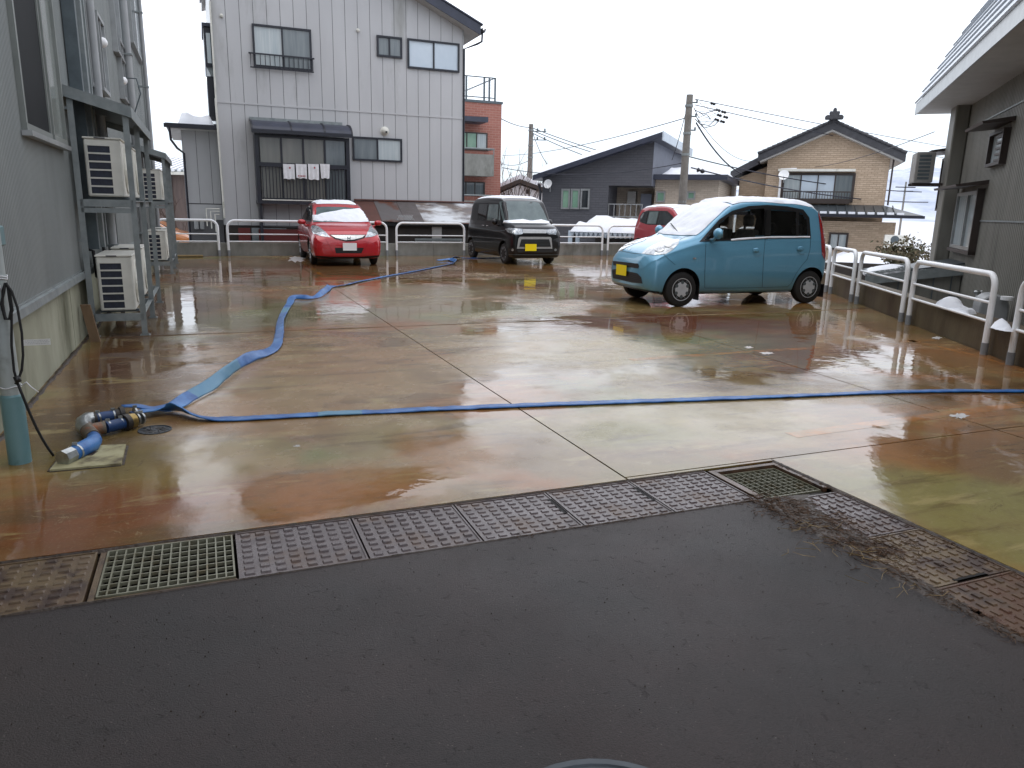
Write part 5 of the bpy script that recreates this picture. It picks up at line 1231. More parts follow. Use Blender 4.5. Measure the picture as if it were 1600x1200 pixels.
# eave, soffit, roof
m = MB(RF); m.box(EQ, QW+.05, 1.0, re1, EZr+.02, EZr+.05); m.build('soffit', 'soffit_r', rb) if 'soffit_r' in MATS else m.build('soffit', 'soffit', rb)
m = MB(RF); m.box(EQ-.02, EQ, 1.0, re1+.02, EZr, EZr+.24); m.build('fascia', 'alu', rb)
m = MB(RF); prof = [(EQ-.03, EZr+.24), (EQ+.22, EZr+.75), (EQ+.5, EZr+1.3), (EQ+.85, EZr+1.9), (EQ+1.3, EZr+2.5), (EQ+1.9, EZr+3.1), (EQ+2.7, EZr+3.7), (EQ+3.8, EZr+4.2)]
# stepped courses
P2 = [Vector((a, b)) for a, b in prof]; dd = [0]
for a, b in zip(P2[:-1], P2[1:]): dd.append(dd[-1]+(b-a).length)
S = np.arange(0, dd[-1], .26); qa = pchip(dd, [p.x for p in P2], S); qz = pchip(dd, [p.y for p in P2], S)
for i in range(len(S)-1):
    t_ = Vector((qa[i+1]-qa[i], qz[i+1]-qz[i])).normalized(); nn = Vector((-t_.y, t_.x))
    a = Vector((qa[i], qz[i]))+nn*.035; b = Vector((qa[i+1], qz[i+1]))+nn*.004; c = Vector((qa[i+1], qz[i+1]))-nn*.03; d_ = Vector((qa[i], qz[i]))-nn*.0
    m.prism([(a.x, a.y), (b.x, b.y), (c.x, c.y), (d_.x, d_.y)], 1.0, re1, 'v')
pm('roof_metal', lin(196, 204, 212), .4, lin(178, 188, 198), 2, metal=.2)
m.build('roof', 'roof_metal', rb)
m = MB(RF); m.prism([(EQ+.02, EZr+.24)]+[(a+.03, b-.04) for a, b in prof[1:]]+[(EQ+4, EZr+.24)], re1-.08, re1-.02, 'v'); m.build('gable_end', 'clad_right', rb)
# windows with little hoods
def rwin(x0, y0, x1, y1, gl, hood=True, fr='frame_brown'):
    r1, z1 = RF.fu(x0, y0, QW-.02); r0, z0 = RF.fu(x1, y1, QW-.02); zb = RF.fu(x0, y1, QW-.02)[1]
    return r0, r1, z0, z1
pm('frame_brown', lin(62, 52, 48), .5)
ra, za = RF.fu(1490, 386, QW-.02); rbb, zbb = RF.fu(1522, 396, QW-.02); rc, zc = RF.fu(1537, 294, QW-.02)
z0 = za; z1 = RF.fu(1505, 302, QW-.02)[1]; r0 = rbb; r1 = ra
win(rb, RF, 0, QW-.02, -1, r0, r1, z0, z1, 2, frame='alu', glasses=['glass_curtain', 'glass_curtain'], fw=.06, depth=.08)
m = MB(RF); m.box(QW-.13, QW-.015, r0-.07, r0-.002, z0-.06, z1+.03); m.box(QW-.13, QW-.015, r0-.07, r1+.06, z0-.07, z0-.005); m.build('window_surround', 'frame_brown', rb)
m = MB(RF); m.prism([(QW-.50, z1+.05), (QW-.015, z1+.10), (QW-.015, z1+.17), (QW-.52, z1+.09)], r0-.25, r1+.12, 'v'); m.build('window_hood', 'frame_brown', rb)
ra, za = RF.fu(1547, 262, QW-.02); rc, zc = RF.fu(1570, 255, QW-.02); z1 = RF.fu(1553, 210, QW-.02)[1]
win(rb, RF, 0, QW-.02, -1, rc, ra, za, z1, 1, frame='frame_brown', glasses=['glass_curtain'], fw=.05, depth=.09)
m = MB(RF)
for k in range(5): zz = za+.06+k*(z1-za-.1)/5; m.box(QW-.10, QW-.06, rc+.0, rc+(ra-rc)*.45, zz, zz+.035)
m.build('louvre', 'frame_brown', rb)
m = MB(RF); m.prism([(QW-.45, z1+.04), (QW-.015, z1+.08), (QW-.015, z1+.15), (QW-.47, z1+.08)], rc-.22, ra+.15, 'v'); m.build('window_hood', 'frame_brown', rb)
# window, hood and air conditioner beyond the pillar
r0, z1 = RF.fu(1474, 250, QW-.02); r1, z0 = RF.fu(1456, 330, QW-.02)
win(rb, RF, 0, QW-.02, -1, pr0+.9, pr0+2.1, z0, z1, 2, frame='frame_brown', glasses=['glass_mid', 'glass_mid'], fw=.05, depth=.08)
m = MB(RF); m.prism([(QW-.50, z1+.05), (QW-.015, z1+.10), (QW-.015, z1+.17), (QW-.52, z1+.09)], pr0+.75, pr0+2.3, 'v'); m.build('window_hood', 'frame_brown', rb)
qa_, za_ = None, None
t = thing('air_conditioner', 'old grey outdoor unit hung high on the wall of the right building', 'air conditioner', RF.p(QW-.25, re1-.2, 2.0))
rr = re1-1.15; o_ = RF.hit(1445, 262, 1, rr); cz = o_.z
cq = o_.x
m = MB(RF); m.box(cq-.18, cq+.18, rr, rr+.75, cz-.30, cz+.32); m.build('case', 'ac_old', t, bevel=.015)
m = MB(RF)
for k in range(7): m.box(cq-.12, cq+.10, rr-.004, rr+.01, cz-.24+k*.075, cz-.19+k*.075)
m.build('fin_opening', 'galv_dark', t)
m = MB(RF)
for yy in (rr+.08, rr+.6): m.box(cq-.2, QW-.02, yy, yy+.04, cz-.36, cz-.305)
m.build('bracket', 'frame_brown', t)
m = MB(RF); m.tube([(QW-.06, re1-.62, EZr), (QW-.06, re1-.62, T0)], .04, 8); m.build('downpipe', 'pipe_grey', rb, smooth=50)
# lean-to with snowy sheet roof
lt = thing('lean_to', 'low lean-to with snowy dark sheet roof against the right building', 'lean-to', RF.p(QW-.8, 14, T0))
P_n_w = RF.hit(1507, 413, 0, QW-.02)   # near, wall
rn = P_n_w.y; znw = P_n_w.z; far_w = RF.hit(1484, 397, 0, QW-.02); rf_ = rn+1.5
A_ = RF.hit(1352, 432, 1, rn)             # near, low end
B_ = RF.hit(1440, 403, 1, rf_)            # top far?
print('leanto', rn, znw, A_, far_w)
lowq, lowz = A_.x, A_.z
pm('roof_snowy', lin(74, 78, 82), .4, lin(92, 92, 92), 3, c3=(.8, .82, .86, 1), s3=2.2, p3=(.46, .6), bump=.006, bscale=30)
pm('roof_sheet_dark', lin(66, 72, 76), .4, lin(56, 62, 66), 3)
midq = lowq+(QW-lowq)*.48; midz = lowz+(znw-lowz)*.48
m = MB(RF); m.prism([(midq, midz), (QW-.015, znw), (QW-.015, znw+.03), (midq, midz+.03)], rn, rf_, 'v'); m.build('upper_roof', 'roof_sheet_dark', lt)
m = MB(RF); m.prism([(lowq, lowz), (midq-.001, midz), (midq-.001, midz+.03), (lowq, lowz+.03)], rn, rf_, 'v'); m.build('lower_roof', 'roof_snowy', lt)
m = MB(RF)
for k in range(9):
    s_ = .05+k*.055; qq = lowq+(QW-lowq)*s_; zz = lowz+(znw-lowz)*s_; m.box(qq-.006, qq+.006, rn+.01, rf_-.01, zz+.028, zz+.048)
for k in range(5):
    yy = rn+.02+k*(rf_-rn-.06)/4; m.prism([(lowq, lowz+.03), (midq, midz+.03), (midq, midz+.055), (lowq, lowz+.055)], yy, yy+.03, 'v')
m.build('snow_guards', 'galv', lt)
m = MB(RF); m.prism([(lowq, lowz-.16), (QW-.02, znw-.2), (QW-.02, znw-.003), (lowq, lowz-.003)], rn-.02, rn-.001, 'v'); m.build('verge_board', 'galv', lt)
m = MB(RF); m.prism([(lowq+.2, T0), (QW-.03, T0), (QW-.03, znw-.2), (lowq+.2, lowz-.14)], rn+.08, rf_-.1, 'v'); m.build('wall', 'clad_right', lt)
m = MB(RF)
for k in range(6): qq = lowq+.3+k*.3; m.box(qq, qq+.02, rn+.066, rn+.079, T0, lowz+.02+(znw-lowz)*(qq-lowq)/(QW-lowq)-.2)
m.build('wall_battens', 'galv_dark', lt)
snow_heap('snow', 'strip of melting snow on the lower edge of the lean-to roof', RF, [(lowq+.02, rn+.3), (lowq+.5, rn+.5), (midq, rn+.9), (midq-.1, rf_-.02), (lowq+.1, rf_-.02)], lambda u, v: lowz+.035+(znw-lowz)*(u-lowq)/(QW-lowq), .07, step=.09)
# round pale tank / dish and tap by the wall
o_ = RF.hit(1545, 478, 0, QW-.35)
t = thing('water_tank', 'pale translucent rounded tank with a cap beside the right building wall', 'tank', RF.p(QW-.35, o_.y, T0))
m = MB(RF); rr = .20
pr = [(QW-.50, -.4), (QW-.14, -.4), (QW-.14, o_.z+.02)]+[(QW-.32+.18*math.cos(a*math.pi/8), o_.z+.02+.16*math.sin(a*math.pi/8)) for a in range(1, 9)]
m.prism(pr, o_.y-.2, o_.y+.28, 'v'); m.build('body', 'pvc_pale', t, bevel=.02) if 'pvc_pale' in MATS else m.build('body', 'pipe_grey', t, bevel=.02)
m = MB(RF); m.cyl(QW-.2, o_.y-.26, o_.z+.12, o_.z+.17, .08, 14); m.build('cap', 'plate_white', t)
q_ = RF.hit(1527, 456, 0, QW-.12)
t = thing('gas_regulator', 'small silver domed valve on a thin pipe by the right wall', 'valve', RF.p(QW-.12, q_.y, T0))
m = MB(RF); m.lathe((QW-.12, q_.y, q_.z-.05), (0, 0, 1), [(0, .03), (.03, .055), (.06, .05), (.08, .02)], 14); m.build('dome', 'steel', t, smooth=True)
m = MB(RF); m.cyl(QW-.12, q_.y, T0, q_.z-.05, .014, 8); m.cyl(QW-.06, q_.y, T0, q_.z+.03, .014, 8); m.build('pipe', 'plate_white', t, smooth=50)
snow_heap('snow', 'snow lying low between the right curb and the wall', RF, [(1.0, 18.5), (2.8, 18.5), (2.8, 22), (.6, 24), (-1, 24), (-1, 20)], T0+.9, .2, step=.3)
# ================================================================== BACKGROUND BUILDINGS
def fwin(parent, F, x0, y0, x1, y1, v, n=2, gl=None, frame='alu', fw=.06, **k):
    u0, z1 = F.fv(x0, y0, v); u1, z0 = F.fv(x1, y1, v); return win(parent, F, 1, v, -1, u0, u1, z0, z1, n, glasses=gl or ['glass_mid']*n, frame=frame, fw=fw, **k)
# brick apartment block
VP_ = 38
ap = thing('apartment_block', 'reddish brick flats with concrete balconies and a roof rail right of the grey house', 'apartment block', LF.p(11, VP_+4, T0))
ur, zt = LF.fv(784, 163, VP_); ul = ur-9
m = MB(LF); m.box(ul, ur, VP_, VP_+9, T0, zt); m.build('wall', 'brick', ap)
m = MB(LF); m.box(ul, ur+.05, VP_-.05, VP_+9, zt, zt+.12); m.build('parapet', 'galv_dark', ap)
ub, _ = LF.fv(772, 250, VP_-1)
for (yt, yb) in ((236, 270), (309, 340)):
    z1 = LF.fv(750, yt, VP_-1)[1]; z0 = LF.fv(750, yb, VP_-1)[1]
    m = MB(LF); m.box(ul+.5, ub, VP_-1.0, VP_-.001, z0-.15, z1-.15); m.build('balcony', 'concrete_grey', ap)
    m = MB(LF); m.tube([(ul+.5, VP_-1, z1+.12), (ub, VP_-1, z1+.12), (ub, VP_-.02, z1+.12)], .04, 6)
    m.box(ub-.04, ub, VP_-1.02, VP_-.98, z1-.15, z1+.12); m.build('balcony_rail', 'galv', ap)
u0, z1 = LF.fv(700, 179, VP_-1.2); u1, z0 = LF.fv(763, 191, VP_-1.2)
m = MB(LF); m.prism([(u0, z0), (u1, z0), (u1, z0+.25), (u1-1.2, z1), (u0, z1+.15)], VP_-1.2, VP_-.001, 'v'); m.build('balcony_canopy', 'roof_dark', ap)
fwin(ap, LF, 712, 205, 761, 236, VP_, 3, ['glass_green', 'glass_green', 'glass_curtain'], frame='frame_brown')
fwin(ap, LF, 712, 283, 757, 306, VP_, 3, ['glass_mid', 'glass_mid', 'glass_mid'], frame='frame_brown')
m = MB(LF); z0 = zt+.12; uu = LF.fv(774, 120, VP_+.2)[0]; zr = LF.fv(774, 123, VP_+.2)[1]
for x in (729, 757, 765, 774): u_ = LF.fv(x, 140, VP_+.2)[0]; m.box(u_-.04, u_+.04, VP_+.2, VP_+.28, z0, zr+.05)
m.box(ul+2, uu, VP_+.2, VP_+.26, zr, zr+.05); m.box(ul+2, uu, VP_+.2, VP_+.26, z0+.15, z0+.19); m.box(uu-.05, uu, VP_+.2, VP_+5, zr, zr+.05)
m.build('roof_rail', 'galv_dark', ap)
m = MB(LF)
for k in range(13): zz = z0+.2+k*(zr-z0-.2)/13; m.box(uu-1.9, uu-.1, VP_+.215, VP_+.225, zz, zz+.01)
m.build('roof_mesh', 'pipe_grey', ap)
# dark house with mono pitch roof
RD = 31.0
dh = thing('dark_house', 'charcoal house with a snow covered mono pitch roof and three narrow windows', 'house', RF.p(-2, RD+4, T0))
def rp(x, y, r=RD): return RF.fv(x, y, r)
A = rp(848, 279); Bp = rp(1020, 222); C_ = rp(1019, 291); D_ = rp(951, 290); E_ = rp(951, 388)
uA, uB = A[0], Bp[0]; zA, zB = A[1], Bp[1]; uD = D_[0]; zD = D_[1]; uBx = rp(1018, 291)[0]
slope = (zB-zA)/(uB-uA)
m = MB(RF); m.prism([(uA, T0), (uD, T0), (uD, zD), (uBx, zD), (uBx, zA+slope*(uBx-uA)), (uA, zA)], RD, RD+.2, 'v'); m.build('front_wall', 'char_wall', dh)
m = MB(RF); m.prism([(uA+.01, T0), (uD-.01, T0), (uD-.01, zD+.02), (uBx-.02, zD+.02), (uBx-.02, zA+slope*(uBx-.02-uA)), (uA+.01, zA)], RD+.2, RD+7.5, 'v'); m.build('wall_core', 'char_wall', dh)
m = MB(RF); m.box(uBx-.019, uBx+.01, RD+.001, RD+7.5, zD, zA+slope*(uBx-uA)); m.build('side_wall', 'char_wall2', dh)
e0, e1 = .28, .45
m = MB(RF); m.prism([(uA-e0, zA-slope*e0), (uB+e1, zB+slope*e1), (uB+e1, zB+slope*e1+.2), (uA-e0, zA-slope*e0+.2)], RD-.5, RD+8, 'v'); m.build('roof', 'roof_dark', dh)
m = MB(RF); m.box(uB+e1+.001, uB+e1+.05, RD-.52, RD+8, zB+slope*e1-.12, zB+slope*e1+.22); m.build('ridge_fascia', 'roof_metal', dh)
m = MB(RF); m.prism([(uA-e0+.05, zA-slope*e0+.26), (uB+e1, zB+slope*e1+.215), (uB+e1, zB+slope*e1+.235), (uA-e0, zA-slope*e0+.45)], RD-.4, RD+7.9, 'v')
sn = snow_heap('snow', 'thick snow sheet on the mono pitch roof of the charcoal house', RF, [(uA-e0+.05, RD-.45), (uB-.5, RD-.45), (uB+.2, RD+.6), (uB+.2, RD+7.8), (uA-e0+.05, RD+7.8)], lambda u, v: zA+slope*(u-uA)+.2, .42, step=.28)
m = MB(RF); m.tube([(uA-.15, RD-.1, zA-.2), (uA-.08, RD-.03, zA-.5), (uA-.08, RD-.03, T0)], .05, 6); m.build('downpipe', 'dark_frame', dh)
for (a, b) in ((878, 890.5), (893, 905.5), (908, 921)): fwin(dh, RF, a, 295, b, 327, RD, 1, ['glass_green' if a < 905 else 'glass_dark'], frame='alu', fw=.07)
# recessed tan wall with balcony + tan wing
RT = RD+1.6
m = MB(RF); ue = RF.fv(1126, 300, RT)[0]; zT2 = RF.fv(1080, 285, RT)[1]
m.box(uD, uBx-.03, RT, RT+.1, T0, zD-.001) if False else m.box(uD, ue, RT, RT+.1, T0, zD-.02 if zD < zT2 else zT2); m.build('recess_wall', 'tan_wall', dh)
m = MB(RF); zw = RF.fv(1090, 283, RT)[1]; m.box(uBx+.02, ue, RT-.9, RT+5, T0, zw); m.build('wing_wall', 'tan_wall', dh)
m = MB(RF); m.box(uBx+.02, ue+.35, RT-1.4, RT+5.2, zw+.001, zw+.2); m.build('wing_roof', 'roof_dark', dh)
snow_heap('snow', 'long snow layer on the flat roof wing beside the charcoal house', RF, [(uBx+.3, RT-1.3), (ue+.25, RT-1.3), (ue+.25, RT+5), (uBx+.3, RT+5)], zw+.2, .5, step=.28)
fwin(dh, RF, 1026, 299, 1039, 316, RT-.9, 1, ['glass_green'], frame='alu'); fwin(dh, RF, 1074, 299, 1086, 312, RT-.9, 1, ['glass_green'], frame='alu')
m = MB(RF); ub0, zb1 = RF.fv(951, 318, RD+.1); ub1, zb0 = RF.fv(1003, 340, RD+.1)
m.box(ub0, ub1, RD+.05, RD+.1, zb1-.04, zb1); m.box(ub0, ub1, RD+.05, RD+.1, zb0, zb0+.04)
for k in range(7): u_ = ub0+(ub1-ub0-.03)*k/6; m.box(u_, u_+.03, RD+.055, RD+.095, zb0+.04, zb1-.04)
m.build('balcony_rail', 'alu', dh)
m = MB(RF); m.box(ub0, ub1, RD+.102, RD+.12, zb0+.04, zb1-.05); None
m = MB(RF); a, b = RF.fv(987, 301, RT-.2); m.box(a-.15, a+.2, RT-.3, RT-.001, b-.45, b+.05); m.build('heater_box', 'soffit', dh)
m = MB(RF); a, b = RF.fv(1003, 303, RT-.3); a2, b2 = RF.fv(1018, 330, RT-.3); m.box(a, a2, RT-.5, RT-.31, b2-1.5, b); m.build('tall_box', 'char_wall2', dh)
def dish(F, px, py, v, r, label, pole=None):
    u, z = F.fv(px, py, v); t = thing('satellite_dish', label, 'satellite dish', F.p(u, v, z))
    m = MB(F); m.lathe((u, v, z), (-.15, -.9, .25), [(0, r*.2), (.0, r*.2), (.03, r*.6), (.07, r), (.08, r), (.045, r*.6), (.02, r*.2)], 22); m.build('dish', 'plate_white', t, smooth=50)
    m = MB(F); m.tube([(u, v-.02, z-r*.9), (u+.0, v-.35, z-r*.5), (u, v-.38, z-.02)], .015, 5); m.box(u-.03, u+.03, v-.44, v-.36, z-.06, z+.02); m.build('feed_arm', 'plate_white', t)
    m = MB(F); m.tube(pole or [(u, v+.02, z), (u, v+.25, z), (u, v+.25, z-.3)], .025, 6); m.build('mast', 'alu', t); return t
dish(RF, 857, 288, RD-.3, .19, 'small white satellite dish on the left corner of the charcoal house')
# small white gabled house behind the black van
VS = 46
sg = thing('white_house', 'small white gabled house with snow on its roof behind the black van', 'house', WF.p(0, VS+4, T0))
a = WF.fv(775, 302, VS); b = WF.fv(812, 286, VS); c = WF.fv(856, 302, VS)
m = MB(WF); m.prism([(a[0], T0), (c[0], T0), (c[0], c[1]-.1), (b[0], b[1]-.1), (a[0], a[1]-.1)], VS, VS+6, 'v'); m.build('wall', 'plate_white', sg)
m = MB(WF); m.prism([(a[0]-.4, a[1]-.15), (b[0], b[1]), (c[0]+.4, c[1]-.15), (c[0]+.4, c[1]+.08), (b[0], b[1]+.22), (a[0]-.4, a[1]+.08)], VS-.5, VS+6.4, 'v'); m.build('roof', 'frame_brown', sg)
m = MB(WF); m.prism([(a[0]-.35, a[1]+.085), (b[0], b[1]+.225), (c[0]+.35, c[1]+.085), (c[0]+.3, c[1]+.3), (b[0], b[1]+.5), (a[0]-.3, a[1]+.3)], VS-.4, VS+6.3, 'v'); m.build('roof_snow', 'snow', sg)
fwin(sg, WF, 822, 296, 828, 303, VS, 1, ['glass_dark'], frame='frame_brown')
# carport with scalloped snow edge
VC = 27.0
cp = thing('carport', 'low carport with a corrugated roof edge under deep snow behind the back rails', 'carport', RF.p(-1, VC+2, T0))
a = RF.fv(890, 366, VC); b = RF.fv(988, 368, VC)
m = MB(RF); n_ = 13; w_ = (b[0]-a[0])/n_
for k in range(n_): u = a[0]+k*w_; m.prism([(u+.01, a[1]+.10), (u+w_/2, a[1]-.10), (u+w_-.01, a[1]+.10), (u+w_-.01, a[1]+.13), (u+.01, a[1]+.13)], VC, VC+4, 'v')
m.build('corrugated_roof', 'roof_metal', cp)
m = MB(RF)
for u in (a[0]+.1, b[0]-.1): m.box(u-.05, u+.05, VC+.2, VC+.3, T0, a[1]+.1)
m.box(a[0], b[0]+.1, VC+3.8, VC+3.9, T0, a[1]+.09); m.build('frame', 'shed_dark', cp)
snow_heap('snow', 'deep rounded snow on the carport roof', RF, [(a[0], VC-.02), (b[0]+.3, VC-.02), (b[0]+.3, VC+3.9), (a[0], VC+3.9)], a[1]+.10, .62, step=.22)
m = MB(RF); q0 = RF.fv(888, 360, VC+1.2); q1 = RF.fv(905, 382, VC+1.2); m.box(q0[0], q1[0], VC+1.2, VC+1.25, q1[1]-.6, q0[1]); tag(m.build('blue_panel', 'blue_door', base=RF.p(q0[0], VC+1.2, T0)) if 'blue_door' in MATS else m.build('blue_panel', 'glass_blue' if 'glass_blue' in MATS else 'glass_frost', base=RF.p(q0[0], VC+1.2, T0)), 'pale blue panel seen through the rails right of the black van', 'panel')
# beige house with gable
RB = 36.0
bh = thing('beige_house', 'beige house with dark gable roof and ridge ornament above the light blue car', 'house', RF.p(4, RB+4, T0))
f_ = lambda x, y, r=RB: RF.fv(x, y, r)
gl_ = f_(1200, 248); gr_ = f_(1391, 250); pk = f_(1300, 207)
pitch2 = ((pk[1]-gl_[1])/(pk[0]-gl_[0])+(pk[1]-gr_[1])/(gr_[0]-pk[0]))/2
def bt(u): return pk[1]-pitch2*abs(u-pk[0])
m = MB(RF); m.prism([(gl_[0], T0), (gr_[0], T0), (gr_[0], bt(gr_[0])), pk, (gl_[0], bt(gl_[0]))], RB, RB+9, 'v'); m.build('upper_wall', 'beige_wall', bh)
def groof(pk, eL, eR, y0, y1, r0, r1): return [(eL, bt(eL)+y0), (pk[0], pk[1]+y0), (eR, bt(eR)+y0), (eR, bt(eR)+y1), (pk[0], pk[1]+y1), (eL, bt(eL)+y1)]
eL = f_(1185, 250)[0]; eR = f_(1412, 252)[0]
m = MB(RF); m.prism(groof(pk, eL+.1, eR-.1, .0, .07, 0, 0), RB-.55, RB+9, 'v'); m.build('soffit', 'soffit', bh)
m = MB(RF); m.prism(groof(pk, eL, eR, .075, .42, 0, 0), RB-.6, RB+9.3, 'v'); m.build('roof', 'roof_tile', bh)
m = MB(RF)
for s_ in (-1, 1):
    L_ = (pk[0]-eL) if s_ < 0 else (eR-pk[0])
    for k in range(15):
        u = pk[0]+s_*L_*(k+.5)/15; m.tube([(u-s_*.12, RB-.62, bt(u)+.44+.03), (u+s_*.12, RB-.62, bt(u)+.44-.05)], .06, 7)
m.build('edge_tiles', 'roof_tile', bh)
m = MB(RF); m.box(pk[0]-.16, pk[0]+.16, RB-.7, RB+9.2, pk[1]+.40, pk[1]+.62); m.build('ridge', 'roof_tile', bh)
m = MB(RF); P = pk; z_ = pk[1]+.5
m.prism([(P[0]+a_*.78, z_-.04+b_*.68) for a_, b_ in [(-.45, -.05), (.45, -.05), (.47, .14), (.34, .24), (.22, .2), (.28, .36), (.2, .46), (.1, .40), (.09, .58), (0, .66), (-.09, .58), (-.1, .40), (-.2, .46), (-.28, .36), (-.22, .2), (-.34, .24), (-.47, .14)]], RB-.95, RB-.72, 'v'); m.build('ridge_ornament', 'roof_tile', bh, bevel=.03)
# left extension
xl = f_(1146, 275, RB+1); 
m = MB(RF); e0_ = f_(1154, 300, RB+.8)[0]; m.prism([(e0_, T0), (gl_[0]-.001, T0), (gl_[0]-.001, f_(1187, 258)[1]), (e0_, f_(1154, 276)[1])], RB+.8, RB+8, 'v'); m.build('side_wall', 'beige_wall', bh)
a = f_(1141, 275, RB+.4); b = f_(1192, 249, RB+.4)
m = MB(RF); m.prism([(a[0], a[1]-.12), (b[0], b[1]-.12), (b[0], b[1]+.2), (a[0], a[1]+.2)], RB+.35, RB+8.4, 'v'); m.build('side_roof', 'roof_tile', bh)
fwin(bh, RF, 1223, 270, 1332, 316, RB, 4, ['glass_curtain', 'glass_frost', 'glass_frost', 'glass_mid'], frame='frame_brown', fw=.1)
m = MB(RF); u0, z1 = f_(1222, 298, RB-.25); u1, z0 = f_(1328, 311, RB-.25)
m.box(u0, u1, RB-.28, RB-.24, z1-.05, z1)
for k in range(26): u_ = u0+(u1-u0-.03)*k/25; m.box(u_, u_+.022, RB-.27, RB-.25, z0, z1-.05)
m.box(u0, u1, RB-.3, RB-.001, z0-.2, z0); m.build('window_rail', 'frame_brown', bh)
m = MB(RF); u0, z1 = f_(1216, 268, RB-.1); u1, _ = f_(1336, 270, RB-.1); m.box(u0, u1, RB-.35, RB-.001, z1, z1+.1); m.build('window_hood', 'ac_cream', bh)
# lower skirt roof and ground floor wall
g1 = f_(1282, 345, RB-1.2); g2 = f_(1402, 345, RB-1.2)
m = MB(RF); m.box(f_(1150, 340, RB-.9)[0], g2[0], RB-.9, RB-.001, T0, g1[1]); m.build('lower_wall', 'beige_wall', bh)
s1 = f_(1240, 341, RB-1.9); s2 = f_(1442, 344, RB-1.9); t1_ = f_(1240, 325, RB-.1)
zl = f_(1340, 339, RB-1.9)[1]; zh = f_(1340, 324, RB-.1)[1]
m = MB(RF)
for (A0, A1, nm) in ((f_(1140, 330)[0], s2[0], 'x'),):
    m.add([(A0, RB-1.9, zl), (A1, RB-1.9, zl), (A1-1.3, RB-.01, zh), (A0, RB-.01, zh), (A0, RB-1.9, zl+.1), (A1, RB-1.9, zl+.1), (A1-1.3, RB-.01, zh+.1), (A0, RB-.01, zh+.1)],
          [(3, 2, 1, 0), (4, 5, 6, 7), (0, 1, 5, 4), (1, 2, 6, 5), (2, 3, 7, 6), (3, 0, 4, 7)])
m.build('skirt_roof', 'roof_sheet_dark', bh)
m = MB(RF)
for k in range(22): u_ = s1[0]-.5+k*.36; m.add([(u_, RB-1.9, zl+.1), (u_+.04, RB-1.9, zl+.1), (u_+.04, RB-.3, zh+.05), (u_, RB-.3, zh+.05), (u_, RB-1.9, zl+.15), (u_+.04, RB-1.9, zl+.15), (u_+.04, RB-.3, zh+.1), (u_, RB-.3, zh+.1)], [(4, 5, 6, 7), (0, 1, 5, 4), (1, 2, 6, 5), (3, 0, 4, 7)]) if u_ < s2[0]-.8 else None
m.build('roof_seams', 'roof_sheet_dark', bh)
m = MB(RF)
for k in range(22):
    u_ = s1[0]-.44+k*.36
    if u_ < s2[0]-.9: m.box(u_, u_+.26, RB-1.88, RB-1.55, zl+.11, zl+.20)
m.build('snow_patches', 'snow', bh)
m = MB(RF); m.box(s1[0]-3, s2[0]+.05, RB-1.98, RB-1.901, zl-.02, zl+.09); m.build('gutter', 'dark_frame', bh)
fwin(bh, RF, 1296, 363, 1323, 391, RB-.9, 2, ['glass_curtain', 'glass_curtain'], frame='frame_brown', fw=.08)
m = MB(RF); m.tube([(gr_[0]+.12, RB-.12, bt(gr_[0])), (gr_[0]+.12, RB-.12, zh+.1)], .04, 6); m.build('downpipe', 'frame_brown', bh)
dd_ = dish(RF, 1225, 274, RB-.5, .22, 'white satellite dish on a bent mast beside the beige house window')
u, z = f_(1221, 264, RB-.3); u2, _ = f_(1245, 264, RB-.3); m = MB(RF); m.tube([(u, RB-.3, zh+.1), (u, RB-.3, z), (u2, RB-.3, z)], .05, 7); m.build('bent_mast', 'plate_white', dd_)
# fans in front of the beige wall, far right
u0, z1 = f_(1383, 366, RB-2); u1, z0 = f_(1399, 399, RB-2)
for k, nm in enumerate(('upper', 'lower')):
    t = thing('air_conditioner', '%s of two stacked cream fan units behind the shrub at the beige house' % nm, 'air conditioner', RF.p(u0, RB-2, T0))
    h_ = (z1-z0)/2; zb = z0+h_*(1-k)
    m = MB(RF); m.box(u0, u0+.9, RB-2, RB-1.6, zb+.02, zb+h_-.02); m.build('case', 'ac_cream', t, bevel=.02)
    m = MB(RF); m.lathe((u0+.38, RB-2.001, zb+h_/2), (0, -1, 0), [(0, h_*.38), (.01, h_*.38)], 18); m.build('fan_opening', 'galv_dark', t)
# white shed between the houses
m_t = thing('white_shed', 'tiny white and black building between the tan wing and the beige house', 'shed', RF.p(2, 40, T0))
u0, z1 = RF.fv(1124, 278, 39.); u1, z0 = RF.fv(1142, 306, 39.)
m = MB(RF); m.box(u0, u1, 39, 42, T0, z1-.2); m.build('wall', 'plate_white', m_t)
m = MB(RF); m.box(u0-.3, u1+.2, 38.6, 42.3, z1-.2, z1+.05); m.build('roof', 'roof_dark', m_t)
m = MB(RF); m.box(u0, u1, 38.97, 38.999, z1-.8, z1-.68); m.box(u1-.1, u1, 38.965, 38.996, T0, z1-.2); m.build('timber', 'black', m_t)
# snow covered yard surfaces right behind the fence
snow_heap('snow', 'flat snow on the low yard in front of the beige house', RF, [(1.5, 24), (8, 24), (9, 33.5), (1.0, 33.5)], T0+.35, .3, step=.5)
snow_heap('snow', 'snowy bank at the foot of the beige wall', RF, [(f_(1290, 395)[0], 31.5), (f_(1400, 395)[0], 31.5), (f_(1400, 395)[0], 34.6), (f_(1290, 395)[0], 34.6)], RF.fv(1330, 402, 31.5)[1]-.3, .5, step=.3)
m = MB(RF); q0 = RF.fv(1290, 404, 24); q1 = RF.fv(1400, 404, 24); m.box(q0[0], q1[0], 24, 24.3, T0, q0[1]-.1); tag(m.build('dark_wall', 'shed_dark', base=RF.p(q0[0], 24, T0)), 'low dark wall seen through the rails behind the light blue car', 'wall')

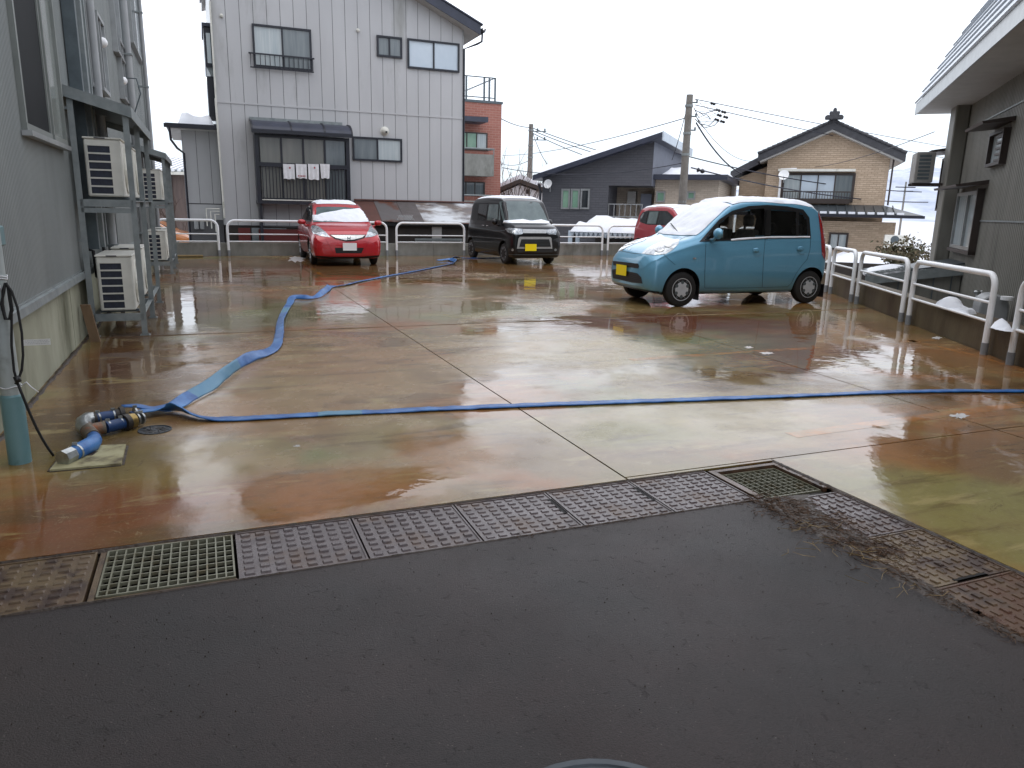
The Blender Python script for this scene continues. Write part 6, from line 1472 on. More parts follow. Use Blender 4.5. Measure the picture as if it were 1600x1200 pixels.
# shed with ribbed snowy roof far left, cars in front of it
t = thing('barn', 'brown barn with a ribbed snowy roof seen between the racks and the annex', 'barn', WF.p(-19, 37, T0))
a = WF.fv(236, 264, 36); b = WF.fv(300, 264, 36); zr = WF.fv(260, 248, 39)[1]
m = MB(WF); m.box(a[0]-4, b[0]+1, 36, 42, T0, a[1]-.1); m.build('wall', 'barn_brown', t)
m = MB(WF)
for k in range(30):
    u_ = a[0]-4.2+k*.28
    if u_ < b[0]+1: m.add([(u_, 35.6, a[1]-.1), (u_+.14, 35.6, a[1]-.1), (u_+.14, 39, zr), (u_, 39, zr), (u_, 35.6, a[1]), (u_+.14, 35.6, a[1]), (u_+.14, 39, zr+.1), (u_, 39, zr+.1)], [(3, 2, 1, 0), (4, 5, 6, 7), (0, 1, 5, 4), (1, 2, 6, 5), (2, 3, 7, 6), (3, 0, 4, 7)])
m.build('roof_ribs', 'snow', t)
m = MB(WF); m.add([(a[0]-4.3, 35.7, a[1]-.12), (b[0]+1.2, 35.7, a[1]-.12), (b[0]+1.2, 39, zr-.02), (a[0]-4.3, 39, zr-.02), (a[0]-4.3, 35.7, a[1]-.04), (b[0]+1.2, 35.7, a[1]-.04), (b[0]+1.2, 39, zr+.06), (a[0]-4.3, 39, zr+.06)], [(3, 2, 1, 0), (4, 5, 6, 7), (0, 1, 5, 4), (1, 2, 6, 5), (2, 3, 7, 6), (3, 0, 4, 7)]); m.build('roof', 'galv', t)
m = MB(WF); m.box(a[0]-4.3, b[0]+1.2, 35.5, 35.62, a[1]-.25, a[1]-.12); m.build('eave_board', 'ac_cream', t)
m = MB(WF)
for k in range(12): u_ = a[0]-4+k*.8; m.box(u_, u_+.1, 35.9, 35.99, T0, a[1]-.3)
m.build('posts', 'bark', t)
snow_heap('snow', 'bright snowfield behind the racks with parked cars on it', WF, [(-30, 27), (-9.5, 27), (-10, 35.4), (-30, 35.4)], -.98, .30, step=.7)

# ================================================================== TREES AND SHRUBS
def twigtree(name, label, base, h, spread, n, mat='bark', leaves=0, seed=1, cat='shrub', group=None, leafmat='leaf', lsize=.05, r0=.03):
    rnd = random.Random(seed); t = thing(name, label, cat, base, group)
    m = MB(WF); tips = []
    def grow(p, d, L, r, lv):
        pts = [p]; dd = d.copy(); q = p.copy()
        for k in range(4):
            dd = (dd+Vector((rnd.uniform(-.25, .25), rnd.uniform(-.25, .25), rnd.uniform(-.05, .2)))).normalized(); q = q+dd*(L/4); pts.append(q.copy())
            if lv > 0 and k >= 1:
                for _ in range(n): 
                    if rnd.random() < .75: grow(q.copy(), (dd+Vector((rnd.uniform(-1, 1), rnd.uniform(-1, 1), rnd.uniform(-.2, .7)))*spread).normalized(), L*rnd.uniform(.4, .65), r*.5, lv-1)
            tips.append(q.copy())
        m.tube([tuple(x) for x in pts], [r, r*.85, r*.7, r*.5, r*.25], 5)
    B = Vector(base)
    for k in range(3): grow(B+Vector((rnd.uniform(-.08, .08), rnd.uniform(-.08, .08), 0)), Vector((rnd.uniform(-.4, .4), rnd.uniform(-.4, .4), 1)).normalized(), h*.8, r0, 2)
    m.build('branches', mat, t)
    if leaves:
        m = MB(WF)
        for _ in range(leaves):
            c = rnd.choice(tips)+Vector((rnd.gauss(0, .12), rnd.gauss(0, .12), rnd.gauss(0, .12))); a = Vector((rnd.uniform(-1, 1), rnd.uniform(-1, 1), rnd.uniform(-1, 1))).normalized()*lsize; b = a.cross(Vector((rnd.uniform(-1, 1), rnd.uniform(-1, 1), rnd.uniform(-1, 1)))).normalized()*lsize*.5
            m.add([tuple(c-a), tuple(c+b), tuple(c+a), tuple(c-b)], [(0, 1, 2, 3)])
        m.build('leaves', leafmat, t)
    return t
P_ = lambda x, y, Y: tuple(WF.p(WF.fv(x, y, Y)[0], Y, T0))
twigtree('leafy_shrub', 'ragged evergreen shrub with brown and green leaves beside the right building', P_(1408, 400, 26), 1.35, .8, 2, leaves=1500, seed=4, lsize=.075)
twigtree('leafy_shrub', 'smaller dark shrub close to the right building corner', P_(1432, 400, 25), 1.5, .8, 2, leaves=1200, seed=9, lsize=.075)
twigtree('bare_shrub', 'bare thorny shrub in front of the brown barn', P_(262, 330, 33), 2.6, .8, 2, seed=5, r0=.04)
twigtree('bare_shrub', 'bare shrub between the white gabled house and the black van', P_(800, 300, 42), 4.3, .6, 2, seed=6, r0=.05)
twigtree('bare_shrub', 'second bare shrub right of the far utility pole', P_(838, 300, 42), 4.2, .6, 2, seed=8, r0=.05)
# ================================================================== UTILITY POLES AND WIRES
def upole(px, pyt, Y, r, label, seed=0):
    x, z = WF.fv(px, pyt, Y); t = thing('utility_pole', label, 'utility pole', (x, Y, T0), 'utility poles behind the lot')
    m = MB(WF); m.cyl(x, Y, T0, z, r*1.35, 16, r2=r*.9); m.build('shaft', 'pole', t, smooth=40)
    m = MB(WF)
    for zz in (z-.4, z-1.3, z-2.0, z-3.6): m.cyl(x, Y, zz, zz+.08, r*1.15, 12)
    m.build('bands', 'galv', t); return t, x, z
t1, x1, z1 = upole(1078, 148, 27, .125, 'near concrete utility pole rising between the charcoal and beige houses')
t2, x2, z2 = upole(830, 194, 48, .15, 'far slim utility pole left of the charcoal house')
m = MB(WF)
for dz in (.25, .7, 1.15): m = MB(WF); m.box(x1+.1, x1+.28, 26.97, 27.03, z1-dz-.02, z1-dz+.02); m.cyl(x1+.26, 27, z1-dz-.015, z1-dz+.10, .03, 8); m.build('arm', 'galv_dark', t1)
m = MB(WF)
for dz in (.4, .9):
    m = MB(WF); m.box(x2+.1, x2+.95, 47.97, 48.03, z2-dz-.04, z2-dz+.01)
    for k in range(2): m.cyl(x2+.4+.45*k, 48, z2-dz+.005, z2-dz+.16, .05, 8)
    m.build('arm', 'galv_dark', t2)
m = MB(WF); m.cyl(x2-.0, 47.7, z2-8.5, z2-8.1, .1, 8); m.build('small_box', 'galv_dark', t2)
def wire(name_label, x0, y0, Y0, x1_, y1_, Y1, sag=.3, r=.012, mat='wire', name='power_line'):
    a = WF.hit(x0, y0, 1, Y0); b = WF.hit(x1_, y1_, 1, Y1); pts = []
    for k in range(25): s_ = k/24; p = a.lerp(b, s_); p.z -= sag*4*s_*(1-s_); pts.append(tuple(p))
    m = MB(WF); m.tube(pts, r*1.7, 5); o = m.build(name, mat, None, base=a); tag(o, name_label, 'overhead wire', 'overhead wires'); return pts
wire('thin wire sloping from the near pole down left past the far pole', 1072, 184, 27, 785, 243, 60, .3, .010)
wire('wire from the top of the near pole to the right edge', 1086, 155, 27, 1700, 262, 60, .2, .009)
wire('second wire from the near pole just below the topmost one', 1086, 164, 27, 1700, 280, 60, .3, .009)
wire('thick service cable dropping from the near pole to the beige house', 1088, 192, 27, 1160, 272, 34, .25, .017)
wire('cable crossing in front of the beige house above its long window', 1055, 239, 30, 1440, 300, 36, .3, .013)
wire('lower cable crossing the beige house window rail', 1080, 262, 27, 1450, 316, 36, .3, .014)
wire('fine wire rising to the eave of the right building', 1240, 262, 40, 1460, 206, 18, .25, .006)
wire('thin drop line from the near pole fork toward the gable roof', 1090, 185, 27, 1187, 250, 35, .5, .006)
wire('upper wire from the far pole passing behind the charcoal roof', 832, 200, 48, 1075, 262, 60, .4, .016)
wire('second wire from the far pole toward the charcoal roof', 832, 204, 48, 1050, 262, 60, .4, .016)
wire('third wire from the far pole toward the charcoal roof', 832, 208, 48, 1020, 268, 60, .4, .016)
wire('wire from the brick flats to the top of the far pole', 784, 186, 37.5, 829, 199, 48, .1, .014)
wire('slack stay wire dropping right from the far pole', 832, 206, 48, 862, 264, 46, .3, .012)
wire('stay wire dropping left of the near pole', 1073, 170, 27, 1050, 250, 29, .1, .008)
wire('low horizontal wire crossing the charcoal wall', 785, 262, 34, 1070, 254, 27.2, .35, .009)
wire('lowest wire running left from the far pole', 828, 250, 48, 785, 256, 58, .2, .012)
# dark insulators on the two wire runs near the pole
for i, (x, y) in enumerate(((1114, 162), (1122, 172), (1131, 175), (1124, 180), (1134, 183), (1120, 187), (1129, 190), (1095, 266))):
    p = WF.hit(x, y, 1, 28); s_ = 1.0 if i < 7 else 1.6
    m = MB(WF); m.lathe((p.x-.09*s_, p.y, p.z+.02), (1, 0, -.25), [(0, .02), (.02, .05*s_), (.06, .05*s_), (.08*s_, .03), (.11*s_, .05*s_), (.16*s_, .045*s_), (.19*s_, .015)], 8)
    if i < 7: m.tube([(x1+.33, 27, z1-.25-.3*(i % 4)), (p.x-.3, 27.6, p.z-.06), (p.x-.08, 28, p.z)], .007, 4)
    tag(m.build('insulator', 'black', base=p), ['topmost dark insulator right of the near pole', 'upper left insulator of the near pole cluster', 'upper right insulator of the near pole cluster', 'middle left insulator of the near pole cluster', 'middle right insulator of the near pole cluster', 'lowest left insulator of the near pole cluster', 'lowest right insulator of the near pole cluster', 'dark joint box on the cable at the foot of the near pole'][i], 'insulator', 'insulators near the pole')
m = MB(WF)
for (a, b, c, d) in (((1086, 172), (1098, 178), (1112, 174), (1120, 172)), ((1086, 178), (1094, 194), (1108, 196), (1118, 186)), ((1086, 186), (1100, 200), (1116, 196), (1124, 188)), ((1084, 168), (1092, 184), (1104, 178), (1110, 186))):
    m.tube([tuple(WF.hit(*q, 1, 27.5)) for q in (a, b, c, d)], .014, 4)
m.build('jumper_wires', 'wire', t1)
# far pole seen beside the right building
wire_p, xx, zz = upole(1416, 284, 80, .09, 'distant utility pole in the gap beside the right building')
for q_ in (1, .8): m = MB(WF); m.box(xx-q_, xx+q_, 79.9, 80.1, zz-2.6+2*q_, zz-2.5+2*q_); m.build('arm', 'black', wire_p)
# distant snowy hill
bm = bmesh.new(); rows = []; nx, ny = 120, 26
for i in range(nx+1):
    r = []
    for j in range(ny+1):
        X = 60+ i*9.5; Yy = 760+j*16
        s_ = j/ny; H = (26+46*min(1, max(0, (X-250)/300)))*(1+.25*mnoise.noise(Vector((X*.006, 1, 0))))
        z = T0+H*math.sin(math.pi*min(1, s_*1.05)*.55)**1.3+9*mnoise.noise(Vector((X*.02, Yy*.02, 0)))*s_+3*mnoise.noise(Vector((X*.07, Yy*.07, 3)))*s_
        r.append(bm.verts.new((X, Yy, z)))
    rows.append(r)
for i in range(nx):
    for j in range(ny): bm.faces.new((rows[i][j], rows[i+1][j], rows[i+1][j+1], rows[i][j+1]))
me = bpy.data.meshes.new('hill'); bm.to_mesh(me); bm.free(); me.materials.append(MATS['mountain'])
o = bpy.data.objects.new('hill', me); col.objects.link(o); struct(o)
# ================================================================== CARS
def catmull(P, n):
    P = [np.array(p, float) for p in P]; out = []
    for i in range(len(P)-1):
        p0 = P[max(i-1, 0)]; p1 = P[i]; p2 = P[i+1]; p3 = P[min(i+2, len(P)-1)]
        for k in range(n):
            t = k/n; out.append(.5*((2*p1)+(-p0+p2)*t+(2*p0-5*p1+4*p2-p3)*t*t+(-p0+3*p1-3*p2+p3)*t**3))
    out.append(P[-1]); return out
M3 = cam.matrix_world.to_3x3().inverted()
def thin_glass(name, tint):
    m = bpy.data.materials.new(name); m.use_nodes = True; MATS[name] = m; t = m.node_tree; n = t.nodes; l = t.links
    n.remove(n['Principled BSDF']); o = n['Material Output']; tr = n.new('ShaderNodeBsdfTransparent'); tr.inputs[0].default_value = (tint, tint*1.02, tint, 1)
    g = n.new('ShaderNodeBsdfGlossy'); g.inputs['Roughness'].default_value = .02; f = n.new('ShaderNodeFresnel'); f.inputs[0].default_value = 1.5
    mx = n.new('ShaderNodeMixShader'); l.new(f.outputs[0], mx.inputs[0]); l.new(tr.outputs[0], mx.inputs[1]); l.new(g.outputs[0], mx.inputs[2]); l.new(mx.outputs[0], o.inputs[0])
thin_glass('clear_glass', .78); thin_glass('tint_glass', .5)
pm('seat', lin(92, 90, 86), .9, lin(48, 47, 46), 8)
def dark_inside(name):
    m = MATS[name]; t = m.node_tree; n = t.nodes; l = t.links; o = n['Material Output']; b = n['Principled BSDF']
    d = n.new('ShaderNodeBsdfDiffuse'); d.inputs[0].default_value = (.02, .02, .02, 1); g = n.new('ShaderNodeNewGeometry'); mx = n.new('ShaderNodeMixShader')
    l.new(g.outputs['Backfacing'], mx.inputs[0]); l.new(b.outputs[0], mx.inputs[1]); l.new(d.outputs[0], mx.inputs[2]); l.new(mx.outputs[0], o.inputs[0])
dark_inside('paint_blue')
class Car:
    def __init__(s, label, group, st, O, ang, paint, wheels, tr, name='parked_car', fine=1):
        s.t = thing(name, label, 'car', O, group, rot=ang)
        s.M = Matrix.Rotation(ang, 4, 'Z'); s.M.translation = Vector(O); s.Mi = s.M.inverted()
        st = np.array(st, float); L = st[-1, 0]
        xs = np.unique(np.concatenate([np.linspace(0, .16, 12), np.linspace(.16, L-.25, 74*fine), np.linspace(L-.25, L, 14)]))
        cols = [pchip(st[:, 0], st[:, k], xs) for k in range(st.shape[1])]
        vs = []; per = None
        for i in range(len(xs)):
            x, zb, zm, zs, ze, zt, wb, wm, ws, wt = [c[i] for c in cols]
            half = [(0, zb), (wb*.55, zb), (wb*.93, zb+.012), (wb+(wm-wb)*.45, zb+(zm-zb)*.32), (wm, zm), (wm-.006, zm+(zs-zm)*.55), (ws+(wm-ws)*.30, zs-(zs-zm)*.12), (ws, zs), (ws+(wt-ws)*.5, zs+(ze-zs)*.55), (wt, ze), (wt*.86, ze+(zt-ze)*.58), (wt*.55, zt-(zt-ze)*.12), (0, zt)]
            c = catmull(half, 4*fine); ring = [(x, -p[0], p[1]) for p in c]+[(x, p[0], p[1]) for p in reversed(c[1:-1])]
            per = len(ring); vs += ring
        fs = [tuple(range(per-1, -1, -1)), tuple(range((len(xs)-1)*per, len(xs)*per))]
        for i in range(len(xs)-1):
            for j in range(per): j2 = (j+1) % per; fs.append((i*per+j, i*per+j2, (i+1)*per+j2, (i+1)*per+j))
        me = bpy.data.meshes.new('tmp'); me.from_pydata(vs, [], fs)
        b = bmesh.new(); b.from_mesh(me); bmesh.ops.recalc_face_normals(b, faces=b.faces); b.to_mesh(me); b.free()
        me.materials.append(MATS[paint]); me.materials.append(MATS['trim_black'])
        for p in me.polygons: p.use_smooth = True
        ob = bpy.data.objects.new('tmp', me); col.objects.link(ob)
        cut = []
        for (wx, wy, r) in wheels:
            m = MB(); rr = r+.052; y0 = math.copysign(abs(wy)-.20, wy); y1 = math.copysign(abs(wy)+.4, wy); m.tube([(wx, y0, r+.01), (wx, y1, r+.01)], rr, 40)
            c = m.build('cut', 'trim_black'); cut.append(c)
            md = ob.modifiers.new('b', 'BOOLEAN'); md.operation = 'DIFFERENCE'; md.object = c; md.solver = 'EXACT'; md.material_mode = 'TRANSFER'
        bpy.context.view_layer.update(); dg = bpy.context.evaluated_depsgraph_get()
        nm = bpy.data.meshes.new_from_object(ob.evaluated_get(dg)); bpy.data.objects.remove(ob)
        for c in cut: bpy.data.objects.remove(c)
        s.body = bpy.data.objects.new('body', nm); col.objects.link(s.body); s.body.parent = s.t
        md = s.body.modifiers.new('e', 'EDGE_SPLIT'); md.split_angle = math.radians(40)
        bb = bmesh.new(); bb.from_mesh(nm); s.bvh = BVHTree.FromBMesh(bb); bb.free(); s.L = L
        for (wx, wy, r) in wheels: s.wheel(wx, wy, r, tr)
    def L_(s, P): return s.Mi @ Vector(P)
    def pxray(s, px, py): o = s.Mi @ CAM; d = (s.Mi.to_3x3() @ ray(px, py)).normalized(); return o, d
    def topray(s, x, y): return Vector((x, y, 4)), Vector((0, 0, -1))
    def sideray(s, x, z, sg=-1): return Vector((x, 3*sg, z)), Vector((0, -sg, 0))
    def frontray(s, y, z): return Vector((-2, y, z)), Vector((1, 0, 0))
    def part(s, name, m, mat, smooth=False, bevel=0, parent=None):
        o = m.build(name, mat, None, smooth=smooth, bevel=bevel); o.parent = parent or s.t; return o
    def project(s, P):
        w = s.M @ Vector(P)-CAM; q = M3 @ w
        return 800+FPX*q.x/-q.z, 600-FPX*q.y/-q.z
    def open_side(s, poly, sg=-1):
        # remove the body skin behind a side window, on both sides of the car
        me = s.body.data; b = bmesh.new(); b.from_mesh(me); kill = []
        for f in b.faces:
            c = f.calc_center_median()
            if abs(c.y) < .4 or abs(f.normal.y) < .3: continue
            if all(inside(s.project((v.co.x, sg*abs(v.co.y), v.co.z)), poly) for v in f.verts): kill.append(f)
        bmesh.ops.delete(b, geom=kill, context='FACES'); b.to_mesh(me); b.free(); print('opened', len(kill))
    def decal(s, name, poly, mat, rf=None, step=1.2, off=.004, thick=0.0, mirror=False, noise_=0.0, parent=None, both=False, far=9, holes=()):
        rf = rf or s.pxray
        V = []
        for i in range(len(poly)):
            a, b = poly[i], poly[(i+1) % len(poly)]; L = math.hypot(b[0]-a[0], b[1]-a[1]); k = max(1, int(L/step))
            for j in range(k): V.append(Vector((a[0]+(b[0]-a[0])*j/k, a[1]+(b[1]-a[1])*j/k)))
        nb = len(V); E = [(i, (i+1) % nb) for i in range(nb)]; bd = [v.copy() for v in V]
        for hp in holes:
            n0 = len(V)
            for i in range(len(hp)):
                a, b = hp[i], hp[(i+1) % len(hp)]; L = math.hypot(b[0]-a[0], b[1]-a[1]); k = max(1, int(L/step))
                for j in range(k): V.append(Vector((a[0]+(b[0]-a[0])*j/k, a[1]+(b[1]-a[1])*j/k)))
            n1 = len(V); E += [(n0+i, n0+(i+1) % (n1-n0)) for i in range(n1-n0)]
        x = min(v.x for v in V)+step*.5
        while x < max(v.x for v in bd):
            y = min(v.y for v in bd)+step*.5
            while y < max(v.y for v in bd):
                P = Vector((x, y))
                if inside(P, bd) and bdist(P, bd) > step*.45: V.append(P)
                y += step
            x += step
        vo, eo, fo, *_ = delaunay_2d_cdt(V, E, [], 1, 1e-6)
        vs = []; ok = []
        last = None
        for v in vo:
            o, d = rf(v.x, v.y); h, n_, idx, dist = s.bvh.ray_cast(o, d)
            if h is None: vs.append((0, 0, 0)); ok.append(False); continue
            if n_.dot(d) > 0: n_ = -n_
            t = 0
            if thick: t = thick*min(1, bdist(v, bd)/(2.2*step))**.5*(1+noise_*mnoise.noise(h*9))
            vs.append(tuple(h-d*(off)*1.0+n_*(off+t))); ok.append(True)
        m = MB(); ft = []
        for f in fo:
            if holes:
                cx = sum(vo[i].x for i in f)/3; cy = sum(vo[i].y for i in f)/3
                if any(inside((cx, cy), hp) for hp in holes): continue
            if all(ok[i] for i in f):
                p = [Vector(vs[i]) for i in f]
                if max((p[0]-p[1]).length, (p[1]-p[2]).length, (p[2]-p[0]).length) < .35: ft.append(tuple(f))
        m.add(vs, ft)
        o = s.part(name, m, mat, smooth=True, parent=parent)
        # drop loose verts
        b = bmesh.new(); b.from_mesh(o.data); bmesh.ops.delete(b, geom=[v for v in b.verts if not v.link_faces], context='VERTS')
        if 'glass' in mat:
            for _ in range(14): bmesh.ops.smooth_vert(b, verts=[v for v in b.verts if not v.is_boundary], factor=.5, use_axis_x=True, use_axis_y=True, use_axis_z=True)
            for v in b.verts: v.co.y += math.copysign(.0015, v.co.y) if abs(v.co.y) > .5 else 0
        b.to_mesh(o.data); b.free()
        for p in o.data.polygons: p.use_smooth = True
        if mirror:
            c = o.copy(); c.data = o.data.copy(); col.objects.link(c); c.parent = o.parent
            for v in c.data.vertices: v.co.y = -v.co.y
            c.data.flip_normals(); return o, c
        return o
    def line(s, name, pts, w, mat, **k):
        P = [Vector(p) for p in pts]; L = []; R = []
        for i, p in enumerate(P):
            t = (P[min(i+1, len(P)-1)]-P[max(i-1, 0)]).normalized(); n_ = Vector((-t.y, t.x)); L.append(p+n_*w/2); R.append(p-n_*w/2)
        return s.decal(name, [tuple(p) for p in L]+[tuple(p) for p in reversed(R)], mat, **k)
    def wheel(s, wx, wy, r, kind):
        sg = 1 if wy > 0 else -1; wd = .155; yo = wy
        m = MB(); rim = r*.66
        prof = [(0, rim), (.004, rim+.01), (.0, r*.86), (.012, r*.96), (.03, r), (wd-.03, r), (wd-.012, r*.96), (wd, r*.86), (wd-.004, rim)]
        m.lathe((wx, yo, r), (0, -sg, 0), [(-.0, rim*.98)]+prof[1:], 40)
        # axis points inward from outer face
        w = s.part('wheel', m, 'rubber', smooth=35)
        if s_simple: return
        h = MB(); ax = (0, -sg, 0)
        h.lathe((wx, yo+sg*.002, r), ax, [(.03, rim*.70) if kind != 'cap' else (.012, rim*.70), (.004, rim*.86), (.0, rim*.97), (.01, rim*1.0), (.03, rim)], 40) if kind == 'cap' else h.lathe((wx, yo, r), ax, [(.03, rim*.92), (.002, rim*.93), (.0, rim), (.02, rim)], 40)
        if kind == 'cap':
            h.lathe((wx, yo, r), ax, [(-.002, rim*.12), (-.006, rim*.3), (-.002, rim*.66), (.02, rim*.70)], 36)
        else:
            n = 9 if kind == 'multi' else 5
            for k in range(n):
                a = 2*math.pi*k/n+.3; w0 = .012 if kind == 'multi' else .022
                for da in ((-.10, .10) if kind == 'multi' else (0,)):
                    c, sn = math.cos(a+da), math.sin(a+da); c0, s0 = math.cos(a), math.sin(a)
                    h.tube([(wx+c0*rim*.12, yo-sg*.012, r+s0*rim*.12), (wx+c*rim*.95, yo-sg*.006, r+sn*rim*.95)], w0*.75, 6)
            h.lathe((wx, yo-sg*.004, r), ax, [(-.003, rim*.18), (.0, rim*.22), (.02, rim*.22)], 20)
        s.part('rim', h, 'hubcap', smooth=40, parent=w)
        if kind == 'cap':
            d = MB()
            for k in range(6):
                a = 2*math.pi*k/6+.5; cx, cz = wx+math.cos(a)*rim*.62, r+math.sin(a)*rim*.62
                d.lathe((cx, yo+sg*.0042, cz), (0, -sg, 0), [(0, .028), (.003, .028)], 12)
                for da in (.32, .42): 
                    a2 = a+da+.1; d.box(wx+math.cos(a2)*rim*.8-.006, wx+math.cos(a2)*rim*.8+.006, min(yo+sg*.001, yo+sg*.0035), max(yo+sg*.001, yo+sg*.0035), r+math.sin(a2)*rim*.8-.012, r+math.sin(a2)*rim*.8+.012)
            s.part('rim_holes', d, 'galv_dark', parent=w)
        b = MB(); b.lathe((wx, yo-sg*.045, r), (0, -sg, 0), [(0, rim*.97), (.01, rim*.97)], 30); s.part('brake_disc', b, 'trim_black', parent=w)
    def mirror_(s, x, y, z, mat, rx=.05, ry=.10, rz=.07):
        sg = 1 if y > 0 else -1
        m = MB(); n1, n2 = 10, 16; vs = []
        for i in range(n1+1):
            th = math.pi*i/n1
            for j in range(n2): ph = 2*math.pi*j/n2; vs.append((x+rx*math.sin(th)*math.cos(ph)*(1.3 if math.cos(ph) < 0 else .5), y+sg*ry*math.cos(th), z+rz*math.sin(th)*math.sin(ph)))
        m.add(vs, [(i*n2+j, i*n2+(j+1) % n2, (i+1)*n2+(j+1) % n2, (i+1)*n2+j) for i in range(n1) for j in range(n2)])
        o = s.part('wing_mirror', m, mat, smooth=True)
        g = MB(); g.box(x+rx*.45, x+rx*.55, min(y-ry*.75, y+ry*.75), max(y-ry*.75, y+ry*.75), z-rz*.7, z+rz*.7); s.part('mirror_glass', g, 'chrome', parent=o)
        k = MB(); k.tube([(x, y-sg*ry*.55, z-rz*.4), (x-.01, y-sg*(ry*.9), z-rz*1.1), (x-.01, y-sg*(ry+.09), z-rz*1.35)], [.022, .022, .03], 8); s.part('mirror_foot', k, mat, smooth=True, parent=o)
        return o
s_simple = False
def Z(ox, oy, sc): return lambda pts: [(ox+x/sc, oy+y/sc) for x, y in pts]
def ell(cx, cy, rx, ry, n=14): return [(cx+rx*math.cos(2*math.pi*k/n), cy+ry*math.sin(2*math.pi*k/n)) for k in range(n)]
CG = 'cars parked in the lot'
# ---------------- light blue car
a = G(1060, 479); b = G(1257, 473.5); xd = (b-a).normalized(); wbL = (b-a).length; print('blue wheelbase', wbL)
yd = Vector((-xd.y, xd.x, 0)); ang = math.atan2(xd.y, xd.x); O = a-xd*.58+yd*.655
ST_BLUE = [(0, .30, .42, .60, .66, .69, .42, .52, .50, .40), (.05, .25, .42, .68, .755, .79, .57, .63, .58, .46), (.14, .22, .44, .74, .83, .865, .64, .69, .645, .52), (.30, .20, .46, .82, .905, .935, .665, .72, .67, .56),
           (.55, .19, .48, .90, .985, 1.015, .67, .737, .685, .60), (.78, .19, .50, .96, 1.045, 1.075, .67, .74, .695, .615), (.90, .19, .51, .98, 1.10, 1.135, .67, .74, .70, .615), (1.20, .19, .52, 1.01, 1.345, 1.39, .67, .74, .70, .60), (1.48, .19, .52, 1.03, 1.525, 1.575, .67, .74, .70, .585),
           (1.72, .19, .52, 1.04, 1.585, 1.635, .67, .74, .70, .58), (2.1, .19, .52, 1.05, 1.605, 1.66, .67, .74, .70, .58), (2.6, .19, .52, 1.06, 1.595, 1.65, .67, .74, .70, .578), (3.0, .19, .52, 1.07, 1.555, 1.61, .67, .738, .695, .57),
           (3.2, .2, .52, 1.07, 1.49, 1.545, .66, .73, .68, .555), (3.31, .23, .52, 1.03, 1.37, 1.41, .63, .71, .66, .54), (3.37, .27, .52, .98, 1.20, 1.23, .58, .67, .62, .50), (3.395, .33, .5, .80, .92, .95, .45, .56, .52, .42)]
R_ = .272
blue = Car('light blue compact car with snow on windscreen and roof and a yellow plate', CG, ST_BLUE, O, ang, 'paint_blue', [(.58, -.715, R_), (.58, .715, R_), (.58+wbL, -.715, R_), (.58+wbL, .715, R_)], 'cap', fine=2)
z6 = Z(930, 290, 4)
wf = z6([(768, 240), (825, 192), (880, 166), (970, 144), (1062, 137), (1062, 322), (840, 337), (768, 343)])
wq = z6([(668, 344), (712, 298), (752, 256), (748, 341)])
wr = z6([(1092, 143), (1200, 151), (1260, 162), (1260, 318), (1090, 321)])
wt_ = z6([(1268, 164), (1296, 172), (1322, 210), (1332, 317), (1268, 318)])
def shrink(poly, d):
    cx = sum(p[0] for p in poly)/len(poly); cy = sum(p[1] for p in poly)/len(poly); n_ = len(poly); out = []
    ar = sum(poly[i][0]*poly[(i+1) % n_][1]-poly[(i+1) % n_][0]*poly[i][1] for i in range(n_)); sg = 1 if ar > 0 else -1
    for i in range(n_):
        a, p, b = Vector(poly[i-1]), Vector(poly[i]), Vector(poly[(i+1) % n_]); e1 = (p-a).normalized(); e2 = (b-p).normalized()
        n1 = Vector((-e1.y, e1.x))*sg; n2 = Vector((-e2.y, e2.x))*sg; h = (n1+n2); h = h.normalized()/max(.4, math.sqrt((1+n1.dot(n2))/2)); out.append(tuple(p+h*d))
    return out
blue.decal('window_trim', z6([(650, 352), (700, 295), (775, 212), (855, 158), (960, 128), (1075, 121), (1200, 130), (1300, 150), (1338, 200), (1348, 328), (1078, 332)]), 'trim_black', mirror=True, off=.004, holes=[shrink(q, 1.3) for q in (wf, wr)]+[shrink(wt_, .8), shrink(wq, 1.0)])
blue.decal('side_window', wf, 'clear_glass', mirror=True, off=.002, step=3)
blue.decal('quarter_window', wq, 'clear_glass', mirror=True, off=.002, step=2)
blue.decal('side_window', wr, 'tint_glass', mirror=True, off=.002, step=3)
blue.decal('quarter_window', wt_, 'tint_glass', mirror=True, off=.002, step=3)
blue.decal('sill_snow', z6([(845, 335), (900, 328), (960, 324), (1010, 322), (1065, 319), (1130, 317), (1200, 317), (1342, 316), (1342, 325), (1060, 329), (960, 336), (850, 345)]), 'snow', off=.006, thick=.012, noise_=1)
blue.decal('windscreen', [(x, y) for x, y in [(.90, -.56), (.86, -.3), (.85, 0), (.86, .3), (.90, .56), (1.50, .50), (1.56, .25), (1.58, 0), (1.56, -.25), (1.50, -.50)]], 'car_glass', rf=blue.topray, step=.05, off=.003)
blue.decal('windscreen_snow', [(.86, -.57), (.80, -.3), (.79, 0), (.80, .3), (.86, .57), (1.2, .55), (1.50, .52), (1.57, .25), (1.59, 0), (1.57, -.25), (1.50, -.52), (1.2, -.575)], 'snow', rf=blue.topray, step=.04, off=.004, thick=.03, noise_=.5)
blue.decal('roof_snow', [(1.61, 0), (1.595, -.3), (1.54, -.50), (1.8, -.56), (2.4, -.575), (3.0, -.56), (3.2, -.50), (3.25, 0), (3.2, .5), (3.0, .56), (2.4, .575), (1.8, .56), (1.54, .5), (1.595, .3)], 'snow', rf=blue.topray, step=.05, off=.004, thick=.05, noise_=.4)
blue.decal('headlight', z6([(290, 425), (330, 388), (400, 355), (470, 341), (527, 338), (520, 365), (480, 405), (440, 428), (370, 435)]), 'lens', mirror=True, off=.004, step=.8)
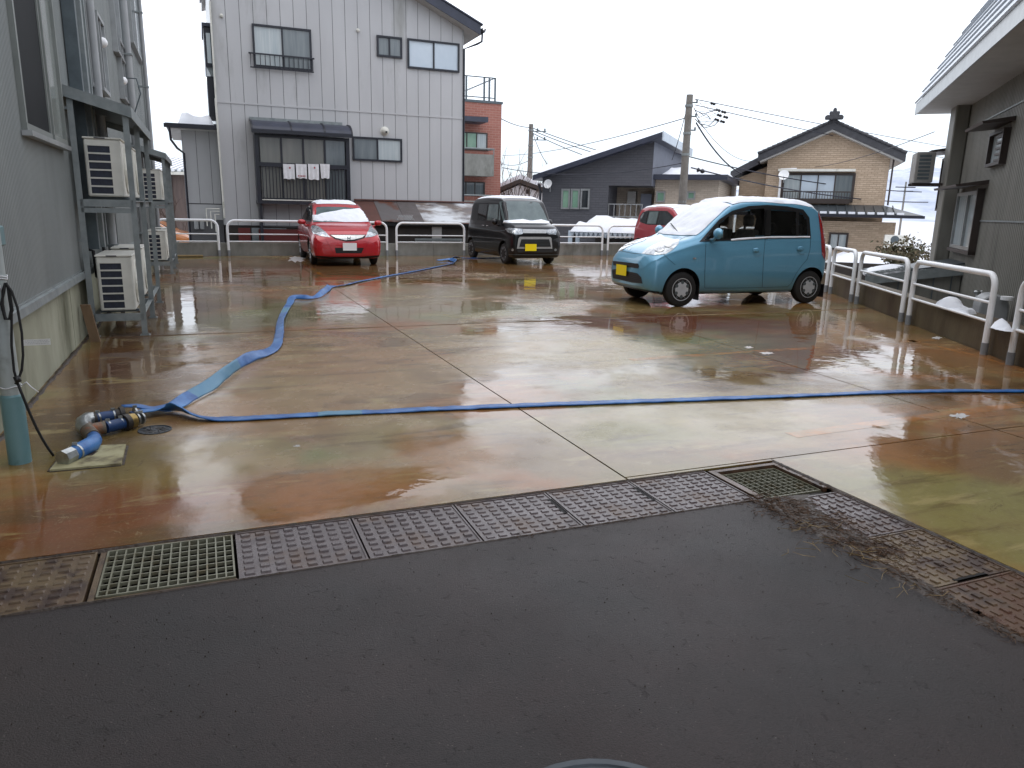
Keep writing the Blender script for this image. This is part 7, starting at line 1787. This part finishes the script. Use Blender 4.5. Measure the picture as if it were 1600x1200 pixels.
blue.decal('headlight_bowl', z6(ell(400, 392, 34, 24)), 'lens_in', mirror=True, off=.009, step=.8); blue.decal('headlight_bowl', z6(ell(455, 370, 24, 16)), 'chrome', mirror=True, off=.009, step=.8)
blue.decal('grille', z6([(110, 470), (150, 474), (270, 488), (276, 505), (270, 518), (115, 498)]), 'trim_black', off=.004, step=.8)
blue.decal('lower_grille', z6([(106, 525), (130, 521), (265, 548), (288, 572), (296, 612), (230, 606), (112, 578)]), 'trim_black', off=.004, step=.8)
for k in range(4): blue.line('grille_slat', z6([(112, 535+k*11), (200, 550+k*12), (285, 570+k*11)]), .5, 'rubber', off=.008, step=.8)
blue.decal('bumper_lip', z6([(82, 598), (180, 625), (300, 652), (400, 664), (400, 678), (290, 668), (180, 645), (80, 615)]), 'trim_black', off=.004, step=.8)
blue.line('bonnet_seam', z6([(135, 403), (180, 412), (240, 424), (290, 427)]), .5, 'trim_black', off=.003, step=.8)
blue.line('bonnet_seam', z6([(527, 338), (560, 322), (610, 310)]), .4, 'trim_black', off=.003, step=.8, mirror=True)
for pts in ([(692, 350), (688, 450), (684, 560), (684, 640)], [(1062, 332), (1052, 450), (1046, 560), (1044, 634)], [(1346, 330), (1342, 400), (1325, 460), (1290, 500), (1255, 550), (1225, 610), (1200, 632)], [(684, 640), (860, 640), (1044, 636), (1200, 632)], [(430, 432), (470, 470), (500, 495)]):
    blue.line('door_seam', z6(pts), .45, 'trim_black', off=.003, step=1.0, mirror=True)
blue.line('bonnet_badge', z6([(196, 398), (205, 390), (208, 404), (224, 392)]), .7, 'chrome', off=.008, step=.6)
for (cx, cy) in ((1010, 405), (1286, 395)):
    blue.decal('handle_recess', z6(ell(cx+2, cy+2, 26, 30)), 'paint_blue2' if 'paint_blue2' in MATS else 'galv_dark', off=.003, step=.8, mirror=True) if False else None
    blue.line('handle_ring', z6(ell(cx+4, cy+4, 24, 28)+[(cx+28, cy+4)]), .5, 'paint_blue', off=.006, step=.7, mirror=True)
    blue.decal('door_handle', z6([(cx-24, cy-12), (cx+2, cy-16), (cx+14, cy-6), (cx+14, cy+6), (cx, cy+14), (cx-22, cy+10)]), 'paint_blue', off=.010, thick=.012, step=.8, mirror=True)
blue.decal('side_marker', z6(ell(620, 455, 12, 6)), 'lens', off=.006, step=.7, mirror=True)
blue.decal('tail_light', z6([(1392, 168), (1412, 176), (1426, 240), (1434, 330), (1440, 440), (1432, 462), (1416, 430), (1408, 300)]), 'lens_red', off=.004, step=.7, mirror=True)
m = MB(); 
hit, nn, _, _ = blue.bvh.ray_cast(*blue.pxray(930+173/4, 290+527/4)); 
m.box(-.035, -.027, hit.y-.165, hit.y+.165, hit.z-.0825, hit.z+.0825); blue.part('number_plate', m, 'plate_yellow')
m = MB(); m.box(-.026, .05, hit.y-.12, hit.y+.12, hit.z-.05, hit.z+.05); blue.part('plate_bracket', m, 'trim_black')
blue.mirror_(1.07, -.86, 1.135, 'paint_blue', .055, .10, .085); blue.mirror_(1.07, .86, 1.135, 'paint_blue', .055, .10, .085)
m = MB(); m.tube([(.84, -.1, 1.125), (.97, .35, 1.26)], .008, 5); blue.part('wiper', m, 'trim_black')
for (wx) in (.58, .58+wbL):
    m = MB(); 
    m.box(wx+R_+.03, wx+R_+.045, -.72, -.58, .10, .32); blue.part('mud_flap', m, 'trim_black')
def underbody(c, x0, x1, w=.56, z0=.17, z1=.6):
    m = MB(); m.box(x0, x1, -w, w, z0, z1); c.part('underbody', m, 'trim_black')
underbody(blue, .35, 3.2, .5, .17, .55)
for q in (wf, wq, wr, wt_): blue.open_side(q)
def seat(c, x, y, w=.24, back=.62, head=True):
    m = MB(); m.prism([(x-.25, .50), (x+.22, .48), (x+.30, .56), (x+.44, .56+back), (x+.33, .58+back), (x+.16, .64), (x-.25, .62)], y-w, y+w, 'v'); o = c.part('car_seat', m, 'seat', bevel=.025)
    if head: h = MB(); h.box(x+.34, x+.43, y-.12, y+.12, .62+back, .80+back); c.part('headrest', h, 'seat', bevel=.035, parent=o)
for yy in (-.34, .34): seat(blue, 1.62, yy); seat(blue, 2.62, yy, .32, .50)
m = MB(); m.prism([(.88, .55), (1.22, .55), (1.22, .95), (1.14, 1.03), (.95, 1.08)], -.62, .62, 'v'); blue.part('dashboard', m, 'trim_black')
m = MB(); m.tube([(1.30+.03*math.sin(a*math.pi/10), .34+.18*math.cos(a*math.pi/10), 1.0+.18*math.sin(a*math.pi/10)) for a in range(21)], .014, 6); blue.part('steering_wheel', m, 'rubber', smooth=True)
m = MB(); m.box(.8, 3.15, -.62, .62, .45, .50); blue.part('cabin_floor', m, 'trim_black')
m = MB(); m.tube([(1.45, 0, 1.46), (1.38, 0, 1.40)], .012, 6); m.box(1.37, 1.385, -.11, .11, 1.34, 1.40); blue.part('inner_mirror', m, 'trim_black')
m = MB(); m.box(2.06, 2.13, -.70, -.64, .5, 1.50); blue.part('door_pillar', m, 'trim_black')
m = MB(); m.box(2.06, 2.13, .64, .70, .5, 1.50); blue.part('door_pillar', m, 'trim_black')
# ---------------- red hatchback
ST_RED = [(0, .28, .42, .56, .60, .63, .52, .62, .58, .42), (.04, .21, .42, .62, .67, .70, .68, .745, .70, .52), (.13, .18, .44, .70, .755, .78, .76, .81, .755, .60), (.35, .18, .48, .80, .86, .89, .79, .842, .775, .64),
          (.60, .18, .50, .87, .93, .955, .79, .847, .78, .67), (.86, .18, .52, .93, .99, 1.015, .79, .847, .785, .68), (1.1, .18, .54, .96, 1.13, 1.165, .79, .847, .78, .655), (1.4, .18, .54, .97, 1.30, 1.345, .79, .847, .775, .625), (1.70, .18, .54, .98, 1.42, 1.47, .79, .847, .77, .60),
          (2.1, .18, .54, .99, 1.465, 1.525, .79, .847, .77, .585), (2.7, .18, .54, 1.0, 1.455, 1.515, .79, .847, .765, .575), (3.3, .19, .54, 1.02, 1.39, 1.45, .79, .84, .75, .56), (3.6, .20, .52, 1.02, 1.30, 1.35, .77, .83, .72, .54),
          (3.78, .23, .5, .98, 1.10, 1.13, .72, .80, .69, .52), (3.87, .28, .5, .85, .94, .96, .62, .73, .62, .48), (3.9, .34, .5, .70, .78, .80, .5, .62, .52, .4)]
aR = G(487, 413); bR = G(586, 412); hd = math.radians(22.3+90-1.0)
c0 = (aR+bR)/2; xr = Vector((math.cos(hd), math.sin(hd), 0)); yr = Vector((-xr.y, xr.x, 0)); print('red track', (aR-bR).length)
OR = c0-xr*.78; OR.z = 0
red = Car('red hatchback with snow across its windscreen and a white plate', CG, ST_RED, OR, hd, 'paint_red', [(.78, .82, .30), (.78, -.82, .30), (3.28, .82, .30), (3.28, -.82, .30)], 'alloy')
z3 = Z(440, 300, 8.89)
red.decal('windscreen', z3([(418, 165), (480, 150), (700, 142), (1000, 152), (1080, 195), (1150, 270), (1240, 418), (435, 420), (425, 320)]), 'car_glass_l', off=.003)
red.decal('windscreen_snow', z3([(428, 320), (500, 318), (560, 295), (640, 280), (760, 262), (860, 240), (960, 240), (1080, 225), (1150, 290), (1240, 410), (1100, 420), (870, 420), (700, 405), (560, 408), (440, 395)]), 'snow', off=.006, thick=.012, noise_=1)
red.decal('headlight', z3([(408, 480), (430, 460), (470, 462), (530, 490), (600, 545), (678, 630), (560, 615), (440, 580), (415, 540)]), 'lens', off=.004, step=.6, mirror=True)
red.decal('headlight_bowl', z3(ell(490, 560, 40, 30)), 'lens_in', off=.008, step=.6, mirror=True)
red.decal('grille_trim', z3([(660, 592), (1172, 592), (1150, 640), (1010, 682), (900, 688), (740, 652)]), 'trim_black', off=.003, step=.6)
red.decal('grille_bar', z3([(680, 600), (1160, 600), (1120, 632), (1000, 662), (880, 668), (760, 640)]), 'chrome', off=.007, step=.6)
for seg_ in ([(915, 622), (920, 665)], [(955, 622), (950, 665)], [(917, 644), (953, 644)]): red.line('grille_badge', z3(seg_), 1.0, 'galv_dark', off=.011, step=.5)
red.decal('lower_grille', z3([(740, 775), (1142, 775), (1110, 850), (752, 850)]), 'trim_black', off=.004, step=.7)
red.line('bumper_crease', z3([(600, 625), (660, 740), (720, 845)]), .45, 'paint_red2', off=.004, step=.6, mirror=True)
red.decal('bumper_lip', z3([(420, 880), (700, 900), (1100, 900), (1370, 875), (1365, 905), (1100, 925), (700, 925), (440, 905)]), 'trim_black', off=.004, step=.7)
hit, nn, _, _ = red.bvh.ray_cast(*red.pxray(440+946/8.89, 300+760/8.89))
m = MB(); m.box(-.03, -.022, hit.y-.165, hit.y+.165, hit.z-.09, hit.z+.09); red.part('number_plate', m, 'plate_white')
W1 = [(1.02, 1.02), (1.30, 1.22), (1.62, 1.37), (2.05, 1.43), (2.7, 1.42), (3.15, 1.36), (3.42, 1.14), (3.30, 1.06), (2.0, 1.02)]
for sg in (-1, 1):
    red.decal('window_trim', W1, 'trim_black', rf=lambda x, z, sg=sg: red.sideray(x, z, sg), step=.06, off=.002)
    red.decal('side_window', [(1.15, 1.05), (1.38, 1.22), (1.68, 1.35), (2.0, 1.40), (2.0, 1.05)], 'car_glass', rf=lambda x, z, sg=sg: red.sideray(x, z, sg), step=.06, off=.005)
    red.decal('side_window', [(2.08, 1.05), (2.08, 1.405), (2.7, 1.40), (3.0, 1.35), (3.05, 1.08)], 'car_glass', rf=lambda x, z, sg=sg: red.sideray(x, z, sg), step=.06, off=.005)
    for pts in ([(1.12, 1.0), (1.1, .3), (1.15, .24), (2.0, .24)], [(2.04, 1.0), (2.02, .24)], [(3.1, 1.0), (3.0, .7), (2.85, .55), (2.8, .24), (2.04, .24)]):
        red.line('door_seam', pts, .010, 'trim_black', rf=lambda x, z, sg=sg: red.sideray(x, z, sg), step=.06, off=.003)
    for x in (1.95, 2.9):
        red.decal('door_handle', [(x-.09, .88), (x+.07, .88), (x+.07, .91), (x-.09, .91)], 'paint_red', rf=lambda x_, z, sg=sg: red.sideray(x_, z, sg), step=.03, off=.01, thick=.01)
    red.mirror_(1.15, sg*.955, 1.02, 'paint_red', .055, .10, .068)
red.decal('roof_snow', [(1.72, 0), (1.70, -.5), (2.4, -.54), (3.3, -.52), (3.45, 0), (3.3, .52), (2.4, .54), (1.70, .5)], 'snow', rf=red.topray, step=.07, off=.004, thick=.045, noise_=.4)
m = MB(); m.tube([(.92, .45, 1.045), (.98, -.1, 1.09)], .008, 5); red.part('wiper', m, 'trim_black')
underbody(red, .4, 3.7, .6, .16, .55)
# ---------------- black box van
ST_BLK = [(0, .28, .45, .72, .80, .83, .50, .62, .61, .52), (.035, .21, .45, .80, .89, .92, .62, .685, .665, .57), (.11, .18, .48, .86, .97, 1.0, .68, .718, .69, .60), (.33, .18, .5, .92, 1.035, 1.07, .70, .735, .70, .62), (.54, .18, .5, .96, 1.085, 1.12, .70, .737, .705, .63),
          (.74, .18, .5, 1.0, 1.36, 1.40, .70, .737, .705, .62), (.97, .18, .5, 1.02, 1.62, 1.67, .70, .737, .705, .61), (1.25, .18, .5, 1.03, 1.69, 1.745, .70, .737, .705, .605), (2.0, .18, .5, 1.04, 1.70, 1.76, .70, .737, .705, .605), (2.9, .18, .5, 1.04, 1.67, 1.73, .70, .737, .70, .60),
          (3.2, .2, .5, 1.03, 1.59, 1.65, .69, .73, .69, .59), (3.33, .24, .5, .98, 1.32, 1.36, .66, .71, .67, .57), (3.395, .3, .5, .8, .95, .97, .5, .6, .58, .5)]
aB = G(788, 411.5); bB_ = G(859, 412); hb = math.radians(90+24.5); print('blk track', (aB-bB_).length)
c0 = (aB+bB_)/2; xr = Vector((math.cos(hb), math.sin(hb), 0)); OB = c0-xr*.62; OB.z = 0
blk = Car('black boxy minivan with chrome trimmed grille and a yellow plate', CG, ST_BLK, OB, hb, 'paint_black', [(.62, .715, .275), (.62, -.715, .275), (3.05, .715, .275), (3.05, -.715, .275)], 'multi')
z4 = Z(715, 295, 9.41)
blk.decal('windscreen', z4([(612, 195), (640, 182), (1100, 185), (1195, 205), (1260, 320), (1325, 470), (1335, 495), (680, 495), (650, 400)]), 'car_glass_l', off=.003)
blk.decal('cowl_snow', z4([(670, 505), (680, 470), (800, 460), (960, 446), (1080, 472), (1230, 450), (1340, 480), (1350, 512), (1000, 508)]), 'snow', off=.007, thick=.02, step=.7)
blk.decal('headlight', z4([(700, 590), (760, 576), (950, 590), (965, 650), (940, 672), (830, 668), (740, 640)]), 'lens', off=.004, step=.6, mirror=False)
blk.decal('headlight', z4([(1308, 600), (1440, 586), (1456, 620), (1445, 675), (1340, 672), (1303, 640)]), 'lens', off=.004, step=.6)
for cx in (820, 905, 1345, 1405): blk.decal('headlight_bowl', z4(ell(cx, 628, 26, 24)), 'lens_in', off=.008, step=.6)
blk.decal('bonnet_chrome', z4([(955, 594), (1310, 600), (1300, 655), (965, 652)]), 'chrome_soft', off=.006, step=.6)
blk.decal('grille_frame', z4([(915, 705), (1365, 708), (1380, 730), (1392, 880), (872, 880), (895, 730)]), 'chrome_soft', off=.004, step=.6)
blk.decal('grille', z4([(935, 742), (1345, 742), (1372, 852), (905, 852)]), 'trim_black', off=.009, step=.6)
for k in range(5): blk.line('grille_slat', z4([(930-5*k, 758+k*20), (1140, 758+k*20), (1352+4*k, 758+k*20)]), .35, 'galv_dark', off=.012, step=.7)
blk.decal('lower_grille', z4([(880, 888), (1392, 888), (1398, 935), (874, 935)]), 'rubber', off=.005, step=.6)
for cx in (808, 1437): blk.decal('fog_light', z4(ell(cx, 898, 18, 20)), 'lens', off=.006, step=.5)
blk.line('lip_trim', z4([(745, 965), (1100, 970), (1488, 968)]), .9, 'galv_dark', off=.006, step=.7)
hit, nn, _, _ = blk.bvh.ray_cast(*blk.pxray(715+1070/9.41, 295+862/9.41))
m = MB(); m.box(-.035, -.027, hit.y-.165, hit.y+.165, hit.z-.09, hit.z+.09); blk.part('number_plate', m, 'plate_yellow')
for sg in (-1, 1):
    S = lambda x, z, sg=sg: blk.sideray(x, z, sg)
    blk.decal('window_trim', [(.82, 1.14), (1.02, 1.45), (1.14, 1.60), (3.0, 1.60), (3.12, 1.5), (3.15, 1.12), (1.0, 1.08)], 'trim_black', rf=S, step=.07, off=.002)
    blk.decal('side_window', [(1.1, 1.12), (1.18, 1.56), (1.85, 1.56), (1.85, 1.12)], 'car_glass_l', rf=S, step=.07, off=.005)
    blk.decal('side_window', [(1.95, 1.12), (1.95, 1.56), (2.6, 1.56), (2.6, 1.12)], 'car_glass', rf=S, step=.07, off=.005)
    blk.decal('quarter_window', [(.90, 1.14), (1.04, 1.42), (1.10, 1.5), (1.03, 1.14)], 'car_glass_l', rf=S, step=.05, off=.005)
    for pts in ([(1.05, 1.08), (1.0, .24), (1.95, .24)], [(1.9, 1.08), (1.88, .24)], [(2.7, 1.1), (2.68, .7), (2.6, .24)]): blk.line('door_seam', pts, .010, 'rubber', rf=S, step=.07, off=.003)
    for pts in ([(.5, .88), (1.2, .86), (2.0, .88), (3.2, .92)], [(1.1, .33), (2.6, .36)]): blk.line('body_crease', pts, .018, 'crease', rf=S, step=.05, off=.004) if 'crease' in MATS else blk.line('body_crease', pts, .014, 'galv_dark', rf=S, step=.05, off=.004)
    for x in (1.75, 2.05): blk.decal('door_handle', [(x-.08, .96), (x+.08, .96), (x+.08, .99), (x-.08, .99)], 'chrome', rf=S, step=.03, off=.01, thick=.01)
    blk.mirror_(.98, sg*.83, 1.10, 'paint_black', .055, .085, .085)
blk.decal('roof_snow', [(1.12, 0), (1.15, -.54), (2, -.57), (3.05, -.56), (3.2, 0), (3.05, .56), (2, .57), (1.15, .54)], 'snow', rf=blk.topray, step=.07, off=.004, thick=.045, noise_=.4)
m = MB(); m.tube([(.50, .33, 1.15), (.50, .55, 1.15)], .006, 5)
underbody(blk, .4, 3.2, .52, .16, .55)
# steering wheels read through the light glass: a ring just inside
# ---------------- dark red car behind the blue one
def simple_car(st, label, O, ang, paint, wheels, group=None, cap='cap'):
    global s_simple
    c = Car(label, group, st, O, ang, paint, wheels, cap); return c
u_, v_ = 0, 0
_rc = Vector(LF.p(LF.fv(989, 400, 22.15)[0], 22.15, 0)); _xr = Vector((math.cos(hb), math.sin(hb), 0)); _yr = Vector((-_xr.y, _xr.x, 0))
red2 = Car('dark red small wagon mostly hidden behind the light blue car', CG, ST_BLUE, _rc-_xr*3.38-_yr*.66, hb, 'paint_red2',
           [(.58, -.715, R_), (.58, .715, R_), (3.0, -.715, R_), (3.0, .715, R_)], 'cap')
for sg in (-1, 1):
    S = lambda x, z, sg=sg: red2.sideray(x, z, sg)
    red2.decal('window_trim', [(1.0, 1.05), (1.35, 1.35), (1.65, 1.49), (2.7, 1.50), (3.02, 1.44), (3.16, 1.30), (3.05, 1.12), (2.6, 1.05)], 'trim_black', rf=S, step=.07, off=.002)
    red2.decal('side_window', [(1.2, 1.08), (1.45, 1.35), (1.7, 1.45), (2.0, 1.47), (2.0, 1.08)], 'car_glass', rf=S, step=.07, off=.005)
    red2.decal('side_window', [(2.1, 1.08), (2.1, 1.47), (2.6, 1.46), (2.6, 1.08)], 'car_glass_l', rf=S, step=.07, off=.005)
    red2.decal('quarter_window', [(2.68, 1.08), (2.68, 1.46), (2.98, 1.40), (3.08, 1.28), (2.98, 1.14)], 'car_glass', rf=S, step=.05, off=.005)
red2.decal('roof_snow', [(1.6, 0), (1.54, -.50), (2.4, -.575), (3.0, -.56), (3.2, 0), (3.0, .56), (2.4, .575), (1.54, .5)], 'snow', rf=red2.topray, step=.07, off=.004, thick=.04, noise_=.4)
red2.decal('windscreen_snow', [(.86, -.57), (.79, 0), (.86, .57), (1.50, .52), (1.59, 0), (1.50, -.52)], 'snow', rf=red2.topray, step=.06, off=.004, thick=.03)
underbody(red2, .35, 3.2, .5, .17, .55)
# ---------------- two cars on the low yard behind the racks
gy = 'cars parked beyond the back rails'
for (px, py, Y, ang_, paint, lb_, sc) in ((276, 372, 31, 8, 'paint_orange', 'orange car glimpsed between the racks and the grey annex', 1.0), (250, 379, 28, 5, 'paint_silver', 'dark car in front of the orange car beyond the back rails', .9)):
    X = WF.fv(px, py, Y)[0]
    c = Car(lb_, gy, [(a_[0], a_[1], a_[2]*sc)+tuple(q*sc for q in a_[3:6])+a_[6:] for a_ in ST_RED], WF.p(X+.9, Y, -.68 if 'orange' in paint else -.95), math.radians(180+ang_), paint, [(.78, .82, .30), (.78, -.82, .30), (3.28, .82, .30), (3.28, -.82, .30)], 'alloy')
    for sg in (-1, 1):
        S = lambda x, z, sg=sg: c.sideray(x, z, sg)
        c.decal('side_window', [(x, z*sc) for x, z in W1], 'car_glass', rf=S, step=.1, off=.004)
    c.decal('windscreen', [(1.0, -.55), (.92, 0), (1.0, .55), (1.65, .5), (1.7, 0), (1.65, -.5)], 'car_glass', rf=c.topray, step=.1, off=.003)
    c.decal('headlight', [(-.45, .66*sc), (-.70, .68*sc), (-.72, .78*sc), (-.5, .72*sc)], 'lens', rf=c.frontray, step=.06, off=.004, mirror=True)
    underbody(c, .4, 3.7, .6, .16, .5)
